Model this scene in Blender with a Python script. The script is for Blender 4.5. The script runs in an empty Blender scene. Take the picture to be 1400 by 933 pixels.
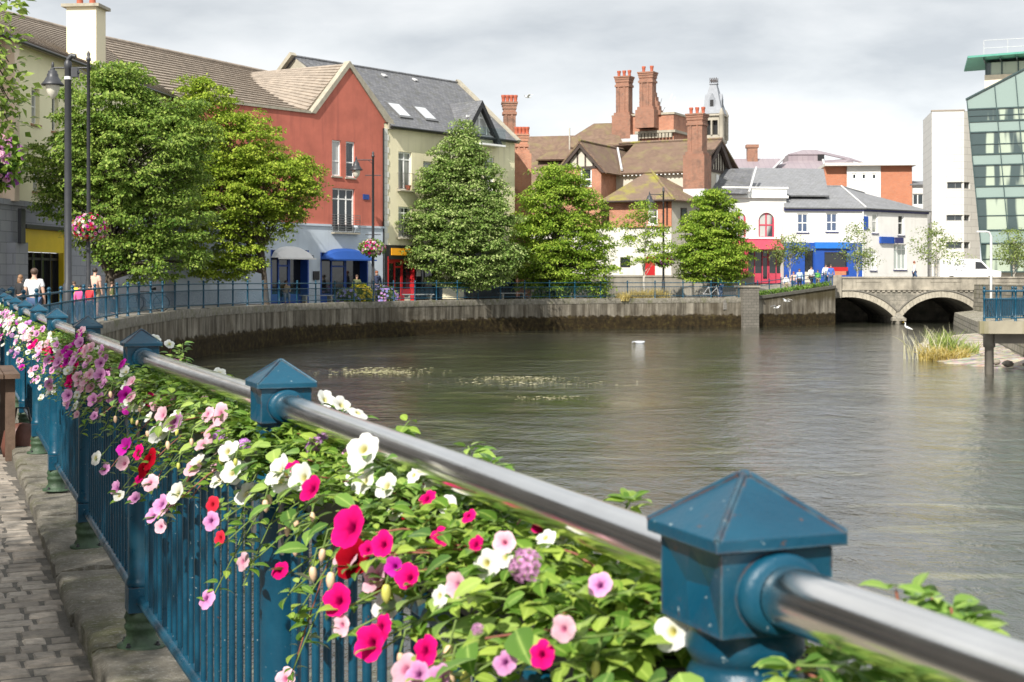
import bpy, bmesh, math, random
import numpy as np
from mathutils import Vector, Matrix
rnd = random.Random(7)
nr = np.random.default_rng(11)
SC = bpy.context.scene
COL = SC.collection
H, FPX, U0, V0 = 1.46, 2000.0, 700.0, 384.0     # eye height, focal length, principal point, horizon

def smooth(a, b, x):
    t = min(1, max(0, (x-a)/(b-a))); return t*t*(3-2*t)
def zp(y):                                       # the quay pavement climbs gently downstream
    return -.1 + .30*smooth(12, 65, y)
def at(u, v, Y): return Vector(((u-U0)/FPX*Y, Y, H+(V0-v)/FPX*Y))

# ------------------------------------------------------------------ objects
def tag(o, label=None, cat=None, group=None, kind=None):
    if label: o['label'] = label
    if cat: o['category'] = cat
    if group: o['group'] = group
    if kind: o['kind'] = kind
    return o
def thing(name, label, cat, loc=(0,0,0), group=None):
    o = bpy.data.objects.new(name, None); COL.objects.link(o)
    o.location = loc; o.empty_display_size = .2
    return tag(o, label, cat, group)
def wl(o):
    p = Vector((0,0,0))
    while o is not None:
        p = p + o.location; o = o.parent
    return p
def copy_tree(o, parent=None):
    c = o.copy(); COL.objects.link(c)
    if parent is not None: c.parent = parent
    for ch in o.children: copy_tree(ch, c)
    return c

class Fr:                                        # a facade: s along it, d out of it, z up
    def __init__(self, O, D):
        l = math.hypot(*D); self.O = O; self.D = (D[0]/l, D[1]/l); self.N = (self.D[1], -self.D[0])
    def P(self, s, d, z):
        return (self.O[0]+s*self.D[0]+d*self.N[0], self.O[1]+s*self.D[1]+d*self.N[1], z)
    def s(self, u, d=0):
        a = (u-U0)/FPX; ox = self.O[0]+d*self.N[0]; oy = self.O[1]+d*self.N[1]
        return (a*oy-ox)/(self.D[0]-a*self.D[1])
    def z(self, u, v, d=0):
        return H+(V0-v)/FPX*self.P(self.s(u, d), d, 0)[1]
    def sz(self, u, v, d=0): return self.s(u, d), self.z(u, v, d)

class MB:
    def __init__(self): self.v = []; self.f = []; self.m = []; self.sm = []
    def add(self, vs, fs, m=0, smooth=False):
        b = len(self.v); self.v += [tuple(p) for p in vs]
        for f in fs: self.f.append(tuple(b+i for i in f)); self.m.append(m); self.sm.append(smooth)
        return self
    def hexa(self, p, m=0):                      # 8 points: bottom ring, top ring
        return self.add(p, [(3,2,1,0),(4,5,6,7),(0,1,5,4),(1,2,6,5),(2,3,7,6),(3,0,4,7)], m)
    def box(self, x0,x1,y0,y1,z0,z1, m=0):
        return self.hexa([(x0,y0,z0),(x1,y0,z0),(x1,y1,z0),(x0,y1,z0),(x0,y0,z1),(x1,y0,z1),(x1,y1,z1),(x0,y1,z1)], m)
    def fbox(self, fr, s0,s1,d0,d1,z0,z1, m=0):
        if s1 < s0: s0, s1 = s1, s0
        if d1 < d0: d0, d1 = d1, d0
        if z1 < z0: z0, z1 = z1, z0
        P = fr.P
        return self.hexa([P(s0,d1,z0),P(s1,d1,z0),P(s1,d0,z0),P(s0,d0,z0),P(s0,d1,z1),P(s1,d1,z1),P(s1,d0,z1),P(s0,d0,z1)], m)
    def fpoly(self, fr, poly, d0, d1, m=0):      # polygon in (s,z), counter-clockwise seen from outside, extruded d0..d1
        if d1 < d0: d0, d1 = d1, d0
        ar = sum(poly[i][0]*poly[(i+1)%len(poly)][1]-poly[(i+1)%len(poly)][0]*poly[i][1] for i in range(len(poly)))
        if ar < 0: poly = poly[::-1]
        n = len(poly)
        vs = [fr.P(s,d1,z) for s,z in poly]+[fr.P(s,d0,z) for s,z in poly]
        fs = [tuple(range(n)), tuple(range(2*n-1,n-1,-1))]+[(i,n+i,n+(i+1)%n,(i+1)%n) for i in range(n)]
        return self.add(vs, fs, m)
    def slab(self, q, t, m=0):                   # 4 points + thickness along the negative normal
        q = [Vector(p) for p in q]; n = (q[1]-q[0]).cross(q[-1]-q[0]).normalized()
        k = len(q); vs = q+[p-n*t for p in q]
        fs = [tuple(range(k)), tuple(range(2*k-1,k-1,-1))]+[(i,k+i,k+(i+1)%k,(i+1)%k) for i in range(k)]
        return self.add(vs, fs, m)
    def tube(self, path, r, n=10, m=0, cap=True, smooth=True):
        path = [Vector(p) for p in path]; L = len(path)
        rs = r if isinstance(r, (list,tuple)) else [r]*L
        b = len(self.v); prev = None
        for i, p in enumerate(path):
            t = (path[min(i+1,L-1)]-path[max(i-1,0)]).normalized()
            if prev is None:
                x = t.cross(Vector((0,0,1)))
                if x.length < 1e-3: x = Vector((1,0,0))
                x.normalize()
            else:
                x = prev-t*prev.dot(t)
                if x.length < 1e-5: x = t.orthogonal()
                x.normalize()
            prev = x; y = t.cross(x)
            for k in range(n):
                a = 2*math.pi*k/n; self.v.append(tuple(p+(x*math.cos(a)+y*math.sin(a))*rs[i]))
        for i in range(L-1):
            for k in range(n):
                k2 = (k+1)%n
                self.f.append((b+i*n+k, b+i*n+k2, b+(i+1)*n+k2, b+(i+1)*n+k)); self.m.append(m); self.sm.append(smooth)
        if cap:
            c0 = len(self.v); self.v += self.v[b:b+n]+self.v[b+(L-1)*n:b+L*n]
            self.f.append(tuple(c0+k for k in range(n-1,-1,-1))); self.m.append(m); self.sm.append(False)
            self.f.append(tuple(c0+n+k for k in range(n))); self.m.append(m); self.sm.append(False)
        return self
    def lathe(self, prof, c=(0,0,0), n=20, m=0, smooth=True, sx=1, sy=1):
        b = len(self.v); L = len(prof)
        for r, z in prof:
            for k in range(n):
                a = 2*math.pi*k/n; self.v.append((c[0]+r*math.cos(a)*sx, c[1]+r*math.sin(a)*sy, c[2]+z))
        for i in range(L-1):
            for k in range(n):
                k2 = (k+1)%n
                self.f.append((b+i*n+k, b+i*n+k2, b+(i+1)*n+k2, b+(i+1)*n+k)); self.m.append(m); self.sm.append(smooth)
        c0 = len(self.v); self.v += self.v[b:b+n]+self.v[b+(L-1)*n:b+L*n]
        self.f.append(tuple(c0+k for k in range(n-1,-1,-1))); self.m.append(m); self.sm.append(False)
        self.f.append(tuple(c0+n+k for k in range(n))); self.m.append(m); self.sm.append(False)
        return self
    def ball(self, c, r, n=12, m=0):
        rx, ry, rz = r if isinstance(r,(tuple,list)) else (r,r,r)
        k = n//2; prof = [(max(1e-4,math.sin(math.pi*i/k)), -math.cos(math.pi*i/k)*rz) for i in range(k+1)]
        return self.lathe(prof, c, n, m, True, rx, ry)
    def build(self, name, mats, parent=None, origin=None, label=None, cat=None, group=None, kind=None, autosmooth=False):
        me = bpy.data.meshes.new(name)
        off = wl(parent) if parent is not None else Vector(origin or (0,0,0))
        vs = np.array(self.v, dtype=np.float64)-np.array(off)
        me.from_pydata([tuple(p) for p in vs], [], self.f)
        if not isinstance(mats, (list,tuple)): mats = [mats]
        for mt in mats: me.materials.append(mt)
        me.polygons.foreach_set('material_index', self.m)
        me.polygons.foreach_set('use_smooth', self.sm)
        uvs(me, off)
        me.update()
        o = bpy.data.objects.new(name, me); COL.objects.link(o)
        if parent is not None: o.parent = parent
        else: o.location = off
        return tag(o, label, cat, group, kind)

def uvs(me, off):                                 # metres along and up every face, in world space
    uv = me.uv_layers.new(name='UVMap')
    co = np.empty(len(me.vertices)*3); me.vertices.foreach_get('co', co); co = co.reshape(-1,3)+np.array(off)
    nl = len(me.loops)
    li = np.empty(nl, dtype=np.int32); me.loops.foreach_get('vertex_index', li)
    npoly = len(me.polygons)
    nor = np.empty(npoly*3); me.polygons.foreach_get('normal', nor); nor = nor.reshape(-1,3)
    tot = np.empty(npoly, dtype=np.int32); me.polygons.foreach_get('loop_total', tot)
    n = np.repeat(nor, tot, axis=0)
    t = np.stack([-n[:,1], n[:,0], np.zeros(nl)], 1); ln = np.linalg.norm(t, axis=1)
    flat = ln < .05
    t[flat] = (1,0,0); ln[flat] = 1; t /= ln[:,None]
    bt = np.cross(n, t)
    p = co[li]
    out = np.stack([(p*t).sum(1), (p*bt).sum(1)], 1)
    uv.data.foreach_set('uv', out.ravel())

def mesh_np(name, verts, faces, mats, parent=None, smooth=False, cols=None, origin=None, matidx=None):
    """fast mesh: verts (n,3), faces (m,k) of equal k"""
    me = bpy.data.meshes.new(name)
    off = np.array(wl(parent) if parent is not None else Vector(origin or (0,0,0)))
    verts = np.asarray(verts, dtype=np.float32)-off.astype(np.float32); faces = np.asarray(faces, dtype=np.int32)
    me.vertices.add(len(verts)); me.vertices.foreach_set('co', verts.ravel())
    k = faces.shape[1]; me.loops.add(faces.size); me.loops.foreach_set('vertex_index', faces.ravel())
    me.polygons.add(len(faces)); me.polygons.foreach_set('loop_start', np.arange(0,faces.size,k,dtype=np.int32))
    try: me.polygons.foreach_set('loop_total', np.full(len(faces),k,dtype=np.int32))
    except Exception: pass
    me.polygons.foreach_set('use_smooth', np.full(len(faces), smooth))
    if not isinstance(mats,(list,tuple)): mats = [mats]
    for m in mats: me.materials.append(m)
    if matidx is not None: me.polygons.foreach_set('material_index', np.asarray(matidx,dtype=np.int32))
    me.update(calc_edges=True); me.validate()
    if cols is not None:
        ca = me.color_attributes.new('Col', 'FLOAT_COLOR', 'POINT')
        ca.data.foreach_set('color', np.asarray(cols,dtype=np.float32).ravel())
    o = bpy.data.objects.new(name, me); COL.objects.link(o)
    if parent is not None: o.parent = parent
    else: o.location = off
    return o

# ------------------------------------------------------------------ materials
class NT:
    def __init__(self, m):
        m.use_nodes = True; self.t = m.node_tree; self.n = self.t.nodes; self.l = self.t.links
    def N(self, typ, **kw):
        x = self.n.new(typ)
        for k, v in kw.items():
            if k.startswith('i_'):
                key = k[2:].replace('_',' ')
                x.inputs[int(key) if key.isdigit() else key].default_value = v
            else: setattr(x, k, v)
        return x
    def L(self, a, b): self.l.new(a, b)
    def ramp(self, fac, stops, interp='LINEAR'):
        r = self.N('ShaderNodeValToRGB'); r.color_ramp.interpolation = interp
        e = r.color_ramp.elements
        while len(e) < len(stops): e.new(.5)
        for x, (p, c) in zip(e, stops):
            x.position = p; x.color = (c[0],c[1],c[2],1) if isinstance(c,(tuple,list)) else (c,c,c,1)
        if fac is not None: self.L(fac, r.inputs['Fac'])
        return r.outputs['Color']
    def mix(self, fac, a, b, blend='MIX'):
        x = self.N('ShaderNodeMix', data_type='RGBA', blend_type=blend)
        for s, val in ((x.inputs[0],fac),(x.inputs[6],a),(x.inputs[7],b)):
            if isinstance(val, (int,float)): s.default_value = val
            elif isinstance(val, (tuple,list)): s.default_value = (val[0],val[1],val[2],1)
            else: self.L(val, s)
        return x.outputs[2]
    def noise(self, scale, detail=4, rough=.55, vec=None, dist=0):
        x = self.N('ShaderNodeTexNoise', i_Scale=scale, i_Detail=detail, i_Roughness=rough, i_Distortion=dist)
        if vec is not None: self.L(vec, x.inputs['Vector'])
        return x.outputs['Fac']
    def pos(self, scale=(1,1,1), rot=(0,0,0)):
        g = self.N('ShaderNodeNewGeometry'); mp = self.N('ShaderNodeMapping')
        mp.inputs['Scale'].default_value = scale; mp.inputs['Rotation'].default_value = rot
        self.L(g.outputs['Position'], mp.inputs['Vector']); return mp.outputs['Vector']
    def uv(self, scale=(1,1,1), rot=(0,0,0)):
        g = self.N('ShaderNodeTexCoord'); mp = self.N('ShaderNodeMapping')
        mp.inputs['Scale'].default_value = scale; mp.inputs['Rotation'].default_value = rot
        self.L(g.outputs['UV'], mp.inputs['Vector']); return mp.outputs['Vector']
    def math(self, op, a, b=0.0, clamp=False):
        x = self.N('ShaderNodeMath', operation=op, use_clamp=clamp)
        for s, val in ((x.inputs[0],a),(x.inputs[1],b)):
            if isinstance(val,(int,float)): s.default_value = val
            else: self.L(val, s)
        return x.outputs[0]
    def bump(self, h, strength=.3, dist=.02, normal=None):
        x = self.N('ShaderNodeBump', i_Strength=strength, i_Distance=dist)
        self.L(h, x.inputs['Height'])
        if normal is not None: self.L(normal, x.inputs['Normal'])
        return x.outputs['Normal']
    def bsdf(self): return self.n['Principled BSDF']

MATS = {}
def mk(name):
    m = bpy.data.materials.new(name); MATS[name] = m; return m, NT(m)
def lerp3(c, k): return tuple(max(0,min(1,x*k)) for x in c)
def plain(name, c, rough=.7, var=.15, scale=3, bump=0, bscale=30, metal=0, grime=None, spec=.5):
    """paint or render with uneven tone, fine grain and optional dirt streaks running down"""
    if name in MATS: return MATS[name]
    m, t = mk(name); b = t.bsdf()
    p = t.pos()
    n1 = t.noise(scale, 5, .6, p)
    col = t.mix(t.ramp(n1, [(.3,0),(.7,1)]), lerp3(c,1-var), lerp3(c,1+var*.6))
    if grime:
        st = t.noise(1.0, 4, .6, t.pos((2.5,2.5,.18)))
        f = t.ramp(st, [(.52,0),(.75,grime[0])])
        col = t.mix(f, col, grime[1])
    t.L(col, b.inputs['Base Color'])
    b.inputs['Roughness'].default_value = rough; b.inputs['Metallic'].default_value = metal
    b.inputs['Specular IOR Level'].default_value = spec
    if bump:
        t.L(t.bump(t.noise(bscale,4,.6,p), bump, .02), b.inputs['Normal'])
    return m
def bricks(name, c1, c2, mortar, bw=.225, bh=.075, msize=.01, rough=.85, bump=.4, offset=.5, dirt=None, squash=1, var=.25, smoothm=.1):
    if name in MATS: return MATS[name]
    m, t = mk(name); b = t.bsdf()
    uv = t.uv()
    br = t.N('ShaderNodeTexBrick', offset=offset, i_Scale=1.0)
    br.inputs['Color1'].default_value = (*c1,1); br.inputs['Color2'].default_value = (*c2,1); br.inputs['Mortar'].default_value = (*mortar,1)
    br.inputs['Mortar Size'].default_value = msize; br.inputs['Mortar Smooth'].default_value = smoothm
    br.inputs['Brick Width'].default_value = bw; br.inputs['Row Height'].default_value = bh
    t.L(uv, br.inputs['Vector'])
    n = t.noise(1.3, 5, .6, t.pos())
    col = t.mix(t.ramp(n, [(.3,0),(.7,var)]), br.outputs['Color'], lerp3(c1,.45))
    if dirt:
        d = t.noise(dirt[2], 6, .65, t.pos())
        col = t.mix(t.ramp(d, [(.5,0),(.68,dirt[1])]), col, dirt[0])
    t.L(col, b.inputs['Base Color']); b.inputs['Roughness'].default_value = rough
    h = t.math('ADD', t.math('MULTIPLY', br.outputs['Fac'], -1.0), t.math('MULTIPLY', t.noise(25,3,.6,t.pos()), .5))
    t.L(t.bump(h, bump, .012), b.inputs['Normal'])
    return m
def leafmat(name, lo, mid, hi, trans=.35, gloss=.25):
    if name in MATS: return MATS[name]
    m, t = mk(name)
    t.n.remove(t.bsdf()); out = t.n['Material Output']
    g = t.N('ShaderNodeNewGeometry')
    n = t.noise(.9, 3, .6, t.pos())
    f = t.math('ADD', t.math('MULTIPLY', g.outputs['Random Per Island'], .55), t.math('MULTIPLY', t.math('SUBTRACT', n, .10), .8))
    col = t.ramp(f, [(.2,lo),(.55,mid),(.92,hi)])
    vc = t.N('ShaderNodeVertexColor', layer_name='Col'); vs_ = t.N('ShaderNodeSeparateColor'); t.L(vc.outputs['Color'], vs_.inputs[0])
    col = t.mix(t.math('MULTIPLY', t.math('POWER', vs_.outputs[0], 12.0), .5), col, tuple(min(.8,x*1.5+.05) for x in hi))
    d = t.N('ShaderNodeBsdfDiffuse'); t.L(col, d.inputs['Color'])
    tr = t.N('ShaderNodeBsdfTranslucent'); t.L(t.mix(.5, col, (mid[0]*1.5,mid[1]*1.5,mid[2]*.6)), tr.inputs['Color'])
    mx = t.N('ShaderNodeMixShader', i_0=trans); t.L(d.outputs[0], mx.inputs[1]); t.L(tr.outputs[0], mx.inputs[2])
    gl = t.N('ShaderNodeBsdfGlossy', i_Roughness=.4); gl.inputs['Color'].default_value = (1,1,1,1)
    lw = t.N('ShaderNodeLayerWeight', i_Blend=.2)
    mx2 = t.N('ShaderNodeMixShader'); t.L(t.math('MULTIPLY', lw.outputs['Fresnel'], gloss), mx2.inputs[0])
    t.L(mx.outputs[0], mx2.inputs[1]); t.L(gl.outputs[0], mx2.inputs[2])
    t.L(mx2.outputs[0], out.inputs['Surface'])
    return m
def petalmat(name='petals'):
    if name in MATS: return MATS[name]
    m, t = mk(name); t.n.remove(t.bsdf()); out = t.n['Material Output']
    a = t.N('ShaderNodeVertexColor', layer_name='Col')
    d = t.N('ShaderNodeBsdfDiffuse'); t.L(a.outputs['Color'], d.inputs['Color'])
    tr = t.N('ShaderNodeBsdfTranslucent'); t.L(a.outputs['Color'], tr.inputs['Color'])
    mx = t.N('ShaderNodeMixShader', i_0=.35); t.L(d.outputs[0], mx.inputs[1]); t.L(tr.outputs[0], mx.inputs[2])
    t.L(mx.outputs[0], out.inputs['Surface']); return m
def glass(name, c=(.02,.028,.032), rough=.06, curtain=0, cc=(.6,.6,.55), spec=.8):
    """window glass over a dark room, with drawn curtains here and there"""
    if name in MATS: return MATS[name]
    m, t = mk(name); b = t.bsdf()
    if curtain:
        n = t.noise(.9, 2, .5, t.pos((.9,.9,.10)))
        t.L(t.mix(t.ramp(n,[(.5-curtain*.2,0),(.56-curtain*.2,1)]), c, cc), b.inputs['Base Color'])
    else: b.inputs['Base Color'].default_value = (*c,1)
    b.inputs['Roughness'].default_value = rough; b.inputs['Specular IOR Level'].default_value = spec
    t.L(t.bump(t.noise(1.5,2,.5,t.pos()), .08, .05), b.inputs['Normal'])
    return m

# ------------------------------------------------------------------ building helpers
def fwall(mb, fr, s0, s1, z0, z1, d=0, openings=(), depth=.22, m=0, thick=.35):
    """front skin with real rectangular openings and their reveals"""
    ss = sorted(set([s0,s1]+[x for o in openings for x in (o[0],o[1]) if s0 < x < s1]))
    zs = sorted(set([z0,z1]+[x for o in openings for x in (o[2],o[3]) if z0 < x < z1]))
    inside = lambda a, b: any(o[0]-1e-6 < a < o[1]+1e-6 and o[2]-1e-6 < b < o[3]+1e-6 for o in openings)
    P = fr.P
    for i in range(len(ss)-1):
        for j in range(len(zs)-1):
            if inside((ss[i]+ss[i+1])/2, (zs[j]+zs[j+1])/2): continue
            mb.add([P(ss[i],d,zs[j]),P(ss[i+1],d,zs[j]),P(ss[i+1],d,zs[j+1]),P(ss[i],d,zs[j+1])], [(0,1,2,3)], m)
    for a,b,c,e in [o[:4] for o in openings]:
        q = d-depth
        mb.add([P(a,d,c),P(a,q,c),P(b,q,c),P(b,d,c)], [(3,2,1,0)], m)
        mb.add([P(a,d,e),P(a,q,e),P(b,q,e),P(b,d,e)], [(0,1,2,3)], m)
        mb.add([P(a,d,c),P(a,d,e),P(a,q,e),P(a,q,c)], [(0,1,2,3)], m)
        mb.add([P(b,d,c),P(b,d,e),P(b,q,e),P(b,q,c)], [(3,2,1,0)], m)
def window(fr, o, parent, frame, pane, d=0, depth=.16, cols=1, rows=1, fw=.07, sill=None, name='window', rowpos=None):
    a,b,c,e = o[:4]; q = d-depth
    mb = MB()
    mb.fbox(fr,a,a+fw,q-.05,q+.03,c,e); mb.fbox(fr,b-fw,b,q-.05,q+.03,c,e)
    mb.fbox(fr,a+fw,b-fw,q-.05,q+.03,c,c+fw); mb.fbox(fr,a+fw,b-fw,q-.05,q+.03,e-fw,e)
    for k in range(1,cols):
        x = a+(b-a)*k/cols; mb.fbox(fr,x-fw*.4,x+fw*.4,q-.045,q+.022,c+fw,e-fw)
    for k in (rowpos or [i/rows for i in range(1,rows)]):
        y = c+(e-c)*k; mb.fbox(fr,a+fw,b-fw,q-.04,q+.016,y-fw*.4,y+fw*.4)
    w = mb.build(name, frame, parent)
    MB().fbox(fr,a+fw*.5,b-fw*.5,q-.03,q-.012,c+fw*.5,e-fw*.5).build('pane', pane, w)
    if sill: MB().fbox(fr,a-.08,b+.08,d-.1,d+.07,c-.09,c-.005).build('sill', sill, w)
    return w
def steps_roof(mb, e0, e1, r0, r1, n, t=.05, m=0):
    """courses of tiles laid between eave e0-e1 and ridge r0-r1, each one lapping the one below"""
    e0,e1,r0,r1 = [Vector(p) for p in (e0,e1,r0,r1)]
    nn = (e1-e0).cross(r0-e0).normalized()
    if nn.z < 0: nn = -nn
    for k in range(n):
        a0 = e0.lerp(r0,k/n); a1 = e1.lerp(r1,k/n); b0 = e0.lerp(r0,(k+1.12)/n); b1 = e1.lerp(r1,(k+1.12)/n)
        if k == n-1: b0, b1 = r0, r1
        mb.slab([a0+nn*t,a1+nn*t,b1+nn*.008,b0+nn*.008], t+.06, m)
        f_ = (a0-b0).normalized()*.004; mb.add([a0+nn*t+f_,a0-nn*.05+f_,a1-nn*.05+f_,a1+nn*t+f_],[(0,1,2,3)],1)  # butt face of the course carries the painted lap shadow
# ------------------------------------------------------------------ camera, sun, sky
cam_d = bpy.data.cameras.new('camera'); cam = bpy.data.objects.new('camera', cam_d); COL.objects.link(cam)
cam.location = (0,0,H); cam.rotation_euler = (math.pi/2,0,0)
cam_d.sensor_width = 36; cam_d.lens = FPX/1400*36; cam_d.shift_y = -(466.5-V0)/1400
cam_d.clip_start = .05; cam_d.clip_end = 5000
cam_d.dof.use_dof = True; cam_d.dof.focus_distance = 9.0; cam_d.dof.aperture_fstop = 13
SC.camera = cam
SUN = Vector((-.30,-.70,.66)).normalized()
sd = bpy.data.lights.new('sun','SUN'); sd.energy = 4.4; sd.angle = math.radians(.6); sd.color = (1,.95,.87)
so = bpy.data.objects.new('sun', sd); COL.objects.link(so); so.rotation_euler = SUN.to_track_quat('Z','Y').to_euler(); so.location = (-20,-20,40)
w = bpy.data.worlds.new('World'); SC.world = w; w.use_nodes = True
t = NT(w); bg = t.n['Background']
sky = t.N('ShaderNodeTexSky', sky_type='NISHITA', sun_disc=False)
sky.sun_elevation = math.asin(SUN.z); sky.sun_rotation = math.atan2(SUN.x, SUN.y)
tc = t.N('ShaderNodeTexCoord')
sep = t.N('ShaderNodeSeparateXYZ'); t.L(tc.outputs['Generated'], sep.inputs[0])
mp = t.N('ShaderNodeMapping'); mp.inputs['Scale'].default_value = (1.3,1.3,4.2); mp.inputs['Location'].default_value = (.35,.2,.0)
t.L(tc.outputs['Generated'], mp.inputs['Vector'])
n1 = t.noise(2.6, 7, .52, mp.outputs['Vector'], .25)
mp2 = t.N('ShaderNodeMapping'); mp2.inputs['Scale'].default_value = (1,1,2.6); mp2.inputs['Location'].default_value = (2.1,.7,.3)
t.L(tc.outputs['Generated'], mp2.inputs['Vector'])
n2 = t.noise(9, 6, .55, mp2.outputs['Vector'], .2)
# the cloud base is brighter low down and greyer overhead
el = t.ramp(sep.outputs['Z'], [(0,1.0),(.09,.98),(.13,.84),(.18,.76),(.35,.9),(1,1.15)])
f = t.math('ADD', t.math('MULTIPLY', n1, .72), t.math('MULTIPLY', n2, .28))
cl = t.ramp(f, [(.40,(4.45,4.7,4.95)),(.5,(5.7,5.9,6.05)),(.60,(6.7,6.82,6.9))])
cl = t.mix(1.0, cl, el, 'MULTIPLY')
mx = t.mix(.94, sky.outputs['Color'], cl)
t.L(mx, bg.inputs['Color']); bg.inputs['Strength'].default_value = .11
SC.view_settings.view_transform = 'Standard'; SC.view_settings.look = 'None'; SC.view_settings.gamma = 1; SC.view_settings.exposure = .72
SC.render.film_transparent = False
SC.cycles.max_bounces = 6; SC.cycles.transparent_max_bounces = 8

# ------------------------------------------------------------------ palette
BLUE, t = mk('blue railing paint'); b = t.bsdf(); p_ = t.pos()
c = t.mix(t.ramp(t.noise(7,5,.6,p_),[(.3,0),(.7,1)]), (.0014,.040,.076), (.0028,.064,.112))
c = t.mix(t.ramp(t.noise(38,5,.7,p_),[(.655,0),(.70,.9)]), c, (.10,.045,.022))
c = t.mix(t.ramp(t.noise(3.2,6,.7,p_),[(.55,0),(.75,.45)]), c, (.03,.06,.06))
c = t.mix(t.ramp(t.noise(90,2,.5,p_),[(.72,0),(.76,.6)]), c, (.35,.42,.42))
bv_ = t.N('ShaderNodeBevel', samples=4, i_Radius=.006); g_ = t.N('ShaderNodeNewGeometry'); dp_ = t.N('ShaderNodeVectorMath', operation='DOT_PRODUCT'); t.L(bv_.outputs[0], dp_.inputs[0]); t.L(g_.outputs['Normal'], dp_.inputs[1])
ed_ = t.ramp(t.math('MULTIPLY', t.math('SUBTRACT', 1.0, dp_.outputs['Value']), t.math('MULTIPLY', t.noise(21,5,.7,p_), 9.0)), [(.42,0),(.85,.8)])
c = t.mix(ed_, c, t.ramp(t.noise(33,3,.6,p_),[(.45,(.12,.05,.025)),(.6,(.10,.16,.19))]))
t.L(c, b.inputs['Base Color']); b.inputs['Specular IOR Level'].default_value = .38
t.L(t.ramp(t.noise(14,5,.65,p_),[(.3,.24),(.7,.5)]), b.inputs['Roughness']); t.L(t.bump(t.noise(55,5,.65,p_), .22, .006), b.inputs['Normal'])
BLUE_ALGAE = plain('railing paint green with algae', (.035,.07,.035), .6, .45, 14, .3, 40)
STEEL, t = mk('brushed stainless steel'); b = t.bsdf(); b.inputs['Metallic'].default_value = 1
t.L(t.ramp(t.noise(6,4,.6,t.pos()),[(.3,(.70,.68,.65)),(.7,(.82,.80,.77))]), b.inputs['Base Color'])
t.L(t.ramp(t.noise(9,5,.6,t.pos()),[(.3,.15),(.7,.24)]), b.inputs['Roughness'])
DARKSTEEL = plain('dull steel', (.25,.25,.25), .5, .2, 10, metal=.8)
LAMPBLACK = plain('black lamp paint', (.035,.037,.042), .45, .2, 5)
BLACK = plain('black paint', (.012,.012,.013), .4, .2, 4)
WHITE = plain('white paint', (.78,.78,.76), .55, .05, 2)
WHITEWALL = plain('white render', (.70,.69,.66), .85, .06, 1.2, .15, 30, grime=(.22,(.5,.47,.4)))
CREAMWALL = plain('cream render', (.78,.71,.49), .85, .06, .8, .15, 30, grime=(.45,(.47,.42,.28)))
YELLOWWALL = plain('pale yellow render', (.88,.82,.55), .85, .05, .7, .12, 30, grime=(.15,(.5,.45,.3)))
PINKWALL = plain('sunlit blush render', (.74,.60,.47), .85, .05, .7, .12, 30)
REDWALL = plain('terracotta red render', (.49,.14,.095), .85, .2, .7, .2, 30, grime=(.55,(.26,.075,.06)))
BLUEGREY = plain('pale blue grey render', (.50,.56,.62), .8, .09, 1, .12, 30, grime=(.25,(.28,.31,.34)))
GREYSTONE = bricks('grey ashlar stone', (.28,.29,.32), (.33,.34,.36), (.15,.15,.165), .9, .42, .012, .8, .3, var=.2)
CONC = plain('weathered coping', (.36,.33,.26), .9, .2, 4, .4, 30, grime=(.4,(.18,.16,.11)))
SLATE = bricks('grey slate', (.115,.118,.13), (.17,.172,.18), (.06,.06,.065), .3, .22, .012, .7, .5, dirt=((.07,.07,.05),.55,2.2), var=.3)
SLATE2 = bricks('pale grey slate', (.19,.195,.205), (.235,.24,.25), (.11,.11,.12), .32, .24, .012, .7, .4, dirt=((.12,.12,.1),.3,1.5), var=.2)
PANTILE = plain('brown concrete tile', (.30,.25,.20), .85, .3, 2.5, .3, 20)
LAPSHADE = plain('tile butts in lap shade', (.12,.095,.075), .95, .3, 3)  # shadow line under each tile lap, painted onto the butt faces
CLAYTILE = bricks('brown clay tile', (.17,.105,.072), (.25,.165,.115), (.06,.045,.035), .2, .13, .012, .9, .6, dirt=((.20,.19,.06),.5,1.1), var=.4)
MOSSTILE = bricks('mossy clay tile', (.19,.13,.095), (.25,.17,.12), (.07,.05,.04), .2, .13, .012, .9, .6, dirt=((.26,.25,.025),.95,.55), var=.3)
PURPLE = bricks('mauve metal roof', (.25,.205,.225), (.28,.235,.25), (.19,.16,.18), .6, 6, .02, .6, .3, offset=0, var=.15)
BRICK = bricks('orange red brick', (.47,.19,.105), (.39,.145,.08), (.42,.30,.23), dirt=((.13,.06,.045),.5,1.2))
BRICK2 = bricks('bright brick', (.52,.17,.075), (.45,.13,.06), (.36,.25,.18))
BRICKOLD = bricks('sooty brick', (.33,.14,.085), (.25,.10,.06), (.27,.21,.16), dirt=((.10,.07,.055),.65,1.5))
POT = plain('terracotta pot', (.42,.11,.06), .8, .2, 5)
TIMBER = plain('dark timber', (.06,.042,.035), .8, .3, 5)
PLASTER = plain('aged plaster', (.52,.48,.40), .9, .12, 1.5, .2, 25)
LIME = bricks('white stone panels', (.60,.59,.555), (.56,.55,.515), (.40,.39,.37), 1.2, .6, .018, .7, .2, var=.08, offset=.5)
NAVY = plain('navy trim', (.03,.035,.12), .5, .1, 3)
SHOPBLUE = plain('blue shopfront paint', (.015,.07,.33), .45, .1, 2)
AWNBLUE = plain('blue canvas', (.008,.06,.27), .8, .12, 2)
AWNWHITE = plain('white canvas', (.72,.71,.69), .8, .06, 2)
SHOPYEL = plain('yellow shopfront paint', (.72,.52,.012), .5, .08, 2)
ORANGE = plain('orange sign board', (.78,.34,.015), .5, .06, 2)
SHOPRED = plain('red shopfront paint', (.42,.015,.018), .4, .1, 2)
PINKRED = plain('crimson shopfront paint', (.46,.05,.085), .5, .1, 2)
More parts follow.
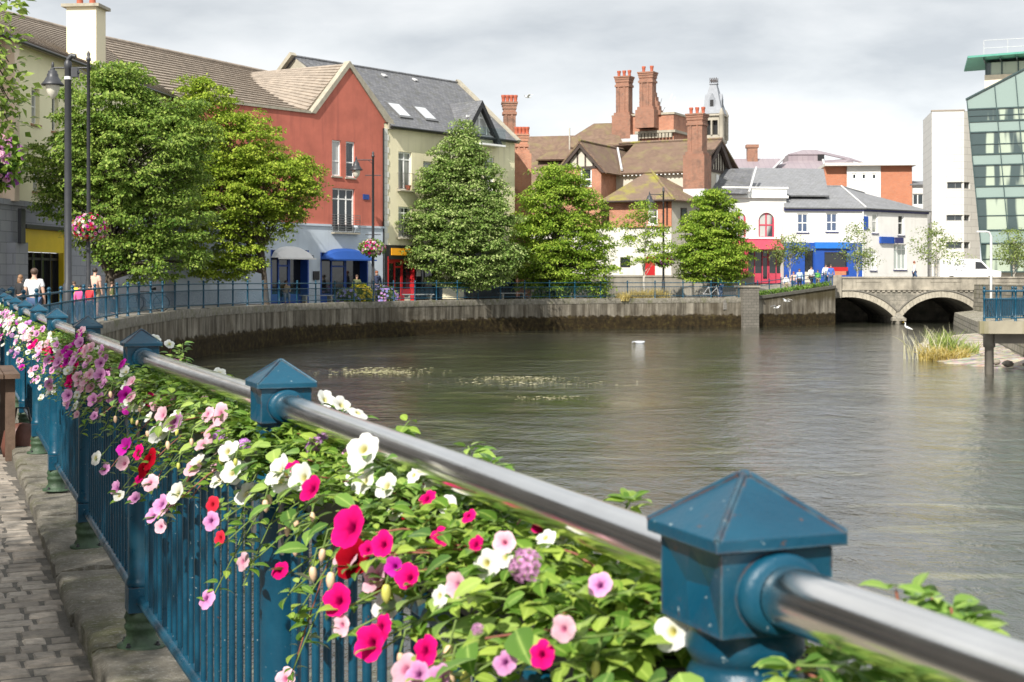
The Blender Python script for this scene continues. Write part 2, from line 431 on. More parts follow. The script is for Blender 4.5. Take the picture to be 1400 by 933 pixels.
GLASS = glass('dark window'); GLASSC = glass('curtained window', curtain=.1, cc=(.42,.42,.40))
GLASSD = glass('dark shop glass', (.012,.013,.015), .08)
BARK = plain('lime bark', (.075,.06,.045), .95, .35, 8, .6, 30)
PALEBARK = plain('birch bark', (.45,.42,.36), .8, .3, 10, .3, 30)
LEAD = plain('lead flashing', (.52,.52,.52), .6, .12, 4)
# ------------------------------------------------------------------ the line of the quay edge
def catmull(pts, n):
    out = []
    P = [pts[0]]+list(pts)+[pts[-1]]
    for i in range(1, len(P)-2):
        p0,p1,p2,p3 = [np.array(q, dtype=float) for q in P[i-1:i+3]]
        for k in range(n):
            s = k/n; out.append(tuple(.5*((2*p1)+(-p0+p2)*s+(2*p0-5*p1+4*p2-p3)*s*s+(-p0+3*p1-3*p2+p3)*s**3)))
    out.append(tuple(pts[-1])); return out
def resample(pl, step, start=0):
    out = []; acc = 0; nxt = start
    for a, b in zip(pl, pl[1:]):
        L = math.dist(a, b)
        while nxt <= acc+L:
            k = (nxt-acc)/L; out.append(tuple(a[i]+(b[i]-a[i])*k for i in range(2))); nxt += step
        acc += L
    return out
NEAR = [((u-U0)/FPX*Y, Y) for u, Y in ((1018,1.48),(384,3.6),(193,5.84),(120,8.02),(77.5,10.2),(52.5,12.4),(34,14.6),(21,16.8),(12,19.0),(5.5,21.2),(1,23.4))]
NEAR0 = (NEAR[0][0]+.82, NEAR[0][1]-2.05)
FARPTS = [NEAR[-1], (-10.0,29), (-11.6,37.5), (-12.75,46), (-13.35,54), (-13.2,61.5), (-11.6,72), (-8.1,81.2), (-4.2,87.5), (0,92.6), (7.3,97.5), (16.6,100.4)]
curve_far = catmull(FARPTS, 14)
edge = [(NEAR0[0]+3.2,NEAR0[1]-8.2),NEAR0]+NEAR[:-1]+curve_far
EDGE = resample(edge, 1.0)
ZW = -1.72
def normals2(pl):
    out = []
    for i in range(len(pl)):
        a = pl[max(0,i-1)]; b = pl[min(len(pl)-1,i+1)]; l = math.dist(a,b)
        out.append(((b[1]-a[1])/l, -(b[0]-a[0])/l))        # towards the water
    return out
ENORM = normals2(EDGE)

# ------------------------------------------------------------------ materials of ground and water
WATER, t = mk('river water'); b = t.bsdf()
pw = t.pos((1,1,1)); 
lar = t.noise(.13, 5, .65, t.pos((.8,1.1,1)), .6)
weed = t.ramp(t.noise(.35, 6, .7, t.pos((.55,1.6,1)), .8), [(.56,0),(.66,1)])
col = t.mix(t.math('MULTIPLY', weed, .55), (.026,.028,.020), (.19,.185,.095))
t.L(col, b.inputs['Base Color']); b.inputs['IOR'].default_value = 1.5; b.inputs['Roughness'].default_value = .05
b.inputs['Specular IOR Level'].default_value = 1.0
r1 = t.noise(2.0, 5, .66, t.pos((1.5,.75,1),(0,0,.25)), .6); r2 = t.noise(8, 4, .6, t.pos((1.3,.7,1),(0,0,-.2)), .5)
r3 = t.noise(.55, 3, .5, t.pos((1.2,.8,1)), .5)
hh = t.math('ADD', t.math('ADD', t.math('MULTIPLY', r1, 1.0), t.math('MULTIPLY', r2, .34)), t.math('MULTIPLY', r3, 1.2))
calm = t.ramp(lar, [(.34,.5),(.64,1.45)])
hh = t.math('MULTIPLY', hh, calm)
t.L(t.bump(hh, 1.0, .031), b.inputs['Normal'])

QUAY, t = mk('stained quay concrete'); b = t.bsdf()
uvv = t.uv(); sp = t.N('ShaderNodeSeparateXYZ'); g = t.N('ShaderNodeNewGeometry'); t.L(g.outputs['Position'], sp.inputs[0])
streak = t.noise(1.0, 5, .65, t.uv((1.7,.16,1))); fine = t.noise(1, 4, .6, t.uv((9,.35,1)))
conc = t.mix(t.ramp(t.noise(.5,5,.6,t.pos()),[(.3,0),(.7,1)]), (.185,.165,.13), (.34,.31,.25))
conc = t.mix(t.ramp(streak,[(.38,0),(.58,.92)]), conc, (.055,.047,.035))
conc = t.mix(t.ramp(fine,[(.42,0),(.68,.4)]), conc, (.085,.075,.058))
conc = t.mix(t.ramp(t.noise(.45,6,.7,t.uv((1,.7,1))),[(.48,0),(.66,.6)]), conc, (.085,.068,.045))
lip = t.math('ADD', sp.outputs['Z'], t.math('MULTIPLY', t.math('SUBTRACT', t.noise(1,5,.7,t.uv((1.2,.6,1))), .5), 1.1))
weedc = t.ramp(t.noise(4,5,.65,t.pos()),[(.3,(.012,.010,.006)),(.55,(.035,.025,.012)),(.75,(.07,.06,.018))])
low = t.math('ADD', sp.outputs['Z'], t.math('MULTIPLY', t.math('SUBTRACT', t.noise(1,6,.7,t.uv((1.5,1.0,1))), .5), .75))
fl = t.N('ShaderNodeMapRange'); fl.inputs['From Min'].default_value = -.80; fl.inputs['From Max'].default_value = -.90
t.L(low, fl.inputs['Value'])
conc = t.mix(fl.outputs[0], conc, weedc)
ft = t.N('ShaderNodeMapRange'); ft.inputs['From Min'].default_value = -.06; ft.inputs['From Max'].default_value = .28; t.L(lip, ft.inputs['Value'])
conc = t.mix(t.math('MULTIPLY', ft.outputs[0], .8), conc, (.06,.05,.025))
t.L(conc, b.inputs['Base Color']); b.inputs['Roughness'].default_value = .9; b.inputs['Specular IOR Level'].default_value = .12
t.L(t.bump(t.math('ADD', t.noise(7,6,.7,t.pos()), t.math('MULTIPLY', fine, .5)), .5, .05), b.inputs['Normal'])

PAVE = bricks('paving', (.20,.185,.165), (.25,.235,.205), (.09,.085,.07), .4, .2, .01, .85, .2)
SETT, t = mk('stone setts'); b = t.bsdf(); g = t.N('ShaderNodeNewGeometry')
c = t.ramp(g.outputs['Random Per Island'], [(0,(.22,.19,.155)),(.5,(.30,.26,.215)),(1,(.38,.335,.28))])
c = t.mix(t.ramp(t.noise(26,5,.7,t.pos()),[(.35,.45),(.6,0)]), c, (.09,.08,.07))
c = t.mix(t.ramp(t.noise(1.5,4,.6,t.pos()),[(.5,0),(.75,.4)]), c, (.11,.10,.075))
t.L(c, b.inputs['Base Color']); b.inputs['Roughness'].default_value = .88
t.L(t.bump(t.noise(60,5,.65,t.pos()), .45, .008), b.inputs['Normal'])
JOINT = plain('joint dirt', (.11,.10,.085), .95, .3, 20, .5, 80)
KERB, t = mk('kerb stone'); b = t.bsdf(); g = t.N('ShaderNodeNewGeometry')
c = t.ramp(t.noise(5,6,.65,t.pos()), [(.3,(.075,.07,.052)),(.55,(.16,.145,.115)),(.75,(.26,.24,.20))])
c = t.mix(t.ramp(t.noise(2.2,5,.7,t.pos()),[(.5,0),(.68,.75)]), c, (.075,.08,.02))
c = t.mix(t.ramp(t.noise(45,3,.6,t.pos()),[(.55,0),(.7,.5)]), c, (.34,.33,.30))
t.L(c, b.inputs['Base Color']); b.inputs['Roughness'].default_value = .92
t.L(t.bump(t.math('ADD',t.noise(14,6,.7,t.pos()),t.math('MULTIPLY',t.noise(70,3,.6,t.pos()),.4)), .8, .025), b.inputs['Normal'])

# ------------------------------------------------------------------ water, bed, land
MB().box(-60,400,-60,600,-8,-3.2).build('riverbed', plain('river mud',(.06,.05,.035),.9), kind='structure')
mb = MB(); mb.add([(-60,-60,ZW),(140,-60,ZW),(140,300,ZW),(-60,300,ZW)],[(0,1,2,3)])
mb.build('river', WATER, kind='structure')
inl = catmull([(-40,-14),(-60,5),(-62,30),(-62,60),(-50,100),(-22,125),(8,125),(19,112)], 12)
inl = resample(inl, 1.0); tot = len(EDGE)
mb = MB(); K = 14; rows = []
for i,(x,y) in enumerate(EDGE):
    tx, ty = inl[min(len(inl)-1, int(i/(tot-1)*(len(inl)-1)))]
    n = ENORM[i]; x0, y0 = x-n[0]*.22, y-n[1]*.22
    row = []
    for k in range(K+1):
        s = (k/K)**1.6; px, py = x0+(tx-x0)*s, y0+(ty-y0)*s
        row.append((px,py,zp(py)-(.012 if 4 < y < 15 else 0)))
    rows.append(row)
for a, b_ in zip(rows, rows[1:]):
    for k in range(K): mb.add([a[k],b_[k],b_[k+1],a[k+1]],[(0,1,2,3)])
for i in range(len(mb.f)): pass
mb.build('pavement', PAVE, kind='structure')
# upper street level behind the quay
mb = MB(); mb.box(-30,300,118,600,-4,1.25); mb.box(22,300,116.7,118,-4,1.25); mb.box(3,22,109.2,118,-4,1.2); mb.box(-300,-24,125,600,-4,.9); mb.box(-300,-62,-60,125,-4,-.12)
mb.build('street', PAVE, kind='structure')
# rounded setts laid across the walk beside the near kerb
fx, fy = NEAR[5][0]-NEAR[1][0], NEAR[5][1]-NEAR[1][1]; l = math.hypot(fx,fy); FX, FY = fx/l, fy/l
vs, fs = [], []
O = np.array([NEAR[1][0], NEAR[1][1]])
row = 0; s = -.6
while s < 16:
    rh = .128; q = -.205
    d = -.205-rnd.uniform(0,.07)
    while d > -3.2:
        wd = rnd.choice((.11,.15,.18,.2)); 
        s0,s1,d0,d1 = s+.004, s+rh-.004, d-wd+.004, d-.004
        zz = rnd.uniform(-.004,.003); tl = rnd.uniform(-.004,.004)
        bev = .014
        ring0 = [(s0,d0),(s1,d0),(s1,d1),(s0,d1)]; ring1 = [(s0+bev,d0+bev),(s1-bev,d0+bev),(s1-bev,d1-bev),(s0+bev,d1-bev)]
        b0 = len(vs)
        for ring, h in ((ring0,-.035),(ring0,-.013),(ring1,0)):
            for j,(a,c2) in enumerate(ring):
                a += rnd.uniform(-.005,.005); c2 += rnd.uniform(-.005,.005)
                x = O[0]+a*FX+c2*FY; y = O[1]+a*FY-c2*FX
                vs.append((x,y,zp(y)+.012+h+zz+tl*(j in (1,2))))
        for lv in range(2):
            for j in range(4):
                j2 = (j+1)%4; fs.append((b0+lv*4+j, b0+lv*4+j2, b0+lv*4+4+j2, b0+lv*4+4+j))
        fs.append((b0+8,b0+9,b0+10,b0+11))
        d -= wd
    s += rh; row += 1
fs = [tuple(reversed(f)) for f in fs]
o = mesh_np('setts', vs, fs, SETT); tag(o, kind='structure')
mb = MB()
def SD(s, d, z): return (O[0]+s*FX+d*FY, O[1]+s*FY-d*FX, z)
for k in range(16):
    a, c2 = -1+k, k+.0
    mb.add([SD(a,-.17,zp(SD(a,0,0)[1])+.004),SD(c2,-.17,zp(SD(c2,0,0)[1])+.004),SD(c2,-3.4,zp(SD(c2,0,0)[1])+.004),SD(a,-3.4,zp(SD(a,0,0)[1])+.004)],[(3,2,1,0)])
mb.build('bedding', JOINT, kind='structure')
# kerb of rough cut stones under the railing
bm = bmesh.new(); acc = 0
stones = resample(edge, .02)
i = 0
L = len(stones); pos = 4.0
def epoint(dist):
    k = min(L-2, max(0, int(dist/.02))); a, b2 = stones[k], stones[k+1]
    l = math.dist(a,b2); return a, ((b2[0]-a[0])/l, (b2[1]-a[1])/l)
ptot = (L-1)*.02
while pos < ptot-1:
    ln = rnd.uniform(.75,1.1) if pos < 30 else rnd.uniform(1.8,2.4)
    n_ = 7
    dz = rnd.uniform(-.018,.012); dn = rnd.uniform(-.018,.012)
    prof = [(-.185+dn,-.16),(-.190+dn,-.02),(-.165+dn,0.0),(.0,.004),(.19,0),(.22,-.03),(.22,-.35)]
    rings = []
    for k in range(n_):
        s_ = pos+.012+(ln-.024)*k/(n_-1)
        (x,y),(tx,ty) = epoint(s_); nx, ny = ty, -tx
        end = .012 if k in (0,n_-1) else 0
        r_ = []
        for (d_,z_) in prof:
            j = .009 if pos < 30 else 0
            r_.append(bm.verts.new((x+nx*(d_+rnd.uniform(-j,j)), y+ny*(d_+rnd.uniform(-j,j)), zp(y)+.1+z_+dz-(end if z_ > -.1 else 0)+rnd.uniform(-j,j))))
        rings.append(r_)
    for a, b2 in zip(rings, rings[1:]):
        for k in range(len(prof)-1): bm.faces.new((a[k],b2[k],b2[k+1],a[k+1]))
    bm.faces.new(rings[0][::-1]); bm.faces.new(rings[-1])
    pos += ln
bmesh.ops.recalc_face_normals(bm, faces=bm.faces)
me = bpy.data.meshes.new('kerb'); bm.to_mesh(me); bm.free(); me.materials.append(KERB)
me.polygons.foreach_set('use_smooth',[True]*len(me.polygons)); me.set_sharp_from_angle(angle=math.radians(50))
o = bpy.data.objects.new('kerb', me); COL.objects.link(o); tag(o, kind='structure')
# quay wall
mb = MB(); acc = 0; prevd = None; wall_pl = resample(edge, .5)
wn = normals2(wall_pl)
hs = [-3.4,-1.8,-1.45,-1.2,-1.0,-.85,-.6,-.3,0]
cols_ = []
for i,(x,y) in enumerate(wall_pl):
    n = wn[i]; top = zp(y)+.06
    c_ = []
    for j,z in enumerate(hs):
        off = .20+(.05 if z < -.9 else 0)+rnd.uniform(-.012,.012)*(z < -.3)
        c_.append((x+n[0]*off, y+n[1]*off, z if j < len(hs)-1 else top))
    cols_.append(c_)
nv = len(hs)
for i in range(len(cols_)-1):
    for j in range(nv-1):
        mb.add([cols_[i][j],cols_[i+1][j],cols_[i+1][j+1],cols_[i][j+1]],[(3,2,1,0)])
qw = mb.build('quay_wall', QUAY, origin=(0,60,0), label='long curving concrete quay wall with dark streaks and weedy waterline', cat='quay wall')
# continuous arc-length UV for the stains
me = qw.data; uv = me.uv_layers[0]; 
for p in me.polygons:
    i = p.index//(nv-1)
    for li in p.loop_indices:
        co = me.vertices[me.loops[li].vertex_index].co
        k = (0,1,1,0)[li-p.loop_start] if False else None
        # vertices were added in order: i(j), i+1(j), i+1(j+1), i(j+1)
        q = (me.loops[li].vertex_index)%4
        uv.data[li].uv = ((i+(q in (1,2)))*.5, co.z)

# mats of pale water weed trailing at the surface
vs, fs = [], []
def weed_patch(u0, u1, v0_, v1_, n):
    for _ in range(n):
        v = rnd.uniform(v0_,v1_); Y = (H-ZW)*FPX/(v-V0); x = (rnd.gauss((u0+u1)/2,(u1-u0)*.24)-U0)/FPX*Y; a = rnd.uniform(.02,.10)*Y/48; b2 = a*rnd.uniform(.3,.9); k = 7; b0 = len(vs)
        for j in range(k): an = 6.283*j/k; q = rnd.uniform(.45,1.1); vs.append((x+a*q*math.cos(an), Y+b2*q*math.sin(an)*1.6, ZW+.004+.012*rnd.random()))
        for j in range(1,k-1): fs.append((b0,b0+j,b0+j+1))
for a in ((455,590,503,513,330),(470,560,508,511,200),(640,770,515,521,300),(600,840,522,527,130),(690,800,542,547,90)): weed_patch(*a)
o = mesh_np('water_weed', vs, fs, leafmat('pale water weed',(.13,.13,.06),(.25,.235,.13),(.42,.39,.26),.1,.1)); tag(o, 'pale mats of weed trailing on the river surface', 'water weed', None, 'stuff')
# ------------------------------------------------------------------ the near railing
def make_post():
    mb = MB()
    mb.box(-.057,.057,-.057,.057,.145,.245)
    mb.lathe([(.057,.245),(.062,.255),(.057,.268),(.051,.28),(.0505,.86),(.058,.87),(.058,.88)], n=24)
    mb.box(-.056,.056,-.056,.056,.88,.965)
    mb.lathe([(.058,.965),(.058,.98),(.0515,.99),(.051,1.03),(.0515,1.045),(.056,1.049),(.0595,1.057),(.0595,1.062),(.056,1.07),(.0535,1.073),(.0535,1.079),(.056,1.082),(.0605,1.09),(.0605,1.098),(.057,1.107),(.059,1.114),(.061,1.118)], n=28)
    # head with a raised diamond on the two faces that carry no rail
    a = .0625; z0, z1 = 1.116, 1.197; zm = (z0+z1)/2
    for sy in (-1,1):
        P = lambda x,y,z: (x, sy*y, z)
        vs = [P(-a,a,z0),P(0,a,z0),P(a,a,z0),P(a,a,zm),P(a,a,z1),P(0,a,z1),P(-a,a,z1),P(-a,a,zm),P(-.012,a-.015,zm),P(.024,a-.009,zm)]
        fs = [(7,0,1,8),(5,6,7,8),(1,9,8),(9,5,8),(1,2,3,9),(3,4,5,9)]
        if sy < 0: fs = [f[::-1] for f in fs]
        mb.add(vs, [f[::-1] for f in fs])
    for sx in (-1,1):
        mb.add([(sx*a,-a,z0),(sx*a,a,z0),(sx*a,a,z1),(sx*a,-a,z1)], [(0,1,2,3) if sx > 0 else (3,2,1,0)])
    mb.box(-a,a,-a,a,z0-.001,z0+.002); mb.box(-a+.002,a-.002,-a+.002,a-.002,z1-.003,z1+.004)
    for sx in (-1,1):                             # collars that take the handrail
        prof = [(.046,0),(.047,.008),(.044,.014),(.036,.018),(.0305,.018)]
        b = len(mb.v); n = 26
        for r, h in prof:
            for k in range(n):
                an = 2*math.pi*k/n; mb.v.append((sx*(a+h), r*math.cos(an), 1.156+r*math.sin(an)*min(1,.0405/r if math.sin(an) > 0 else .0395/r)))
        for i in range(len(prof)-1):
            for k in range(n):
                k2 = (k+1)%n; f = (b+i*n+k,b+i*n+k2,b+(i+1)*n+k2,b+(i+1)*n+k)
                mb.f.append(f if sx > 0 else f[::-1]); mb.m.append(0); mb.sm.append(True)
    post = mb.build('post', BLUE)
    bev = post.modifiers.new('bevel','BEVEL'); bev.width = .0022; bev.segments = 2; bev.limit_method = 'ANGLE'; bev.angle_limit = math.radians(50)
    c = MB(); e = .0735; zb, zt, tip = 1.2, 1.2125, 1.264
    c.add([(-e,-e,zb),(e,-e,zb),(e,e,zb),(-e,e,zb),(-e,-e,zt),(e,-e,zt),(e,e,zt),(-e,e,zt),(-.004,-.004,tip),(.004,-.004,tip),(.004,.004,tip),(-.004,.004,tip)],
          [(3,2,1,0),(0,1,5,4),(1,2,6,5),(2,3,7,6),(3,0,4,7),(4,5,9,8),(5,6,10,9),(6,7,11,10),(7,4,8,11),(8,9,10,11)])
    for sx in (-1,1):
        for sy in (-1,1): c.tube([(sx*e*.99,sy*e*.99,zt),(sx*.004,sy*.004,tip+.001)], .0032, 8)
    c.ball((0,0,tip), (.008,.008,.005), 10)
    cap = c.build('cap', BLUE, post); bv = cap.modifiers.new('bevel','BEVEL'); bv.width = .002; bv.segments = 2; bv.limit_method = 'ANGLE'; bv.angle_limit = math.radians(40)
    f = MB().lathe([(.095,0),(.095,.012),(.072,.016),(.068,.03),(.058,.045),(.06,.07),(.066,.078),(.066,.09),(.06,.098),(.062,.11),(.067,.12),(.062,.135),(.058,.146)], n=24)
    foot = f.build('foot', BLUE_ALGAE, post)
    for k in range(4):
        bl = MB(); an = math.pi/4+k*math.pi/2; x, y = .081*math.cos(an), .081*math.sin(an)
        bl.lathe([(.011,.012),(.011,.02),(.006,.021),(.006,.03)], (x,y,0), 6, smooth=False)
        bl.build('bolt', LAMPBLACK, post)
    return post
def bay_mesh(a, b, za, zb):
    a, b = Vector((a[0],a[1],za)), Vector((b[0],b[1],zb)); t = (b-a).normalized(); n = Vector((t.y,-t.x,0))
    return a, b, t, n
railA = thing('riverside_railing', 'near blue railing with pyramid capped posts, steel handrail and flower troughs', 'railing', (NEAR[1][0],NEAR[1][1],0))
post0 = make_post()
PTS = [NEAR0]+NEAR+[tuple(q) for q in resample(curve_far, 2.2, 2.2)[:3]]
def put(o, root, p, rz, z): o.parent = root; o.location = Vector((p[0],p[1],z))-root.location; o.rotation_euler = (0,0,rz)
for i, p in enumerate(PTS):
    a = PTS[max(0,i-1)]; b = PTS[min(len(PTS)-1,i+1)]
    rz = math.atan2(b[1]-a[1], b[0]-a[0])
    o = post0 if i == 0 else copy_tree(post0)
    put(o, railA, p, rz, zp(p[1])+.1)
def tex_rail(name, m, root, a, b, z, r, n=18, cut=.05):
    a, b = Vector(a), Vector(b); t = (b-a).normalized(); a = a+t*cut; b = b-t*cut
    return MB().tube([a+(b-a)*k/6 for k in range(7)], r, n).build(name, m, root)
for i in range(len(PTS)-1):
    p, q = PTS[i], PTS[i+1]; zA, zB = zp(p[1])+.1, zp(q[1])+.1
    V = lambda pt, z: (pt[0],pt[1],z)
    tex_rail('handrail', STEEL, railA, V(p,zA+1.156), V(q,zB+1.156), 0, .0305, 32, .07)
    tex_rail('bottom_rail', BLUE, railA, V(p,zA+.19), V(q,zB+.19), 0, .024, 16, .054)
    A, B, t, n = bay_mesh(p, q, zA, zB)
    mb = MB(); w_, h_ = .027, .018
    Ls = (B-A).length
    up = Vector((0,0,1))
    c0, c1 = A+t*.054+up*.918, B-t*.054+up*.918
    ring = [(-w_,-h_),(w_,-h_),(w_,h_*.3),(w_*.6,h_),(-w_*.6,h_),(-w_,h_*.3)]
    vs = [c0+n*x+up*y for x,y in ring]+[c1+n*x+up*y for x,y in ring]
    mb.add(vs, [(5,4,3,2,1,0),(6,7,8,9,10,11)]+[(k,(k+1)%6,6+(k+1)%6,6+k) for k in range(6)])
    mr = mb.build('middle_rail', BLUE, railA)
    bv = mr.modifiers.new('bevel','BEVEL'); bv.width = .003; bv.segments = 2
    if i < 12:
        mb = MB(); k = max(2,int(Ls/.112))
        for j in range(1,k):
            s = .05+(Ls-.1)*j/k
            c = A+t*s; mb.tube([c+up*.195,c+up*.905], .0095, 8, cap=False)
        mb.build('balusters', BLUE, railA)
    for s in (.16, Ls-.16):                        # grey straps that hold the troughs on the rail
        if i in (0,) : continue
        c = A+t*s+up*.918; mb = MB()
        for (x0,x1,y0,y1) in ((-.036,-.030,-.10,.026),(.030,.036,-.03,.026),(-.036,.036,.022,.027)):
            q0 = [c-t*.018+n*x0+up*y0, c+t*.018+n*x0+up*y0, c+t*.018+n*x1+up*y0, c-t*.018+n*x1+up*y0]
            q1 = [v+up*(y1-y0) for v in q0]; mb.hexa(q0+q1)
        mb.build('trough_strap', DARKSTEEL, railA)

# ------------------------------------------------------------------ farther railings: ball finials and thin bars
def make_slim_post():
    mb = MB().lathe([(.075,0),(.075,.015),(.045,.03),(.045,.10),(.05,.12),(.036,.14),(.035,.70),(.045,.72),(.045,.78),(.035,.80),(.034,.96),(.052,.98),(.052,1.06),(.035,1.07),(.03,1.085)], n=12)
    p = mb.build('post', BLUE); MB().ball((0,0,1.125), (.052,.052,.055), 12).build('finial', BLUE, p)
    return p
slim0 = make_slim_post(); slim_used = [False]
def slim_railing(label, pts, zf, bars=True, bottom=True, gap=.12, br=.0075):
    root = thing('slim_railing', label, 'railing', (pts[0][0],pts[0][1],zf(pts[0])))
    for i, p in enumerate(pts):
        if not slim_used[0]: o = slim0; slim_used[0] = True
        else: o = copy_tree(slim0)
        a = pts[max(0,i-1)]; b = pts[min(len(pts)-1,i+1)]
        put(o, root, p, math.atan2(b[1]-a[1],b[0]-a[0]), zf(p))
    for a, b in zip(pts, pts[1:]):
        za, zb = zf(a), zf(b)
        for h, r, nm in ((1.02,.026,'top_rail'),(.75,.022,'middle_rail'),(.13,.022,'bottom_rail')):
            MB().tube([(a[0],a[1],za+h),(b[0],b[1],zb+h)], r, 8, cap=False).build(nm, BLUE, root)
        if bars:
            L = math.dist(a,b); k = max(2,int(L/gap)); mb = MB()
            for j in range(1,k):
                s = j/k; x, y, z = a[0]+(b[0]-a[0])*s, a[1]+(b[1]-a[1])*s, za+(zb-za)*s
                mb.tube([(x,y,z+.13),(x,y,z+.75)], br, 4, cap=False, smooth=False)
            mb.build('balusters', BLUE, root)
    return root
far_pts = [tuple(q) for q in resample(curve_far, 2.05, 6.6)]
slim_railing('long blue railing with ball finials curving along the far quay under the trees', far_pts, lambda p: zp(p[1])+.1)
# ------------------------------------------------------------------ troughs, foliage and flowers on the near railing
LEAFA = leafmat('petunia leaf', (.022,.068,.012), (.12,.235,.03), (.37,.48,.085), .34, .35)
LEAFB = leafmat('fuchsia leaf', (.03,.09,.022), (.135,.26,.05), (.38,.5,.12), .34, .4)
STEM = plain('soft stem', (.13,.2,.04), .7, .3, 20)
REDSTEM = plain('reddish stem', (.25,.08,.05), .6, .3, 20)
BUD = plain('pale bud', (.72,.50,.33), .5, .25, 40); YBUD = plain('yellow green bud', (.55,.55,.12), .5, .2, 30)
PETAL = petalmat()
TROUGH = plain('dark planter', (.02,.03,.025), .6, .3, 6)
LT_V = np.array([(0,0,0),(.25,0,.03),(.5,0,.025),(.77,0,-.03),(1,0,-.14),(.1,.15,.04),(.3,.275,.085),(.56,.265,.075),(.82,.13,.0),(.1,-.15,.04),(.3,-.275,.085),(.56,-.265,.075),(.82,-.13,.0)], dtype=np.float64)
_lf = [(0,1,5),(1,6,5),(1,2,6),(2,7,6),(2,3,7),(3,8,7),(3,4,8)]
LT_F = np.array(_lf+[tuple((x+4 if x > 4 else x) for x in f[::-1]) for f in _lf])
def leaves_np(c, d, n, ln, wd=1.0):
    """oriented leaves: base point c, direction d, up n, length ln (all arrays)"""
    d = d/np.linalg.norm(d,axis=1,keepdims=True)
    n = n-d*(n*d).sum(1,keepdims=True); n /= np.maximum(1e-6,np.linalg.norm(n,axis=1,keepdims=True))
    y = np.cross(n, d)
    k = len(c)
    T = LT_V[None]*ln[:,None,None]
    V = c[:,None]+T[:,:,0:1]*d[:,None]+T[:,:,1:2]*y[:,None]*wd+T[:,:,2:3]*n[:,None]
    F = LT_F[None]+(np.arange(k)*13)[:,None,None]
    return V.reshape(-1,3), F.reshape(-1,3)
def veins(n): v = np.zeros((n,4)); v[:,3] = 1; v.reshape(-1,13,4)[:,:5,:3] = 1; return v
PAL = {'hot pink':((.80,.008,.17),(.16,0,.03),(.80,.012,.22)), 'lilac pink':((.74,.30,.60),(.16,.005,.13),(.78,.42,.68)), 'white':((.84,.84,.78),(.62,.55,.12),(.86,.86,.83)),
       'dark red':((.30,.004,.012),(.05,0,.005),(.36,.006,.02)), 'magenta':((.60,.02,.40),(.2,0,.12),(.62,.05,.45)), 'pale pink':((.80,.44,.54),(.6,.15,.3),(.85,.58,.65)), 'coral red':((.72,.03,.06),(.35,.01,.02),(.75,.05,.09)),
       'violet':((.52,.12,.60),(.7,.5,.75),(.60,.22,.68))}
def frame_of(n):
    n = Vector(n).normalized(); x = n.cross(Vector((.3,.2,1))).normalized(); return x, n.cross(x), n
def petunia(c, n, R, kind):
    pet, thr, rim = PAL[kind]; K = 35
    x, y, n = frame_of(n); ph = rnd.uniform(0,6.28); tw = rnd.uniform(-.1,.1)
    rings = [(.05,-.55,0),(.13,-.30,.1),(.2,-.1,.3),(.34,.0,.75),(.68,.03,.95),(1,.0,1)]
    vs, cs = [], []; jv = rnd.uniform(.82,1.1)
    sc = [rnd.uniform(.92,1.06) for _ in range(5)]; am = rnd.uniform(.04,.10); cup = rnd.uniform(-.22,.34)
    for ri,(r,h,tn) in enumerate(rings):
        for k in range(K):
            a = 2*math.pi*k/K; lob = abs(math.cos(2.5*a)); li = int(((a/(2*math.pi))*5+.5))%5
            rr = r*R*(1-(.17*(1-lob**.6))*r*r)*(1+(sc[li]-1)*r)
            hh = R*(h+r*r*(cup+am*math.cos(5*a*1+.4)+am*.7*math.sin(11*a+ph)*r))
            p = Vector(c)+x*(rr*math.cos(a+ph))+y*(rr*math.sin(a+ph))+n*hh
            vs.append(p); 
            vein = .55+.45*lob if r > .15 else 1
            tt = tn*vein if kind in ('lilac pink','hot pink') and r < .6 else tn
            base = [thr[i]+(pet[i]-thr[i])*min(1,tt*1.1) for i in range(3)] if r < .6 else [pet[i]+(rim[i]-pet[i])*max(0,(r-.6)/.4) for i in range(3)]
            wr = jv*(1+.10*math.sin(10*a+ri)*r)
            cs.append((*[min(.9,q_*wr) for q_ in base],1))
    fs = []
    for i in range(len(rings)-1):
        for k in range(K):
            k2 = (k+1)%K; fs.append((i*K+k,i*K+k2,(i+1)*K+k2,(i+1)*K+k))
    return vs, fs, cs
def verbena(c, n, R, kind):
    pet, thr, rim = PAL[kind]; x, y, n = frame_of(n); vs, fs, cs = [], [], []
    m = 24
    for i in range(m):
        th = math.acos(1-(i+.5)/m*1.0)*.95; ph = i*2.39996
        dirv = x*(math.sin(th)*math.cos(ph))+y*(math.sin(th)*math.sin(ph))+n*math.cos(th)
        p = Vector(c)+dirv*R*.75+n*(-R*.35)
        fx, fy, fn = frame_of(dirv+Vector((rnd.uniform(-.3,.3),rnd.uniform(-.3,.3),rnd.uniform(-.3,.3))))
        r = R*rnd.uniform(.26,.36); sh = rnd.uniform(.75,1.2)
        for q in range(5):
            a = q*1.2566+rnd.uniform(0,.2); b = len(vs)
            for (rr,da,h) in ((.05,0,0),(.7,-.5,.05),(1.0,0,-.03+rnd.uniform(-.1,.15)),(.7,.5,.05)):
                vs.append(p+fx*(r*rr*math.cos(a+da))+fy*(r*rr*math.sin(a+da))+fn*(h*r))
                col = thr if rr < .1 else rim
                cs.append((*[min(1,cc*sh) for cc in col],1))
            fs.append((b,b+1,b+2,b+3))
    return vs, fs, cs
def bud_mb(mb, c, L, d=(0,0,-1), m=0):
    d = Vector(d).normalized(); pr = [(.001,0),(.16,.06),(.24,.25),(.27,.5),(.2,.78),(.08,.95),(.001,1)]
    mb.tube([Vector(c)+d*(h*L) for r,h in pr], [max(.0006,r*L) for r,h in pr], 10, m, cap=False)
ORD = ['first','second','third','fourth','fifth','sixth','seventh','eighth','ninth','tenth','eleventh','twelfth']
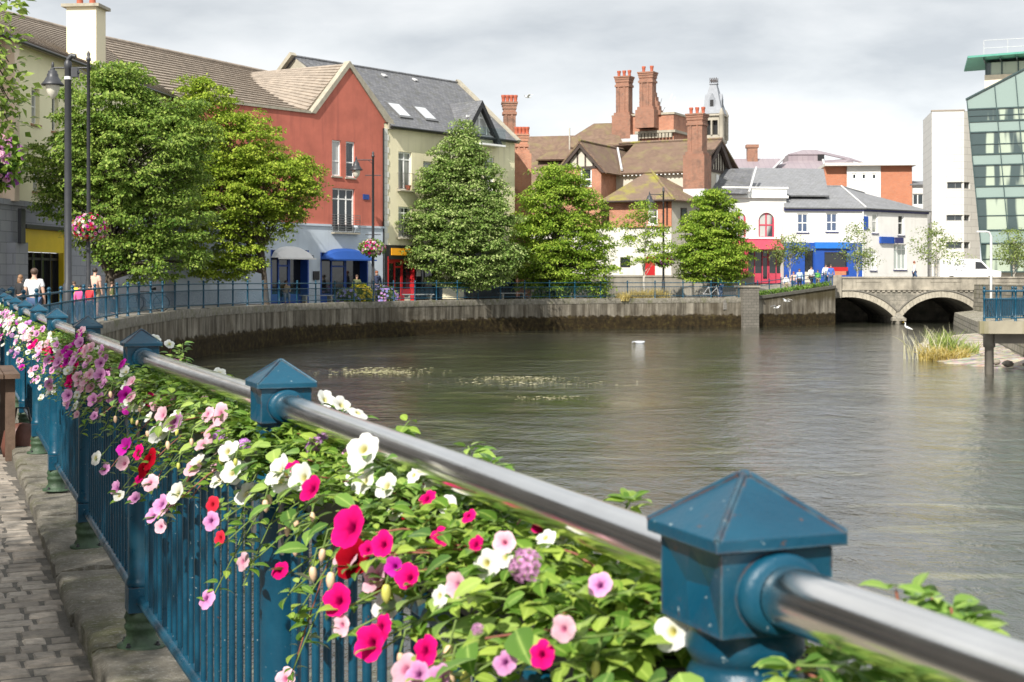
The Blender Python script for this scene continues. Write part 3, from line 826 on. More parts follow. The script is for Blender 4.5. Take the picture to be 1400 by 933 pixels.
# (u, v, pixels across, kind, offset from the rail towards the walk, verbena?)
SEEN = [(480,722,54,'hot pink',.15,0),(427,669,35,'hot pink',.14,0),(497,648,50,'white',.05,0),(463,822,42,'hot pink',.16,0),(508,880,46,'hot pink',.17,0),(520,858,36,'hot pink',.16,0),
 (580,890,42,'hot pink',.16,0),(553,915,48,'pale pink',.17,0),(600,930,40,'lilac pink',.16,0),(572,922,34,'lilac pink',.17,0),(715,770,54,'lilac pink',.12,1),(664,770,40,'white',.1,0),(690,762,30,'white',.08,0),(592,668,40,'white',.0,0),(610,690,30,'white',.02,0),
 (218,593,32,'white',.12,0),(243,583,22,'white',.10,0),(281,818,28,'lilac pink',.15,0),(288,712,25,'lilac pink',.15,0),(290,690,22,'coral red',.14,0),(221,690,27,'lilac pink',.16,0),(210,706,20,'lilac pink',.16,0),(243,675,30,'white',.15,0),(300,597,26,'violet',.08,1),(333,607,20,'violet',.08,1),
 (203,628,30,'dark red',.12,0),(196,640,26,'dark red',.13,0),(172,612,26,'magenta',.12,0),(188,618,22,'hot pink',.12,0),(170,634,20,'pale pink',.14,0),(130,626,20,'white',.16,0),(143,642,16,'lilac pink',.15,0),(205,660,24,'pale pink',.14,0),(190,655,20,'hot pink',.13,0),(185,682,18,'lilac pink',.15,0),(160,668,20,'lilac pink',.15,0),(163,678,16,'white',.15,0),
 (301,736,20,'coral red',.15,0),(331,768,24,'pale pink',.14,0),(382,780,24,'hot pink',.14,0),(428,608,32,'violet',.03,1),(482,620,26,'lilac pink',-.02,0),(440,598,24,'violet',.0,1),(455,640,30,'white',.0,0),
 (445,547,26,'white',-.14,0),(467,554,26,'white',-.15,0),(490,564,26,'white',-.16,0),(600,736,30,'hot pink',.08,0),(583,682,28,'hot pink',.04,0),(524,745,34,'hot pink',.14,0),(503,752,22,'hot pink',.14,0),(467,855,28,'pale pink',.16,0),(918,864,50,'white',.06,0),(1140,920,50,'white',-.08,0),
 (243,545,28,'lilac pink',.03,0),(206,548,20,'hot pink',.06,0),(270,552,18,'white',.02,0),(279,546,12,'pale pink',.02,0),(232,470,14,'white',-.14,0),(213,463,13,'white',-.14,0),(245,495,20,'magenta',-.12,0),(300,510,16,'white',-.13,0),(276,512,16,'white',-.13,0),(325,525,16,'white',-.14,0),(305,520,14,'magenta',-.13,0),
 (150,512,22,'magenta',.06,0),(163,522,18,'violet',.05,1),(122,496,20,'lilac pink',.1,0),(130,484,20,'white',.04,0),(160,530,20,'white',.05,0),(150,542,18,'lilac pink',.08,0),(93,541,16,'lilac pink',.16,0),(129,569,12,'lilac pink',.15,0),(105,567,10,'pale pink',.15,0),(65,480,14,'hot pink',.1,0),(70,492,10,'hot pink',.1,0),(650,660,24,'hot pink',-.02,0),(740,720,26,'hot pink',0,0),(770,735,24,'white',.0,0),(560,705,20,'dark red',.06,0),(640,705,20,'hot pink',.06,0),(652,860,20,'lilac pink',.14,1),(690,742,30,'pale pink',.1,0),(745,735,28,'white',.05,0),(650,745,26,'hot pink',.1,0),(560,790,34,'hot pink',.13,0),(540,775,26,'magenta',.13,0),(625,800,34,'pale pink',.13,0),(600,815,30,'white',.13,0),(820,800,34,'lilac pink',.08,0),(770,860,36,'pale pink',.12,0),(740,895,36,'hot pink',.13,0),(690,905,34,'lilac pink',.14,0),(400,640,24,'hot pink',.1,0),(540,700,24,'white',.06,0),(565,650,22,'white',.03,0)]
def bay_frame(i):
    p, q = PTS[i], PTS[i+1]; z = (zp(p[1])+zp(q[1]))/2+.1
    l = math.dist(p,q); t = Vector(((q[0]-p[0])/l,(q[1]-p[1])/l,0)); return Vector((p[0],p[1],z)), t, Vector((t.y,-t.x,0)), l
def locate(u, v, off):
    """the bay and point where a ray meets the upright sheet `off` metres to the walk side of the railing"""
    a, b = (u-U0)/FPX, (V0-v)/FPX
    for i in range(0, len(PTS)-1):
        O_, t, n, l = bay_frame(i); Q = O_-n*off
        den = t.x-a*t.y
        s = (a*Q.y-Q.x)/den
        if -.02 <= s <= l+.02:
            Y = Q.y+s*t.y
            if Y > .3: return i, s, Vector((Q.x+s*t.x, Y, H+b*Y)), Y
    return None
NPL = {0:4,1:5,2:5,3:5,4:4,5:4,6:3,7:3,8:3,9:3,10:2}
POSN = {5:['near end','near half','middle','far half','far end'],4:['near end','near half','far half','far end'],3:['near end','middle','far end'],2:['near half','far half']}
SPRIGS = [(1225,808),(1250,806),(1275,818),(1300,832),(1325,846),(862,684),(672,634),(742,690),(690,655),(250,470),(640,610),(560,575)]
plants = {}
for i, k in NPL.items():
    O_, t, n, l = bay_frame(i)
    for j in range(k): plants[(i,j)] = []
for u, v, px, kind, off, vb in SEEN:
    r = locate(u, v, off+(.045 if off > .1 else 0))
    if not r: continue
    i, s, p, Y = r
    if i not in NPL: continue
    l = bay_frame(i)[3]; j = min(NPL[i]-1, max(0,int(s/l*NPL[i])))
    plants[(i,j)].append((p, px/FPX*Y/2, kind, vb))
KINDS = list(PAL)
for i, k in NPL.items():
    O_, t, n, l = bay_frame(i)
    up = Vector((0,0,1))
    tr = thing('flower_trough', f'dark planter trough hung on the {ORD[i]} bay of the near railing', 'planter', O_+t*(l/2)+up*.9, 'troughs along the near railing')
    mb = MB()
    for sgn in (1,):
        a0, a1 = .12, l-.12
        def q(s,x,z): return O_+t*s+n*x+up*z
        x0, x1, za, zb = -.035, .17, .945, 1.03
        mb.hexa([q(a0,x0+.02,za),q(a1,x0+.02,za),q(a1,x1-.02,za),q(a0,x1-.02,za),q(a0,x0,zb),q(a1,x0,zb),q(a1,x1,zb),q(a0,x1,zb)])
    mb.build('trough_box', TROUGH, tr)
    MB().hexa([q(a0+.01,x0+.01,zb-.02),q(a1-.01,x0+.01,zb-.02),q(a1-.01,x1-.01,zb-.02),q(a0+.01,x1-.01,zb-.02),q(a0+.01,x0+.01,zb+.004),q(a1-.01,x0+.01,zb+.004),q(a1-.01,x1-.01,zb+.004),q(a0+.01,x1-.01,zb+.004)]).build('soil', JOINT, tr)
    for j in range(k):
        fl = plants[(i,j)]
        base = O_+t*(l*(j+.5)/k)+n*.07+up*1.034
        wdt = l/k
        # more blossoms wherever the plant has room
        extra = {0:1,1:5,2:8,3:12,4:12,5:13,6:13,7:12,8:12,9:10,10:10}[i]
        favs = [rnd.choice(KINDS[:5]+KINDS[7:]), rnd.choice(['white','lilac pink','pale pink'])]+(['lilac pink','white','pale pink'] if i > 2 else ['white'])
        for e in range(extra):
            hang = rnd.random() < (.3 if i > 2 else .12)
            s = l*(j+rnd.random())/k; side = rnd.choice((-1,-1,-1,1))
            if i < 2 and s < .3*l: continue
            s = min(l-.16,max(.16,s))
            x = side*rnd.uniform(.08,.17); z = rnd.uniform(.66,.95) if hang and side < 0 else rnd.uniform(.97,1.12)
            kd = rnd.choice(favs)
            if e%3 and i in (1,2,3) and fl: q_ = fl[-1]; s = (q_[0]-O_).dot(t)+rnd.uniform(-.07,.07); x = (q_[0]-O_).dot(n)+rnd.uniform(-.03,.03); z = q_[0].z-O_.z+rnd.uniform(-.06,.06); kd = q_[2] if rnd.random() < .6 else kd
            fl.append((O_+t*s+n*x+up*z, rnd.uniform(.019,.03), kd, kd == 'violet'))
        cols_ = []
        for f_ in sorted(fl, key=lambda f_: -f_[1]):
            if f_[2] not in cols_ and len(cols_) < 3: cols_.append(f_[2])
        lab = f"leafy flowering clump with {', '.join(cols_[:-1])} and {cols_[-1]} blooms, {POSN[k][j]} of {ORD[i]} trough" if len(cols_) > 1 else (f"leafy flowering clump with {cols_[0]} blooms, {POSN[k][j]} of {ORD[i]} trough" if cols_ else f"leafy green clump hardly in bloom, {POSN[k][j]} of {ORD[i]} trough")
        if len(lab.split()) > 16: lab = f"flowering clump with {' and '.join(cols_[:2])} blooms, {POSN[k][j]} of {ORD[i]} trough"
        plant = thing('flowering_plant', lab, 'plant', base, 'flowering plants along the near railing')
        # stems and leaves
        nst = {0:60,1:80,2:70,3:44,4:34,5:28,6:24,7:20,8:18,9:16,10:16}[i]
        lpl = 21 if i < 3 else 16
        C, D, N_, Ln = [], [], [], []; sm = MB()
        big = (i <= 1 and j >= 0)
        targets = []
        for e in range(nst):
            side = rnd.choice((-1,-1,1,1,-1)); s = l*(j+.5)/k+rnd.gauss(0,wdt*.38); s = min(l-.14,max(.14,s))
            x = side*abs(rnd.gauss(0,.10)) if side > 0 else -min(.10,abs(rnd.gauss(0,.06))); z = rnd.uniform(1.0,1.115)
            if side < 0 and rnd.random() < (.13 if i > 1 else (.20 if j < 2 else .08)): x = -rnd.uniform(.07,.14); z = rnd.uniform(.72,.95)
            if side > 0 and rnd.random() < .3: z = rnd.uniform(.8,1.0); x = rnd.uniform(.12,.22)
            targets.append(O_+t*s+n*max(-.2,min(.22,x))+up*z)
        for p, R, kd, vb in fl: targets.append(p-up*.012+n*.01)
        for u_, v_ in SPRIGS:
            r_ = locate(u_, v_, -.13)
            if r_ and r_[0] == i and min(k-1,int(r_[1]/l*k)) == j: targets += [r_[2], r_[2]-up*.03+t*.03, r_[2]-up*.05-t*.03]
        for T in targets:
            s0 = O_+t*min(l-.12,max(.12,((T-O_).dot(t)+l*(j+.5)/k)/2))+n*rnd.uniform(.0,.14)+up*1.03
            midp = (s0+T)/2+up*rnd.uniform(.01,.06)
            pts_ = [s0*(1-q)*(1-q)+midp*2*q*(1-q)+T*q*q for q in (0,.25,.5,.75,1)]
            if i < 5: sm.tube(pts_, 0.0016, 5, rnd.choice((0,0,0,0,1)), cap=False)
            m_ = lpl if T.z-O_.z > .95 else 14
            for e in range(m_):
                q = min(1,rnd.uniform(.15,1.1)**.8); c = s0*(1-q)*(1-q)+midp*2*q*(1-q)+T*q*q
                an = rnd.uniform(0,6.283); d = t*math.cos(an)*1.0+n*math.sin(an)+up*rnd.uniform(-.45,.5)
                C.append(c+d*.006); D.append(d); N_.append(up+n*rnd.uniform(-.9,.3)+t*rnd.uniform(-.5,.5)); 
                Ln.append(rnd.uniform(.02,.042)*(1.0 if i > 1 else rnd.choice((.8,1,1.2))))
        C, D, N_, Ln = np.array(C), np.array(D), np.array(N_), np.array(Ln)
        V, F = leaves_np(C, D, N_, Ln)
        fol = mesh_np('foliage', V, F, LEAFA if (i+j)%3 else LEAFB, plant, True, veins(len(V)))
        if i < 5: sm.build('stems', [STEM, REDSTEM], fol)
        if i <= 2:                                # broad fuchsia leaves and their hanging buds
            C, D, N_, Ln = [], [], [], []
            for e in range({0:16,1:30,2:10}[i]):
                s = l*(j+rnd.random())/k; x = rnd.choice((-1,-1,1))*rnd.uniform(.06,.17); z = rnd.uniform(.98,1.11)
                an = rnd.uniform(0,6.283); d = t*math.cos(an)-n*abs(math.sin(an))*(1 if x < 0 else -1)+up*rnd.uniform(-.8,.1)
                C.append(O_+t*s+n*x+up*z); D.append(d); N_.append(up*1.0-n*(.6 if x < 0 else -.3)+t*rnd.uniform(-.4,.4)); Ln.append(rnd.uniform(.036,.062))
            V, F = leaves_np(np.array(C), np.array(D), np.array(N_), np.array(Ln), 1.15)
            mesh_np('broad_leaves', V, F, LEAFB, plant, True, veins(len(V)))
            for e in range({0:3,1:5,2:2}[i]):
                s = l*(j+rnd.random())/k; x = -rnd.uniform(.1,.19); z = rnd.uniform(.95,1.07); b_ = O_+t*s+n*x+up*z
                mb = MB(); mb.tube([b_+up*.035+n*.03, b_+up*.03+n*.008, b_], .0016, 6, 1, cap=False); bud_mb(mb, b_, rnd.uniform(.018,.03), (rnd.uniform(-.2,.2),rnd.uniform(-.2,.2),-1), 0)
                mb.build('bud', [rnd.choice((BUD,BUD,YBUD)), STEM], plant)
        for p, R, kd, vb in fl[:70]:
            side = -1 if (p-O_).dot(n) < .03 else 1
            nd = -n*rnd.uniform(.5,1.1)*(-side if side > 0 else 1)-t*rnd.uniform(.2,.8)+up*rnd.uniform(.25,.75)
            if side > 0: nd = n*.2-t*.7+up*.8+Vector((rnd.uniform(-.4,.4),rnd.uniform(-.4,.4),0))
            vs, fs, cs = (verbena if vb else petunia)(p, nd, R*1.14, kd)
            mesh_np('flower', [tuple(v) for v in vs], fs, PETAL, plant, True, cs)
BALG, t = mk('clear balcony glass'); b = t.bsdf(); b.inputs['Base Color'].default_value = (.75,.85,.85,1); b.inputs['Transmission Weight'].default_value = 1; b.inputs['Roughness'].default_value = .02; b.inputs['IOR'].default_value = 1.1
# ------------------------------------------------------------------ red gabled house and the cream house beside it
R = Fr((-7.7,88), (.625,.781)); GZ = .2
def quad_roof(name, mats, parent, q, t=.12):
    return MB().slab(q, t).build(name, mats, parent)
def ropt(fr, s, d, z): return Vector(fr.P(s,d,z))
def facade(name, label, fr, s0, cat='building', group=None):
    return thing(name, label, cat, fr.P(s0,0,GZ), group)
def opening(fr, u0,u1,v0,v1): return (fr.s(u0), fr.s(u1), fr.z((u0+u1)/2, v1), fr.z((u0+u1)/2, v0))
def french_rail(fr, o, parent, d0=.05, dep=.28, n=11, h=1.0, horiz=False, mat=DARKSTEEL):
    a,b,c,e = o; a -= .15; b += .15; mb = MB()
    mb.fbox(fr,a,b,d0,d0+dep,c-.1,c-.02)
    b_ = mb.build('balcony', CONC, parent); mb = MB()
    for z in ([c+h*k/7 for k in range(8)] if horiz else [c+.05,c+h]):
        mb.fbox(fr,a,b,d0+dep-.03,d0+dep,z-.012,z+.012)
        for x in (a,b-.02): mb.fbox(fr,x,x+.02,d0,d0+dep-.03,z-.012,z+.012)
    for k in range(n if not horiz else 5):
        s = a+(b-a)*k/((n if not horiz else 5)-1); mb.fbox(fr,s-.01,s+.01,d0+dep-.045,d0+dep-.031,c,c+h)
    mb.build('balcony_rail', mat, b_)
sL = -15.6
peak_s = R.s(477); zpk = 14.05; zE = 11.02
g_l, g_r = R.s(426), R.s(531)
red = facade('terrace_house', 'terracotta red house with pointed gable and pale blue grey shop storey', R, sL)
zB = R.z(480,311)
ops = [opening(R,454,466,192,241), opening(R,473,485,194,243), opening(R,454.5,485,258,318)]
low_ops = [(R.s(369),R.s(421),GZ,R.z(395,342)), (R.s(437),R.s(502),GZ,R.z(470,346))]
mb = MB()
fwall(mb, R, sL, 0, zB+.12, zE-.04, 0, [o if o[2] > zB+.12 else (o[0],o[1],zB+.12,o[3]) for o in ops])
mb.fpoly(R, [(g_l,zE-.04),(g_r,zE-.04),(peak_s,zpk)], -.3, 0)
red_w = mb.build('wall', REDWALL, red)
mb = MB(); fwall(mb, R, sL, 0, GZ-.3, zB, .06, low_ops+[(ops[2][0],ops[2][1],ops[2][2],zB)], .3)
mb.fbox(R, -.02,.0,-6,.06,GZ,zB); mb.build('shop_wall', BLUEGREY, red)
mb = MB(); mb.fbox(R,sL,ops[2][0]-.2,.0,.13,zB,zB+.12); mb.fbox(R,ops[2][1]+.2,0,.0,.13,zB,zB+.12); mb.build('string_course', BLUEGREY, red)
for o in ops[:2]: window(R, o, red, WHITE, GLASSC, rows=1, rowpos=[.42], sill=CONC, fw=.09, depth=.1)
w_ = window(R, ops[2], red, WHITE, GLASS, cols=3, rowpos=[.76], fw=.09, depth=.14, name='french_window')
french_rail(R, ops[2], red, horiz=True)
# coping over the gable and along the wall head
mb = MB()
cw = .28
mb.fpoly(R, [(g_l-.1,zE-.02),(g_l+.25,zE-.02),(peak_s,zpk-.08),(peak_s,zpk+.28)], -.36, .1)
mb.fpoly(R, [(peak_s,zpk+.28),(peak_s,zpk-.08),(g_r-.25,zE-.02),(g_r+.35,zE-.02),(g_r+.35,zE+.14),(g_r+.2,zE+.2)], -.36, .1)
mb.fbox(R,g_r-.1,g_r+.42,-.2,.14,zE-.42,zE-.03)
mb.build('coping', CONC, red)
MB().fbox(R,sL,g_l-.12,-.36,.08,zE-.04,zE+.1).build('parapet_coping', CONC, red)
MB().tube([R.P(-.12,.08,GZ),R.P(-.12,.08,zE-.4)], .05, 8).build('downpipe', BLACK, red)
MB().fbox(R,*[R.s(496),R.s(504)],.003,.05,R.z(500,273),R.z(500,266)).build('alarm_box', plain('alarm blue',(.02,.06,.25),.5), red)
# roof behind: pantiles left of the gable, cross gable roof running back
E0, E1 = R.P(sL,-.3,zE), R.P(g_l+.15,-.3,zE)
RG1 = (-14.7,93.4,14.5); RG0 = (-22.5,78,14.5)
mb = MB(); steps_roof(mb, E0, (R.P(g_l-.25,-.3,zE)), RG0, RG1, 18, .10); mb.build('pantile_roof', [PANTILE,LAPSHADE], red)
mb = MB(); bk = R.P(peak_s-1.0,-9.5,zpk)
steps_roof(mb, R.P(g_l,-.35,zE+.02), R.P(g_l-1.5,-9.0,zpk-.5), R.P(peak_s,-.35,zpk), bk, 15, .09)
mb.build('cross_gable_roof', [PANTILE,LAPSHADE], red)
MB().tube([R.P(g_l,-.4,zE+.12), (-14.7,93.4,14.62)], .09, 6).build('valley_flashing', LEAD, red)
# recessed shop fronts of the blue grey storey
def shopfront(fr, o, parent, matf, arch=None, awn=None, depth=.3, panes=3, stall=.5, glassm=GLASSD, door=True):
    a,b,c,e = o; q = -depth
    mb = MB(); fw = .09
    mb.fbox(fr,a,a+fw,q,.075,c,e); mb.fbox(fr,b-fw,b,q,.075,c,e); mb.fbox(fr,a+fw,b-fw,q,q+.12,e-.35,e)
    f = mb.build('shopfront', matf, parent)
    x0, x1 = a+fw, b-fw
    for k in range(panes):
        p0, p1 = x0+(x1-x0)*k/panes, x0+(x1-x0)*(k+1)/panes
        if k == panes//2 and door:
            mb = MB(); mb.fbox(fr,p0+.03,p0+.12,q,q+.09,c,e-.36); mb.fbox(fr,p1-.12,p1-.03,q,q+.09,c,e-.36); mb.fbox(fr,p0+.12,p1-.12,q+.005,q+.08,c,c+.35); mb.fbox(fr,p0+.12,p1-.12,q+.005,q+.08,c+2.05,c+2.15)
            dd = mb.build('door', matf, parent); MB().fbox(fr,p0+.1,p1-.1,q+.02,q+.04,c+.3,e-.36).build('pane', glassm, dd)
        else:
            mb = MB(); mb.fbox(fr,p0+.03,p1-.03,q+.01,q+.1,c,c+stall); mb.fbox(fr,p0,p0+.06,q+.012,q+.08,c+stall,e-.35); mb.fbox(fr,p0+.06,p1-.001,q+.015,q+.07,e-.42,e-.35)
            dd = mb.build('shop_window', matf, parent); MB().fbox(fr,p0+.05,p1-.01,q+.02,q+.035,c+stall,e-.4).build('pane', glassm, dd)
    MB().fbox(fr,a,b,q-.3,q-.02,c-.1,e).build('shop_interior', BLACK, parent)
    return f
for o, m_ in ((low_ops[0], SHOPBLUE), (low_ops[1], SHOPBLUE)): shopfront(R, o, red, m_, depth=.55)
def arched_awning(fr, a, b, zb, zt, proj, parent, m, drop=.25):
    mb = MB(); n = 14; w = (b-a)/2; c = (a+b)/2; pts = []
    rings = []
    for k in range(n+1):
        x = a+(b-a)*k/n; q = (x-c)/w; h = zb+(zt-zb)*math.sqrt(max(0,1-q*q))*.55+(zt-zb)*.45*(1-abs(q)**4)
        rings.append((x, h))
    for k in range(n):
        (xa,ha),(xb,hb) = rings[k],rings[k+1]
        mb.add([fr.P(xa,.08,ha),fr.P(xb,.08,hb),fr.P(xb,proj*.6,zb+(hb-zb)*.75),fr.P(xa,proj*.6,zb+(ha-zb)*.75)],[(3,2,1,0)],0,True)
        mb.add([fr.P(xa,proj*.6,zb+(ha-zb)*.75),fr.P(xb,proj*.6,zb+(hb-zb)*.75),fr.P(xb,proj,zb),fr.P(xa,proj,zb)],[(3,2,1,0)],0,True)
        mb.add([fr.P(xa,proj,zb),fr.P(xb,proj,zb),fr.P(xb,proj,zb-drop),fr.P(xa,proj,zb-drop)],[(3,2,1,0)])
    mb.build('awning', m, parent)
arched_awning(R, low_ops[0][0], low_ops[0][1], R.z(395,353), R.z(395,337), .7, red, AWNWHITE, .08)
arched_awning(R, low_ops[1][0], low_ops[1][1], R.z(470,355), R.z(470,340), .8, red, AWNBLUE, .08)
MB().fbox(R,R.s(426.5),R.s(434.5),.08,.16,R.z(430,383),R.z(430,371)).build('menu_board', BLACK, red)
MB().tube([R.P(R.s(423),.06,R.z(423,350)),R.P(R.s(423),.35,R.z(423,350)),R.P(R.s(423),.35,R.z(423,353))],.02,6).build('wall_lamp', BLACK, red)

# cream house
cs1 = R.s(704)
cream = facade('town_house', 'cream rendered house with slate roof, skylights and glazed pointed dormer', R, 0)
dz = opening(R,545,563,208,260); dz2 = opening(R,545,563,283,325); dz3 = opening(R,579,592,221,255); dz4 = opening(R,590,603,290,325); dz5 = opening(R,662,676,215,262)
zS = R.z(560,336)
mb = MB(); fwall(mb, R, .0, cs1, zS, zE-.1, -.02, [dz,dz2,dz3,dz4,dz5])
P = R.P
mb.add([P(cs1,-.02,GZ),P(cs1,-10,GZ),P(cs1,-10,zE),P(cs1,-.02,zE)],[(0,1,2,3)])
mb.add([P(cs1,-.02,zE),P(cs1,-10,zE),P(cs1,-5,15.1)],[(0,1,2)])
mb.build('wall', CREAMWALL, cream)
for o in (dz,dz2):
    window(R, o, cream, WHITE, GLASSC, d=-.02, cols=2, rowpos=[.8], fw=.1, depth=.12, name='french_window'); french_rail(R, o, cream, .0, .3)
for o in (dz3,dz4,dz5): window(R, o, cream, WHITE, GLASSC, d=-.02, cols=1, rowpos=[.5], fw=.09, depth=.12, sill=CONC)
pot = MB().lathe([(.13,0),(.18,.28),(.2,.3)], R.P((dz[0]+dz[1])/2+.1,.16,dz[2]-.02), 12).build('flower_pot', POT, cream)
mb = MB()
z = zS; k = 0
while z < zE-.5:
    wq = .42 if k%2 else .3; mb.fbox(R,.0,wq,-.02,.02,z+.01,z+.36); z += .37; k += 1
mb.build('quoins', plain('pale quoin stone',(.66,.65,.6),.8,.1,3), cream)
dback, zr = -5.0, 15.12
s1r = R.s(650, -5.0)
e0, e1, r1, r0 = P(g_r+.05,.28,zE-.2), P(cs1-.15,.28,zE-.2), P(cs1-.15,dback,zr), P(peak_s+.25,dback,zr)
quad_roof('roof', SLATE, cream, [e0,e1,r1,r0], .14)
quad_roof('rear_roof', SLATE, cream, [P(cs1-.15,-10.2,zE),P(peak_s+.25,-10.2,zE),r0,r1], .14)
mb = MB(); mb.slab([P(peak_s+.35,-.4,zE),P(peak_s+.35,-5,zr-.05),P(peak_s+.35,-10.2,zE)],.3); mb.build('end_gable', CONC, cream)
mb = MB(); mb.slab([P(peak_s+.4,-10.2,zE+.05),P(peak_s-.05,-10.2,zE+.05),P(peak_s-.05,-5,zr+.22),P(peak_s+.4,-5,zr+.22)],.25); mb.build('gable_coping', CONC, cream)
MB().tube([r0,r1],.1,6).build('ridge_tiles', SLATE, cream)
MB().tube([P(.35,.34,zE-.28),P(cs1-.2,.34,zE-.28)],.07,8).build('gutter', BLACK, cream)
MB().fbox(R,.4,cs1-.15,-.02,.26,zE-.36,zE-.24).build('soffit', BLACK, cream)
mb = MB(); mb.slab([P(cs1-.2,.4,zE-.18),P(cs1+.18,.4,zE-.18),P(cs1+.18,dback,zr+.22),P(cs1-.2,dback,zr+.22)],.3); mb.slab([P(cs1+.18,-10.3,zE-.1),P(cs1-.2,-10.3,zE-.1),P(cs1-.2,dback,zr+.22),P(cs1+.18,dback,zr+.22)],.3)
mb.build('gable_coping', CONC, cream)
def onroof(fr, s, k, lift=0): # k: 0 at the eave, 1 at the ridge
    d = .28+(dback-.28)*k; zz = zE-.2+(zr-zE+.2)*k
    n = Vector((0,0,1))*abs(dback-.28)+Vector((fr.N[0],fr.N[1],0))*(zr-zE+.2); n.normalize()
    return Vector(fr.P(s,d,zz))+n*lift
def roof_uv(u, v):                                 # point of the front slope behind a pixel
    best = None
    for i in range(0,1000):
        k = i/1000; d = .28+(dback-.28)*k; zz = zE-.2+(zr-zE+.2)*k
        s = R.s(u, d); e = abs(R.z(u,v,d)-zz)
        if best is None or e < best[0]: best = (e, s, k)
    return best[1], best[2]
for (ua,va,ub,vb) in ((533,141,558,163),(568,146,594,167)):
    sa, ka = roof_uv(ua,va); sb, kb = roof_uv(ub,vb)
    s0 = roof_uv(ua+3,(va+vb)/2)[0]; s1_ = roof_uv(ub-6,(va+vb)/2)[0]; s0 = (sa+sb)/2-.62; s1_ = (sa+sb)/2+.55
    f = MB().slab([onroof(R,s0,kb,.1),onroof(R,s1_,kb,.1),onroof(R,s1_,ka,.1),onroof(R,s0,ka,.1)],.12).build('skylight', DARKSTEEL, cream)
    MB().slab([onroof(R,s0+.1,kb+.03,.112),onroof(R,s1_-.1,kb+.03,.112),onroof(R,s1_-.1,ka-.03,.112),onroof(R,s0+.1,ka-.03,.112)],.02).build('pane', glass('skylight glass',(.5,.52,.54),.12), f)
for (u_,v_) in ((527,106),(569,112)):
    s_, k_ = roof_uv(u_,v_); MB().slab([onroof(R,s_-.15,k_,.12),onroof(R,s_+.15,k_,.12),onroof(R,s_+.15,k_+.05,.06),onroof(R,s_-.15,k_+.05,.06)],.08).build('roof_vent', LEAD, cream)
# the dormer
sd, = (R.s(655,.1),); za = R.z(655,139,.1); zb_ = zE-.3; hw = 1.75
base_l, base_r = (sd-hw, zE-.55), (sd+hw, zE-.55)
MB().fpoly(R,[(sd-hw+.1,zb_),(sd+hw-.1,zb_),(sd,za-.25)],-.1,.05).build('dormer_glazing', GLASSC, cream)
mb = MB()
for sg in (-1,1):
    mb.fpoly(R,[(sd+sg*(hw+.25),zb_-.35),(sd+sg*(hw-.1),zb_-.35),(sd,za-.42),(sd,za+.02)],.06,.42)
mb.build('bargeboard', BLACK, cream)
mb = MB()
mb.fbox(R,sd-hw+.5,sd+hw-.5,.055,.11,zb_+1.25,zb_+1.37); mb.fbox(R,sd-.06,sd+.06,.056,.10,zb_,za-.4)
for sg in (-1,1):
    mb.fbox(R,sd+sg*.75-.05,sd+sg*.75+.05,.057,.10,zb_,zb_+1.25); mb.fpoly(R,[(sd+sg*(hw-.12),zb_),(sd+sg*(hw-.3),zb_),(sd,za-.62),(sd,za-.44)],.058,.12)
mb.build('dormer_frame', WHITE, cream)
kt = (za-(zE-.2))/(zr-zE+.2); dt = .28+(dback-.28)*kt
for sg in (-1,1):
    q = [P(sd+sg*(hw+.28),.4,zb_-.3),P(sd,.4,za+.06),P(sd,dt,za+.06),P(sd+sg*(hw+.2),.1,zE-.1)]
    quad_roof('dormer_roof', SLATE, cream, q if sg < 0 else q[::-1], .07)
mb = MB(); mb.fbox(R,sd-.6,sd+hw+.2,.05,.75,zb_-.5,zb_-.38); mb.build('dormer_balcony', WHITE, cream)
MB().fbox(R,sd-.6,sd+hw+.2,.71,.735,zb_-.36,zb_+.65).build('balcony_glass', BALG, cream)
# dark shop at the foot of the cream house
sh = (R.s(530),R.s(700),GZ,zS)
mb = MB(); mb.fbox(R,.0,sh[0],-.1,.06,GZ-.3,zS); mb.fbox(R,sh[0],cs1,-.35,.1,zS-.85,zS); mb.fbox(R,R.s(601),R.s(604),-.35,.05,GZ,zS-.85); mb.fbox(R,R.s(640),cs1,-.35,.0,GZ,zS-.85)
mb.build('dark_shopfront', plain('charcoal shopfront',(.016,.016,.018),.4,.2,3), cream)
MB().fbox(R,R.s(533),R.s(573),.105,.16,R.z(553,349.5),R.z(553,340)).build('fascia_sign', ORANGE, cream)
shopfront(R,(R.s(529),R.s(566),GZ,R.z(547,351)),cream,SHOPRED,depth=.3,panes=3,stall=.75)
shopfront(R,(R.s(566.3),R.s(600.5),GZ,R.z(580,351)),cream,BLACK,depth=.28,panes=2,stall=.75,door=False)
MB().fbox(R,R.s(572),R.s(578),-.2,-.17,R.z(575,378),R.z(575,368)).build('menu_case', WHITE, cream)

# ------------------------------------------------------------------ pale yellow corner building
Y_ = Fr((-19.5,57),(.107,.994))
yel = facade('corner_building', 'pale yellow building with tall square chimney and grey stone ground floor', Y_, 0)
zst = Y_.z(20,276)
o1, o2 = opening(Y_,43,54,121,170), opening(Y_,71,80,131,180); o3 = opening(Y_,45,56,214,262); o4 = opening(Y_,72,81,218,262)
mb = MB(); fwall(mb,Y_,-.0,22.2,zst,10.9,0,[o1,o2,o3,o4],.25); mb.build('wall', YELLOWWALL, yel)
for o in (o1,o2,o3,o4): window(Y_,o,yel,WHITE,GLASSC,depth=.2,rowpos=[.5],fw=.07,sill=plain('clay sill',(.42,.24,.15),.8))
mb = MB(); mb.fbox(Y_,-.42,.0,-1,.32,zst,10.85); mb.fbox(Y_,-9,-.42,-1.4,-.15,zst,10.85); mb.build('end_wall', PINKWALL, yel)
ysh = (Y_.s(31),Y_.s(88),GZ,Y_.z(60,317))
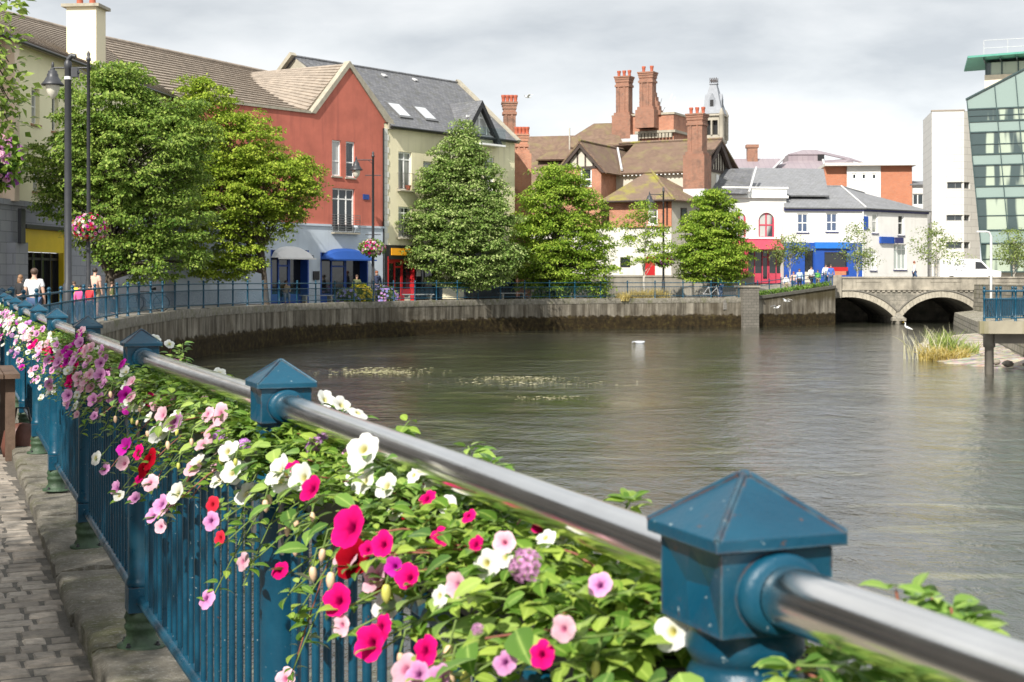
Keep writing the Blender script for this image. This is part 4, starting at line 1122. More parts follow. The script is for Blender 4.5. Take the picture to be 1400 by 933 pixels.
mb = MB(); fwall(mb,Y_,-.45,22.2,-.3,zst,.05,[ysh],.4); mb.fbox(Y_,-9,-.45,-1.4,.05,-.3,zst)
mb.fbox(Y_,-.5,.6,.05,.4,-.3,zst-1.6); mb.build('stone_ground_floor', GREYSTONE, yel)
MB().fbox(Y_,-9,22.2,.055,.16,zst-.15,zst+.06).build('string_course', GREYSTONE, yel)
mb = MB(); mb.fbox(Y_,-.35,.05,.41,.55,Y_.z(8,333),Y_.z(8,285)); mb.build('dark_panel', LAMPBLACK, yel)
a,b,c,e = ysh
mb = MB(); mb.fbox(Y_,a-.25,a+.22,-.1,.12,c,e+.05); mb.fbox(Y_,b-.35,b+.1,-.1,.12,c,e+.05); mb.fbox(Y_,a+.22,b-.35,-.05,.11,e-.85,e+.05); mb.build('yellow_shopfront', SHOPYEL, yel)
mb = MB(); mb.fbox(Y_,a-.3,b+.15,.05,.3,e+.06,e+.22)
for k in range(5):
    s = a+.25+(b-.6-a)*k/4; mb.fbox(Y_,s,s+.09,-.28,-.1,c,e-.86)
mb.fbox(Y_,a+.2,b-.35,-.28,-.12,c+2.1,c+2.2); mb.build('shop_frame', BLACK, yel)
MB().fbox(Y_,a+.2,b-.35,-.26,-.24,c,e-.86).build('pane', GLASSD, yel)
mb = MB(); mb.fbox(Y_,Y_.s(87),Y_.s(99),-.02,.1,Y_.z(93,352),Y_.z(93,338)); 
# long tiled roof
mb = MB(); steps_roof(mb, Y_.P(-9,.45,10.75), Y_.P(21.9,.45,10.75), (-31.5,52.5,14.5), RG0, 19, .10); mb.build('tiled_roof', [PANTILE,LAPSHADE], yel)
MB().tube([(-31.5,52.5,14.56),(-22.5,78,14.56),(-14.7,93.4,14.56)],.13,6).build('ridge_tiles', PANTILE, yel)
MB().tube([Y_.P(-9,.5,10.72),Y_.P(21.9,.5,10.72)],.07,6).build('gutter', BLACK, yel)
ch = thing('rendered_chimney', 'tall square cream chimney with two clay pots on the tiled roof', 'chimney', Y_.P(Y_.s(131),-.4,10.8)) if False else None
cs_ = Y_.s(131.5,-.35); s2 = Y_.s(144.5,-.35)
zt = Y_.z(131,9,-.35)
mb = MB(); mb.fbox(Y_,cs_,s2,-1.75,-.35,10.2,zt); c_ = mb.build('chimney', plain('cream chimney render',(.78,.70,.50),.85,.05,1), yel)
MB().fbox(Y_,cs_-.16,s2+.16,-1.95,-.17,zt+.002,zt+.14).build('chimney_cap', CONC, c_)
for q in (-1.35,-.75): MB().lathe([(.16,0),(.14,.35),(.17,.42)],Y_.P((cs_+s2)/2,q,zt+.14),12).build('chimney_pot', POT, c_)

# plain terrace added out of view on the left, for the handrail to reflect
lt_ = thing('added_terrace','dark grey rendered shop terrace lining the walk to the left, outside the picture','building',(-13,4,-.1))
LF = Fr((-12.5,24),(.12,-1)); LF.N = (abs(LF.D[1]), LF.D[0])
lo_ = [(2+4.2*k,3.6+4.2*k,z,z+1.7) for k in range(10) for z in (4.0,6.2)]+[(1.6+4.2*k,4.4+4.2*k,.4,2.8) for k in range(10)]
mb = MB(); fwall(mb,LF,0,44,-.2,8.2,0,lo_,.2); mb.build('wall', plain('added terrace render',(.22,.195,.17),.85,.15,1), lt_)
for o in lo_: MB().fbox(LF,o[0],o[1],-.25,-.2,o[2],o[3]).build('window', GLASSD, lt_)
mb = MB(); mb.slab([LF.P(0,.4,8.2),LF.P(44,.4,8.2),LF.P(44,-5,11),LF.P(0,-5,11)],.15); mb.build('roof', SLATE, lt_)
# ------------------------------------------------------------------ brick house with many gables
HZ = 1.2
h0 = at(793,193,113)
Hh = Fr((h0.x,h0.y),(.894,-.447))
house = thing('brick_house', 'rambling orange brick house with half timbered gables and mossy tiled roofs', 'house', Hh.P(8,0,HZ))
P = Hh.P
def gable_timbers(fr, s0, s1, zb, za, d, parent, zcol):
    c = (s0+s1)/2; mb = MB()
    mb.fpoly(fr,[(s0,zb),(s1,zb),(c,za)],d-.2,d); mb.build('gable_panel', PLASTER, parent)
    mb = MB(); k = 5
    for i in range(1,k):
        s = s0+(s1-s0)*i/k; top = zb+(za-zb)*(1-abs(s-c)/((s1-s0)/2)); mb.fbox(fr,s-.06,s+.06,d+.002,d+.05,zb,max(zb+.05,top-.1))
    mb.fbox(fr,s0,s1,d+.003,d+.07,zb-.1,zb+.06); mb.build('timbers', TIMBER, parent)
def barge(fr, s0, s1, zb, za, d, parent, w=.35, out=.35, th=.12):
    c = (s0+s1)/2; k = (za-zb)/((s1-s0)/2); mb = MB()
    for sg, e in ((-1,s0-out),(1,s1+out)):
        ze = zb-k*out; mb.fpoly(fr,[(e,ze),(c,za),(c,za-w),(e-sg*w/k*.9,ze)],d,d+th)
    mb.build('bargeboard', TIMBER, parent)
# small front gable (left wing)
sl, sr = Hh.s(772), Hh.s(822); sc_ = Hh.s(795); hwid = 1.75; sl, sr = sc_-hwid, sc_+hwid
za = Hh.z(795,195); zb = Hh.z(795,229)
wn = opening(Hh,789,806,229,240)
wn = (sc_-.1, sc_+.85, Hh.z(797,256), Hh.z(797,229)-.05)
mb = MB(); fwall(mb,Hh,sl+.1,sr-.1,HZ,zb,0,[wn],.2)
mb.add([P(sr-.1,0,HZ),P(sr-.1,-8,HZ),P(sr-.1,-8,zb),P(sr-.1,0,zb)],[(0,1,2,3)]); mb.add([P(sl+.1,0,HZ),P(sl+.1,-8,HZ),P(sl+.1,-8,zb),P(sl+.1,0,zb)],[(3,2,1,0)])
mb.build('wing_wall', BRICK, house)
window(Hh,wn,house,WHITE,GLASS,rowpos=[.4],fw=.12,depth=.12)
gable_timbers(Hh,sl+.1,sr-.1,zb,za-.15,0,house,0); barge(Hh,sl,sr,zb,za,.05,house,.42,.45,.3)
kk = (za-zb)/hwid; o_ = .55
for sg in (-1,1):
    e = sc_+sg*(hwid+o_); q = [P(e,.4,zb-kk*o_+.1),P(e,-9,zb-kk*o_+.1),P(sc_,-9,za+.1),P(sc_,.4,za+.1)]
    quad_roof('wing_roof', CLAYTILE, house, q if sg > 0 else q[::-1], .12)
MB().tube([P(sc_,.4,za+.13),P(sc_,-9,za+.13)],.11,6).build('ridge_tiles', MOSSTILE, house)
# main range: front wall d=-3, ridge d=-8
dF, dR, dBk = -3.0, -8.2, -13.4
sE = Hh.s(981,dR); zR = Hh.z(981,191,dR); zEv = Hh.z(900,232,dF)
sF = sE+.05
mb = MB(); mb.add([P(sr-.1,dF,HZ),P(sF,dF,HZ),P(sF,dF,zEv),P(sr-.1,dF,zEv)],[(0,1,2,3)])
mb.build('main_wall', PLASTER, house)
Ge = Fr(P(sE,dF,0)[:2], (-Hh.N[0],-Hh.N[1]))          # the gable end facing the river downstream
gw = dF-dBk; zlow = Hh.z(947,262,dF+.3)
mb = MB(); mb.fbox(Ge,0,2.6,-.3,0,HZ,zlow+.8); mb.fbox(Ge,gw-1.5,gw,-.3,0,HZ,zlow+.6); mb.build('gable_brick', BRICK, house)
MB().fpoly(Ge,[(0,HZ),(gw,HZ),(gw,zlow+.8),(gw/2,zR-.1),(0,zlow+.8)],-.35,-.05).build('gable_wall', PLASTER, house)
mb = MB()
for i in range(1,8):
    s = gw*.27+(gw*.46)*i/8; top = zlow+.8+(zR-zlow-.8)*(1-abs(s-gw/2)/(gw/2)); mb.fbox(Ge,s-.08,s+.08,-.04,.03,zR-2.5,max(zR-2.45,top-.2))
mb.fbox(Ge,gw*.25,gw*.75,-.03,.05,zR-2.65,zR-2.45); mb.build('gable_timbers', TIMBER, house)
gwn = (gw*.5-.3,gw*.5+.3,zR-4.6,zR-2.8); mb = MB(); mb.fbox(Ge,gwn[0],gwn[1],-.04,.02,gwn[2],gwn[3]); mb.build('window', WHITE, house)
barge(Ge,0,gw,zlow+.3,zR+.05,.1,house,.6,.5,.25)
kr = (zR-zEv)/(dF-dR); eo = .45
quad_roof('main_roof', CLAYTILE, house, [P(sr-.6,dF+eo,zEv-kr*eo),P(sE+.4,dF+eo,zEv-kr*eo),P(sE+.4,dR,zR),P(sr-.6,dR,zR)], .14)
quad_roof('rear_roof', CLAYTILE, house, [P(sE+.4,dBk-.4,zEv),P(sl-3,dBk-.4,zEv),P(sl-3,dR,zR),P(sE+.4,dR,zR)], .14)
MB().tube([P(sr-2,dR,zR+.05),P(sE+.4,dR,zR+.05)],.12,6).build('ridge_tiles', MOSSTILE, house)
mb = MB(); k = 16
for i in range(k): 
    s = sr+.3+(sE-sr-1)*i/k; mb.fbox(Hh,s,s+.12,dF+.02,dF+.35,zEv-.45,zEv-.3)
mb.build('eaves_dentils', WHITE, house)
# the projecting block under a hipped mossy roof
s0, s1 = Hh.s(833,.6), Hh.s(918,.6); d1 = .6
zh = Hh.z(900,273,.6); zap = Hh.z(888,232,dF); sap = Hh.s(888,dF)
bw1 = (Hh.s(886,.6),Hh.s(899,.6),Hh.z(893,307,.6),Hh.z(893,286,.6))
mb = MB(); zw = Hh.z(870,311,.6)
fwall(mb,Hh,s0,s1,zw,zh,d1,[bw1],.2); mb.build('block_wall', BRICK, house)
window(Hh,bw1,house,WHITE,GLASSC,d=d1,rowpos=[.5],fw=.1,depth=.12,sill=WHITE)
lw = (Hh.s(848,.6),Hh.s(862,.6),Hh.z(855,366,.6),Hh.z(855,352,.6)); ld = (Hh.s(884,.6),Hh.s(894,.6),HZ,Hh.z(889,353,.6)); lv = (Hh.s(905,.6),Hh.s(917,.6),HZ+.9,Hh.z(910,330,.6))
mb = MB(); fwall(mb,Hh,s0-9,s1,HZ,zw,d1+.02,[lw,ld],.2); mb.build('white_ground_floor', plain('dull white render',(.60,.58,.53),.85,.1,1,grime=(.4,(.35,.32,.27))), house)
window(Hh,lw,house,BLACK,GLASS,d=d1,rowpos=[],fw=.08,depth=.12); MB().fbox(Hh,ld[0]-.1,ld[1]+.1,d1-.12,d1+.06,HZ,ld[3]+.1).build('door', SHOPRED, house)
mb = MB(); mb.fbox(Hh,s1-.55,s1+.02,d1-.001,d1+.05,zw,zh); k = 0; z = zw
while z < zh-.3: mb.fbox(Hh,s1-(.75 if k%2 else .56),s1-.551,d1-.001,d1+.045,z,z+.3); z += .32; k += 1
mb.build('brick_quoins', BRICK2, house)
MB().tube([P(Hh.s(912,.7),.72,zw),P(Hh.s(912,.7),.72,zh)],.05,6).build('downpipe', BLACK, house)
MB().tube([P(Hh.s(858,.7),.7,zw+.02),P(Hh.s(916,.7),.7,zw+.02)],.07,6).build('band', BRICK2, house)
# return wall of the block, canted
mb = MB(); mb.add([P(s1,d1,HZ),P(s1+.9,dF,HZ),P(s1+.9,dF,zh),P(s1,d1,zh)],[(0,1,2,3)]); mb.build('return_wall', PLASTER, house)
mb = MB(); q = Fr(P(s1,d1,0)[:2],(P(s1+.9,dF,0)[0]-P(s1,d1,0)[0],P(s1+.9,dF,0)[1]-P(s1,d1,0)[1])); mb.fbox(q,1.2,2.0,-.05,.04,zh-1.9,zh-.6); mb.build('window', TIMBER, house); MB().fbox(q,1.3,1.9,.041,.05,zh-1.8,zh-.7).build('pane', GLASS, house)
eL, eR = P(s0-.7,d1+.6,zh-.1), P(s1+.45,d1+.6,zh-.1); eB = P(s1+1.9,dF,zh-.1); eA = P(s0-.9,dF,zh-.1); ap = P(sap,dF-.2,zap)
quad_roof('mossy_roof', MOSSTILE, house, [eL,eR,ap], .12); quad_roof('mossy_roof', CLAYTILE, house, [eR,eB,ap], .12); quad_roof('mossy_roof', MOSSTILE, house, [eA,eL,ap], .12)
MB().tube([eR,ap],.13,6).build('hip_tiles', MOSSTILE, house); MB().tube([eL,eR],.08,6).build('gutter', TIMBER, house)
MB().tube([P(sc_+.1,dF-(za-zEv)/kr,za+.12),P(sr+.5,dF+.3,zEv+.05)],.1,6).build('valley_flashing', LEAD, house)
# chimneys
def brick_chimney(fr, u0,u1, vtop, vbot, d, parent, depth=1.0, npots=3, base=None, sooty=BRICKOLD, caps=True):
    a, b = fr.s(u0,d), fr.s(u1,d); zt, zb2 = fr.z((u0+u1)/2,vtop,d), fr.z((u0+u1)/2,vbot,d); w = b-a
    mb = MB(); mb.fbox(fr,a+.14,b-.14,d-depth+.14,d-.14,zb2,zt-.9)
    for i,(h0_,h1_,o) in enumerate(((.9,.72,.06),(.72,.5,.13),(.5,.28,.08),(.28,.12,.04),(.12,.0,-.01))):
        mb.fbox(fr,a+o,b-o,d-depth+o,d-o,zt-h0_,zt-h1_)
    if base:
        zc = fr.z((u0+u1)/2,base,d); mb.fbox(fr,a-.12,b+.12,d-depth-.12,d+.12,zb2,zc); mb.fbox(fr,a-.0,b+.0,d-depth,d,zc,zc+.25)
    # pilaster strips on the shaft
    for k in range(2): mb.fbox(fr,a+w*(.28+.36*k)-.06,a+w*(.28+.36*k)+.06,d-.14,d-.08,zb2+.5,zt-.9)
    c = mb.build('chimney', sooty, parent)
    for k in range(npots):
        s = a+w*(k+.5)/npots; MB().lathe([(.13,0),(.12,.1),(.14,.35),(.17,.40),(.16,.52)],fr.P(s,d-depth/2,zt),10).build('chimney_pot', POT, c)
    return c
brick_chimney(Hh,936.5,961.5,155,266,dF+.9,house,1.4,3,212)
mb = MB(); a, b = Hh.s(934,dF+1.05), Hh.s(963,dF+1.05); mb.fbox(Hh,a,b,-4.2,dF+1.05,zlow-.6,zlow+.15); mb.build('chimney_skirt', LEAD, house)
# square brick tower behind, with two tall stacks
dT = -11.0
a, b = Hh.s(838,dT), Hh.s(921,dT); zt = Hh.z(870,159,dT); zlowT = Hh.z(870,195,dT)
Tw = Hh
mb = MB(); mb.fbox(Hh,a,b,dT-6,dT,zlowT-2,zt); mb.build('tower_block', BRICK, house)
mb = MB(); mb.fbox(Hh,a-.1,b+.1,dT-6.1,dT+.1,zt+.002,zt+.18); zc = Hh.z(895,181,dT); a2 = Hh.s(868,dT+.3)
mb.fbox(Hh,a2,b+.25,dT-6.2,dT+.35,zc-.1,zc+.1)
for i in range(11): s = a2+(b-a2)*i/11; mb.fbox(Hh,s,s+.22,dT+.01,dT+.3,zc-.5,zc-.101)
mb.build('corbel_cornice', CONC, house)
brick_chimney(Hh,839,860.5,104,190,dT+.5,house,1.2,3,158)
brick_chimney(Hh,871,893,98,175,dT+1.0,house,1.2,2,150)
mb = MB(); aa, bb = Hh.s(893,dT+.2), Hh.s(903,dT+.2)
for k in range(5): mb.fbox(Hh,aa+(bb-aa)*k/5,aa+(bb-aa)*(k+1)/5,dT-.4,dT+.2,zt,zt+1.9-.38*k)
mb.build('stepped_wall', BRICKOLD, house)
mb = MB(); mb.fbox(Hh,Hh.s(834,dT+.6),Hh.s(872,dT+.6),dT+.1,dT+.6,zlowT-1.2,zlowT+.6); mb.build('lead_apron', LEAD, house)
for i,(ub,ut) in enumerate(((898,905),(903,914),(909,919),(914,923))):
    mb = MB(); mb.tube([at(ub,158,124),at(ut,135+ (i%2)*4-6*(i>1),124)],.035,6); mb.build('pole', WHITE, house)
# long plain roof of the range behind on the left
L_ = Fr(at(715,270,121)[:2],(.97,-.24))
s0, s1 = L_.s(712), L_.s(868); zr_ = L_.z(725,187); ze_ = 7.3; dp = -4.5
q = [L_.P(s0-2,2.5,ze_),L_.P(s1,2.5,ze_),L_.P(s1,dp,L_.z(760,186,dp)),L_.P(s0-2,dp,L_.z(760,186,dp))]
quad_roof('long_roof', CLAYTILE, house, q, .14)
MB().fbox(L_,s0-2,s1,-6,2.2,HZ,ze_).build('range_wall', BRICK, house)
sh_ = L_.s(812,-5); zz_ = L_.z(812,169,-5)
quad_roof('hip_roof', CLAYTILE, house, [L_.P(sh_-4.2,-1.2,zz_-3.3),L_.P(sh_+3.8,-1.2,zz_-3.3),L_.P(sh_+1.6,-5,zz_),L_.P(sh_,-5,zz_)], .14)
quad_roof('hip_roof', CLAYTILE, house, [L_.P(sh_-4.2,-8,zz_-3.3),L_.P(sh_-4.2,-1.2,zz_-3.3),L_.P(sh_,-5,zz_)], .14)
MB().tube([L_.P(L_.s(779,-1),-.9,L_.z(779,205,-.9)),L_.P(L_.s(779,-1),-.9,L_.z(779,175,-.9))],.06,8).build('vent_pipe', PALEBARK, house)
# two chimneys between the cream house and the brick house
pc = thing('chimney_stack_house', 'narrow brick party wall with two stubby pot topped chimneys beside the cream house', 'chimney', at(708,300,101))
C_ = Fr(at(706,300,101)[:2],(.8,.6))
for (ua,ub,vt,vb_,d,base) in ((686,708,139,210,-2.5,None),(704,724,183,320,.3,210)):
    a, b = C_.s(ua,d), C_.s(ub,d); 
    Fc = Fr(C_.O,(1,.05)); brick_chimney(Fc,ua,ub,vt,vb_,d,pc,1.1,4,base,BRICKOLD if d < 0 else BRICK)
MB().fbox(Fr(C_.O,(1,.05)),.1,1.0,-4,.1,.3,9.0).build('party_wall', BRICK, pc)
# low stone retaining wall between the quay and the upper street
wl_pts = [(11.5,104),(15.5,107.5),(22.9,108.6)]
mb = MB()
RW = [at(700,400,103),at(840,400,108),at(930,400,108.5),at(1030,400,107)]
for a, b in zip(RW, RW[1:]):
    f = Fr((a.x,a.y),(b.x-a.x,b.y-a.y)); l = math.dist(a[:2],b[:2])
    mb.fbox(f,0,l,-.5,0,-.2,1.72); mb.fbox(f,0,l,-.55,.06,1.722,1.86)
mb.build('retaining_wall', plain('grey retaining wall render',(.25,.23,.19),.9,.2,1.5,.3,20,grime=(.5,(.12,.11,.08))), origin=(RW[1].x,RW[1].y,.2), label='low grey wall behind the quay holding up the brick house garden', cat='wall')

# ------------------------------------------------------------------ white arcaded building, blue and white pub, roofs behind
W = Fr(at(1075,380,117)[:2],(.985,.17))
arc = thing('arcaded_shop', 'white building with red arched window and crimson shopfront', 'building', W.P(-2,0,1.2))
s0, s1 = W.s(985), W.s(1075); zp_ = W.z(1040,271)
zs_ = W.z(1050,326)
aw = opening(W,1037,1059,291,326); aw2 = opening(W,1002,1020,291,326)
mb = MB(); fwall(mb,W,s0,s1,zs_-.05,zp_,0,[aw,aw2],.25); 
for o in (aw,aw2):
    c = (o[0]+o[1])/2; r = (o[1]-o[0])/2
    for sg in (-1,1):
        arcp = [(c+sg*r*math.cos(t_),o[3]-r+r*math.sin(t_)) for t_ in [math.pi/2*k/8 for k in range(9)]]
        mb.fpoly(W,[(c+sg*r,o[3]+.001)]+arcp,-.25,-.001)
mb.add([W.P(s1,0,1),W.P(s1,-9,1),W.P(s1,-9,zp_),W.P(s1,0,zp_)],[(0,1,2,3)])
mb.build('wall', WHITEWALL, arc)
for o in (aw,aw2): window(W,o,arc,PINKRED,GLASSC,rowpos=[.52],cols=2,fw=.14,depth=.14,name='arched_window')
mb = MB(); mb.fbox(W,s0,s1+.1,-.4,.25,zp_,zp_+.2); mb.fbox(W,s0,s1,-.4,.1,zp_+.2,zp_+.75); mb.fbox(W,s0,s1+.12,-.42,.18,zp_+.75,zp_+.88); mb.build('cornice', WHITE, arc); MB().fbox(W,s0,s1,.002,.12,zs_-.05,zs_+.1).build('string_course', WHITE, arc)
shopfront(W,(W.s(1021),W.s(1073),1.25,W.z(1047,337)),arc,PINKRED,depth=.25,panes=5,stall=.8)
mb = MB(); q = [W.P(W.s(1018),.06,zs_-.1),W.P(W.s(1066),.06,zs_-.1),W.P(W.s(1066),1.1,zs_-.9),W.P(W.s(1018),1.1,zs_-.9)]; mb.slab(q[::-1],.05); mb.build('awning', PINKRED, arc)
mb = MB(); mb.fbox(W,s0,W.s(1020.5),-.3,.02,1.2,zs_-.051); mb.fbox(W,W.s(1073.5),s1,-.3,.02,1.2,zs_-.051); mb.fbox(W,W.s(1020.5),W.s(1073.5),-.3,.05,W.z(1047,337),zs_-.051); mb.build('shop_surround', PINKRED, arc)
quad_roof('roof', SLATE2, arc, [W.P(s0-6,-.5,zp_+.3),W.P(s1+3.8,-.5,zp_+.3),W.P(W.s(1126,-7),-7,W.z(1126,231,-7)),W.P(s0-6,-7,W.z(1126,231,-7))], .12)
mb = MB(); mb.add([W.P(W.s(1126,-7),-7,W.z(1126,231,-7)),W.P(s1+3.8,-.5,zp_+.2),W.P(s1+3.8,-13,zp_+.2)],[(0,1,2)]); mb.build('gable_wall', PLASTER, arc)
quad_roof('side_roof', SLATE, arc, [W.P(s0-6,1.2,zp_+.3),W.P(W.s(1022,.6),.6,zp_+.3),W.P(W.s(1031,-2),-2.2,zp_+2.5),W.P(s0-6,-2.2,zp_+2.5)], .1)
MB().tube([W.P(W.s(1024,.6),.6,zp_+.4),W.P(W.s(1034,-2.2),-2.2,zp_+2.6)],.1,6).build('roof_flashing', LEAD, arc)
# pub
B1 = Fr(at(1180,380,117.5)[:2],(.985,.17)); B2 = Fr(B1.O,(.78,.62))
pub = thing('corner_pub', 'white corner pub with royal blue shopfront and grey slate roof', 'pub', B1.P(-2,0,1.2))
s0 = B1.s(1071.5); zb1 = B1.z(1125,332); ze1 = B1.z(1130,285)
pw = [opening(B1,1090,1105,292,318), opening(B1,1129.5,1145,291.5,317)]
mb = MB(); fwall(mb,B1,s0,0,zb1,ze1,0,pw,.15); s2 = B2.s(1268)
pw2 = [opening(B2,1192.5,1200,292,319), opening(B2,1228,1236,294,322), opening(B2,1222,1239,334,369), opening(B2,1190,1198,344,370)]
fwall(mb,B2,0,s2,1.0,ze1,0,pw2,.15); mb.add([B1.P(s0,0,1),B1.P(s0,-6,1),B1.P(s0,-6,ze1),B1.P(s0,0,ze1)],[(3,2,1,0)])
mb.build('wall', WHITEWALL, pub)
for o in pw: window(B1,o,pub,WHITE,glass('blue tinted window',(.06,.09,.16),.08),rowpos=[.5],cols=2,fw=.09,depth=.1,sill=NAVY)
for o in pw2[:2]: window(B2,o,pub,WHITE,GLASSC,rowpos=[.6],fw=.1,depth=.1,sill=NAVY)
for o in pw2[2:]: window(B2,o,pub,WHITE,glass('pale curtained window',(.45,.5,.47),.1),rowpos=[.8],cols=3,fw=.08,depth=.1,sill=NAVY)
mb = MB(); fwall(mb,B1,s0,0,1.0,zb1,.05,[(B1.s(1100),B1.s(1112),1.2,B1.z(1106,343)),(B1.s(1127),B1.s(1158),1.9,B1.z(1143,345))],.2); mb.build('shopfront_wall', SHOPBLUE, pub)
mb = MB(); mb.fbox(B1,B1.s(1113),B1.s(1160),.06,.25,B1.z(1140,340),B1.z(1140,331.5)); mb.build('fascia_sign', plain('bright blue fascia',(.02,.16,.55),.4), pub)
for (ua,ub,v0_,v1_,m_) in ((1100,1112,372,343,BLACK),(1127,1158,366,345,BLACK)): MB().fbox(B1,B1.s(ua),B1.s(ub),-.2,-.12,B1.z(1130,v0_),B1.z(1130,v1_)).build('pane', GLASSD, pub)
MB().fbox(B1,B1.s(1113.5),B1.s(1126),.055,.12,1.2,B1.z(1120,343)).build('door', SHOPBLUE, pub); MB().fbox(B1,B1.s(1128),B1.s(1157),.055,.35,B1.z(1143,371),B1.z(1143,365.5)).build('red_panel', SHOPRED, pub)
mb = MB(); mb.fbox(B2,B2.s(1180.5),B2.s(1186),.003,.07,B2.z(1183,314),B2.z(1183,296)); mb.build('blue_panel', SHOPBLUE, pub)
mb = MB(); mb.fbox(B2,B2.s(1202),B2.s(1220),.003,.2,B2.z(1210,333),B2.z(1210,324)); sg_ = mb.build('wall_sign', SHOPBLUE, pub)
mb = MB(); mb.fbox(B2,B2.s(1219.5),B2.s(1230),.3,.4,B2.z(1225,333),B2.z(1225,325)); mb.fbox(B2,B2.s(1222),B2.s(1222)+.08,.0,.3,B2.z(1225,326)-.05,B2.z(1225,326)+.03); mb.build('hanging_sign', NAVY, pub)
mb = MB(); mb.fbox(B1,s0,.05,.0,.16,ze1-.22,ze1+.05); mb.fbox(B2,.06,s2,.0,.16,ze1-.22,ze1+.05); mb.build('eaves_board', NAVY, pub)
MB().tube([B1.P(-.05,.1,1.2),B1.P(-.05,.1,ze1)],.05,6).build('downpipe', WHITE, pub)
rA = Vector(B1.P(B1.s(1096,-4.2),-4.2,B1.z(1096,256,-4.2))); rA = Vector(B1.P(s0+1.2,-4.0,B1.z(1100,255,-4.0))); rB = Vector(B1.P(B1.s(1150,-4),-4.0,B1.z(1150,255,-4.0))); rC = Vector(B2.P(s2-2,-5,ze1+2.1)); rC.z = rB.z-.3
quad_roof('roof', SLATE2, pub, [B1.P(s0,.3,ze1+.03),B1.P(.15,.3,ze1+.03),rB,rA], .1)
quad_roof('roof', SLATE2, pub, [B1.P(.15,.3,ze1+.03),B2.P(s2+.3,.3,ze1+.03),rC,rB], .1)
quad_roof('roof', SLATE2, pub, [B2.P(s2+.3,.3,ze1+.03),B2.P(s2+.3,-9,ze1+.03),rC], .1)
MB().tube([B1.P(.15,.3,ze1+.08),rB+Vector((0,0,.05))],.07,6).build('hip_tiles', LEAD, pub); MB().tube([rA,rB,rC],.09,6).build('ridge_tiles', SLATE2, pub)
# brick and white flat roofed block behind
K = Fr(at(1204,250,150)[:2],(.99,-.1))
blk = thing('flat_roof_block', 'flat roofed brick and white block rising behind the slate roofs', 'building', K.P(0,0,1.3))
zt = K.z(1204,227); zt2 = zt
mb = MB(); mb.fbox(K,0,K.s(1247),-6,0,1.3,zt); mb.build('brick_wall', BRICK2, blk)
mb = MB(); mb.fbox(K,K.s(1128),K.s(1158),-6,-.2,1.3,zt); mb.build('brick_wing', BRICK2, blk)
bw = [(K.s(u-3.5),K.s(u+3.5),K.z(u,246),K.z(u,237)) for u in (1168,1181,1195)]
mb = MB(); fwall(mb,K,K.s(1158),0,1.3,zt,.05,bw,.2); mb.build('white_wall', WHITEWALL, blk)
for o in bw: window(K,o,blk,WHITE,GLASS,d=.05,fw=.14,depth=.1,sill=WHITE)
mb = MB(); mb.fbox(K,K.s(1127),K.s(1252),-6.5,.7,zt+.002,zt+.3); mb.build('roof_slab', plain('pale roof edge',(.6,.58,.54),.8), blk)
# mauve roofs
M_ = Fr(at(1100,230,160)[:2],(.995,-.05))
mau = thing('mauve_roof_hall', 'wide mauve metal roof with raised vented cap behind the arcaded shop', 'building', M_.P(0,0,1.3))
zlo, zmid, zhi = M_.z(1080,236), M_.z(1080,214), M_.z(1100,202)
A0,A1 = M_.s(985),M_.s(1200)
m0,m1 = M_.s(1078,-6),M_.s(1125,-6)
quad_roof('roof', PURPLE, mau, [M_.P(M_.s(1030),0,zlo-.3),M_.P(M_.s(1131),0,zlo-.3),M_.P(m1,-6,zmid),M_.P(m0,-6,zmid)],.1)
quad_roof('roof', PURPLE, mau, [M_.P(M_.s(1131),0,zlo-.3),M_.P(A1,-7,zlo-.2),M_.P(M_.s(1163,-8),-8,zmid+.4),M_.P(m1,-6,zmid)],.1)
MB().fbox(M_,m0,m1,-11,-6,zmid-.2,zmid+.75).build('roof_lantern', PURPLE, mau); MB().fbox(M_,M_.s(1118,-5.9),M_.s(1127,-5.9),-8,-5.88,zmid,zmid+.7).build('louvre', BLACK, mau)
cx = [M_.P(m0-.1,-5.9,zmid+.75),M_.P(m1+.1,-5.9,zmid+.75),M_.P(m1-.4,-8.5,zhi+.5),M_.P(m0+2,-8.5,zhi+.5)]; quad_roof('cap_roof', PURPLE, mau, cx, .1)
quad_roof('cap_roof', PURPLE, mau, [M_.P(m1+.1,-5.9,zmid+.75),M_.P(M_.s(1188,-9),-9,zlo+1.6),M_.P(M_.s(1163,-9),-9,zhi-.4),M_.P(m1-.4,-8.5,zhi+.5)], .1)
quad_roof('roof', PURPLE, mau, [M_.P(A0-4,1,zlo-.2),M_.P(M_.s(1050),1,zlo-.2),M_.P(M_.s(1072,-4),-4,M_.z(1060,217,-4)),M_.P(A0-4,-4,M_.z(1060,217,-4))],.1)
MB().fbox(M_,A0-4,A1,-12,-.3,1.3,zlo-.35).build('wall', PLASTER, mau); MB().tube([M_.P(M_.s(1131),0,zlo-.2),M_.P(m1,-6,zmid+.1)],.14,6).build('hip_flashing', LEAD, mau)
MB().tube([M_.P(M_.s(1050),1,zlo-.1),M_.P(M_.s(1072,-4),-4,M_.z(1060,217,-4)+.1)],.12,6).build('roof_flashing', LEAD, mau)
a, b = M_.s(1022,-3),M_.s(1036,-3); zc_ = M_.z(1029,202,-3)
c_ = MB().fbox(M_,a,b,-4.2,-3,zlo,zc_).fbox(M_,a-.12,b+.12,-4.3,-2.9,zc_,zc_+.35).build('chimney', BRICKOLD, mau)
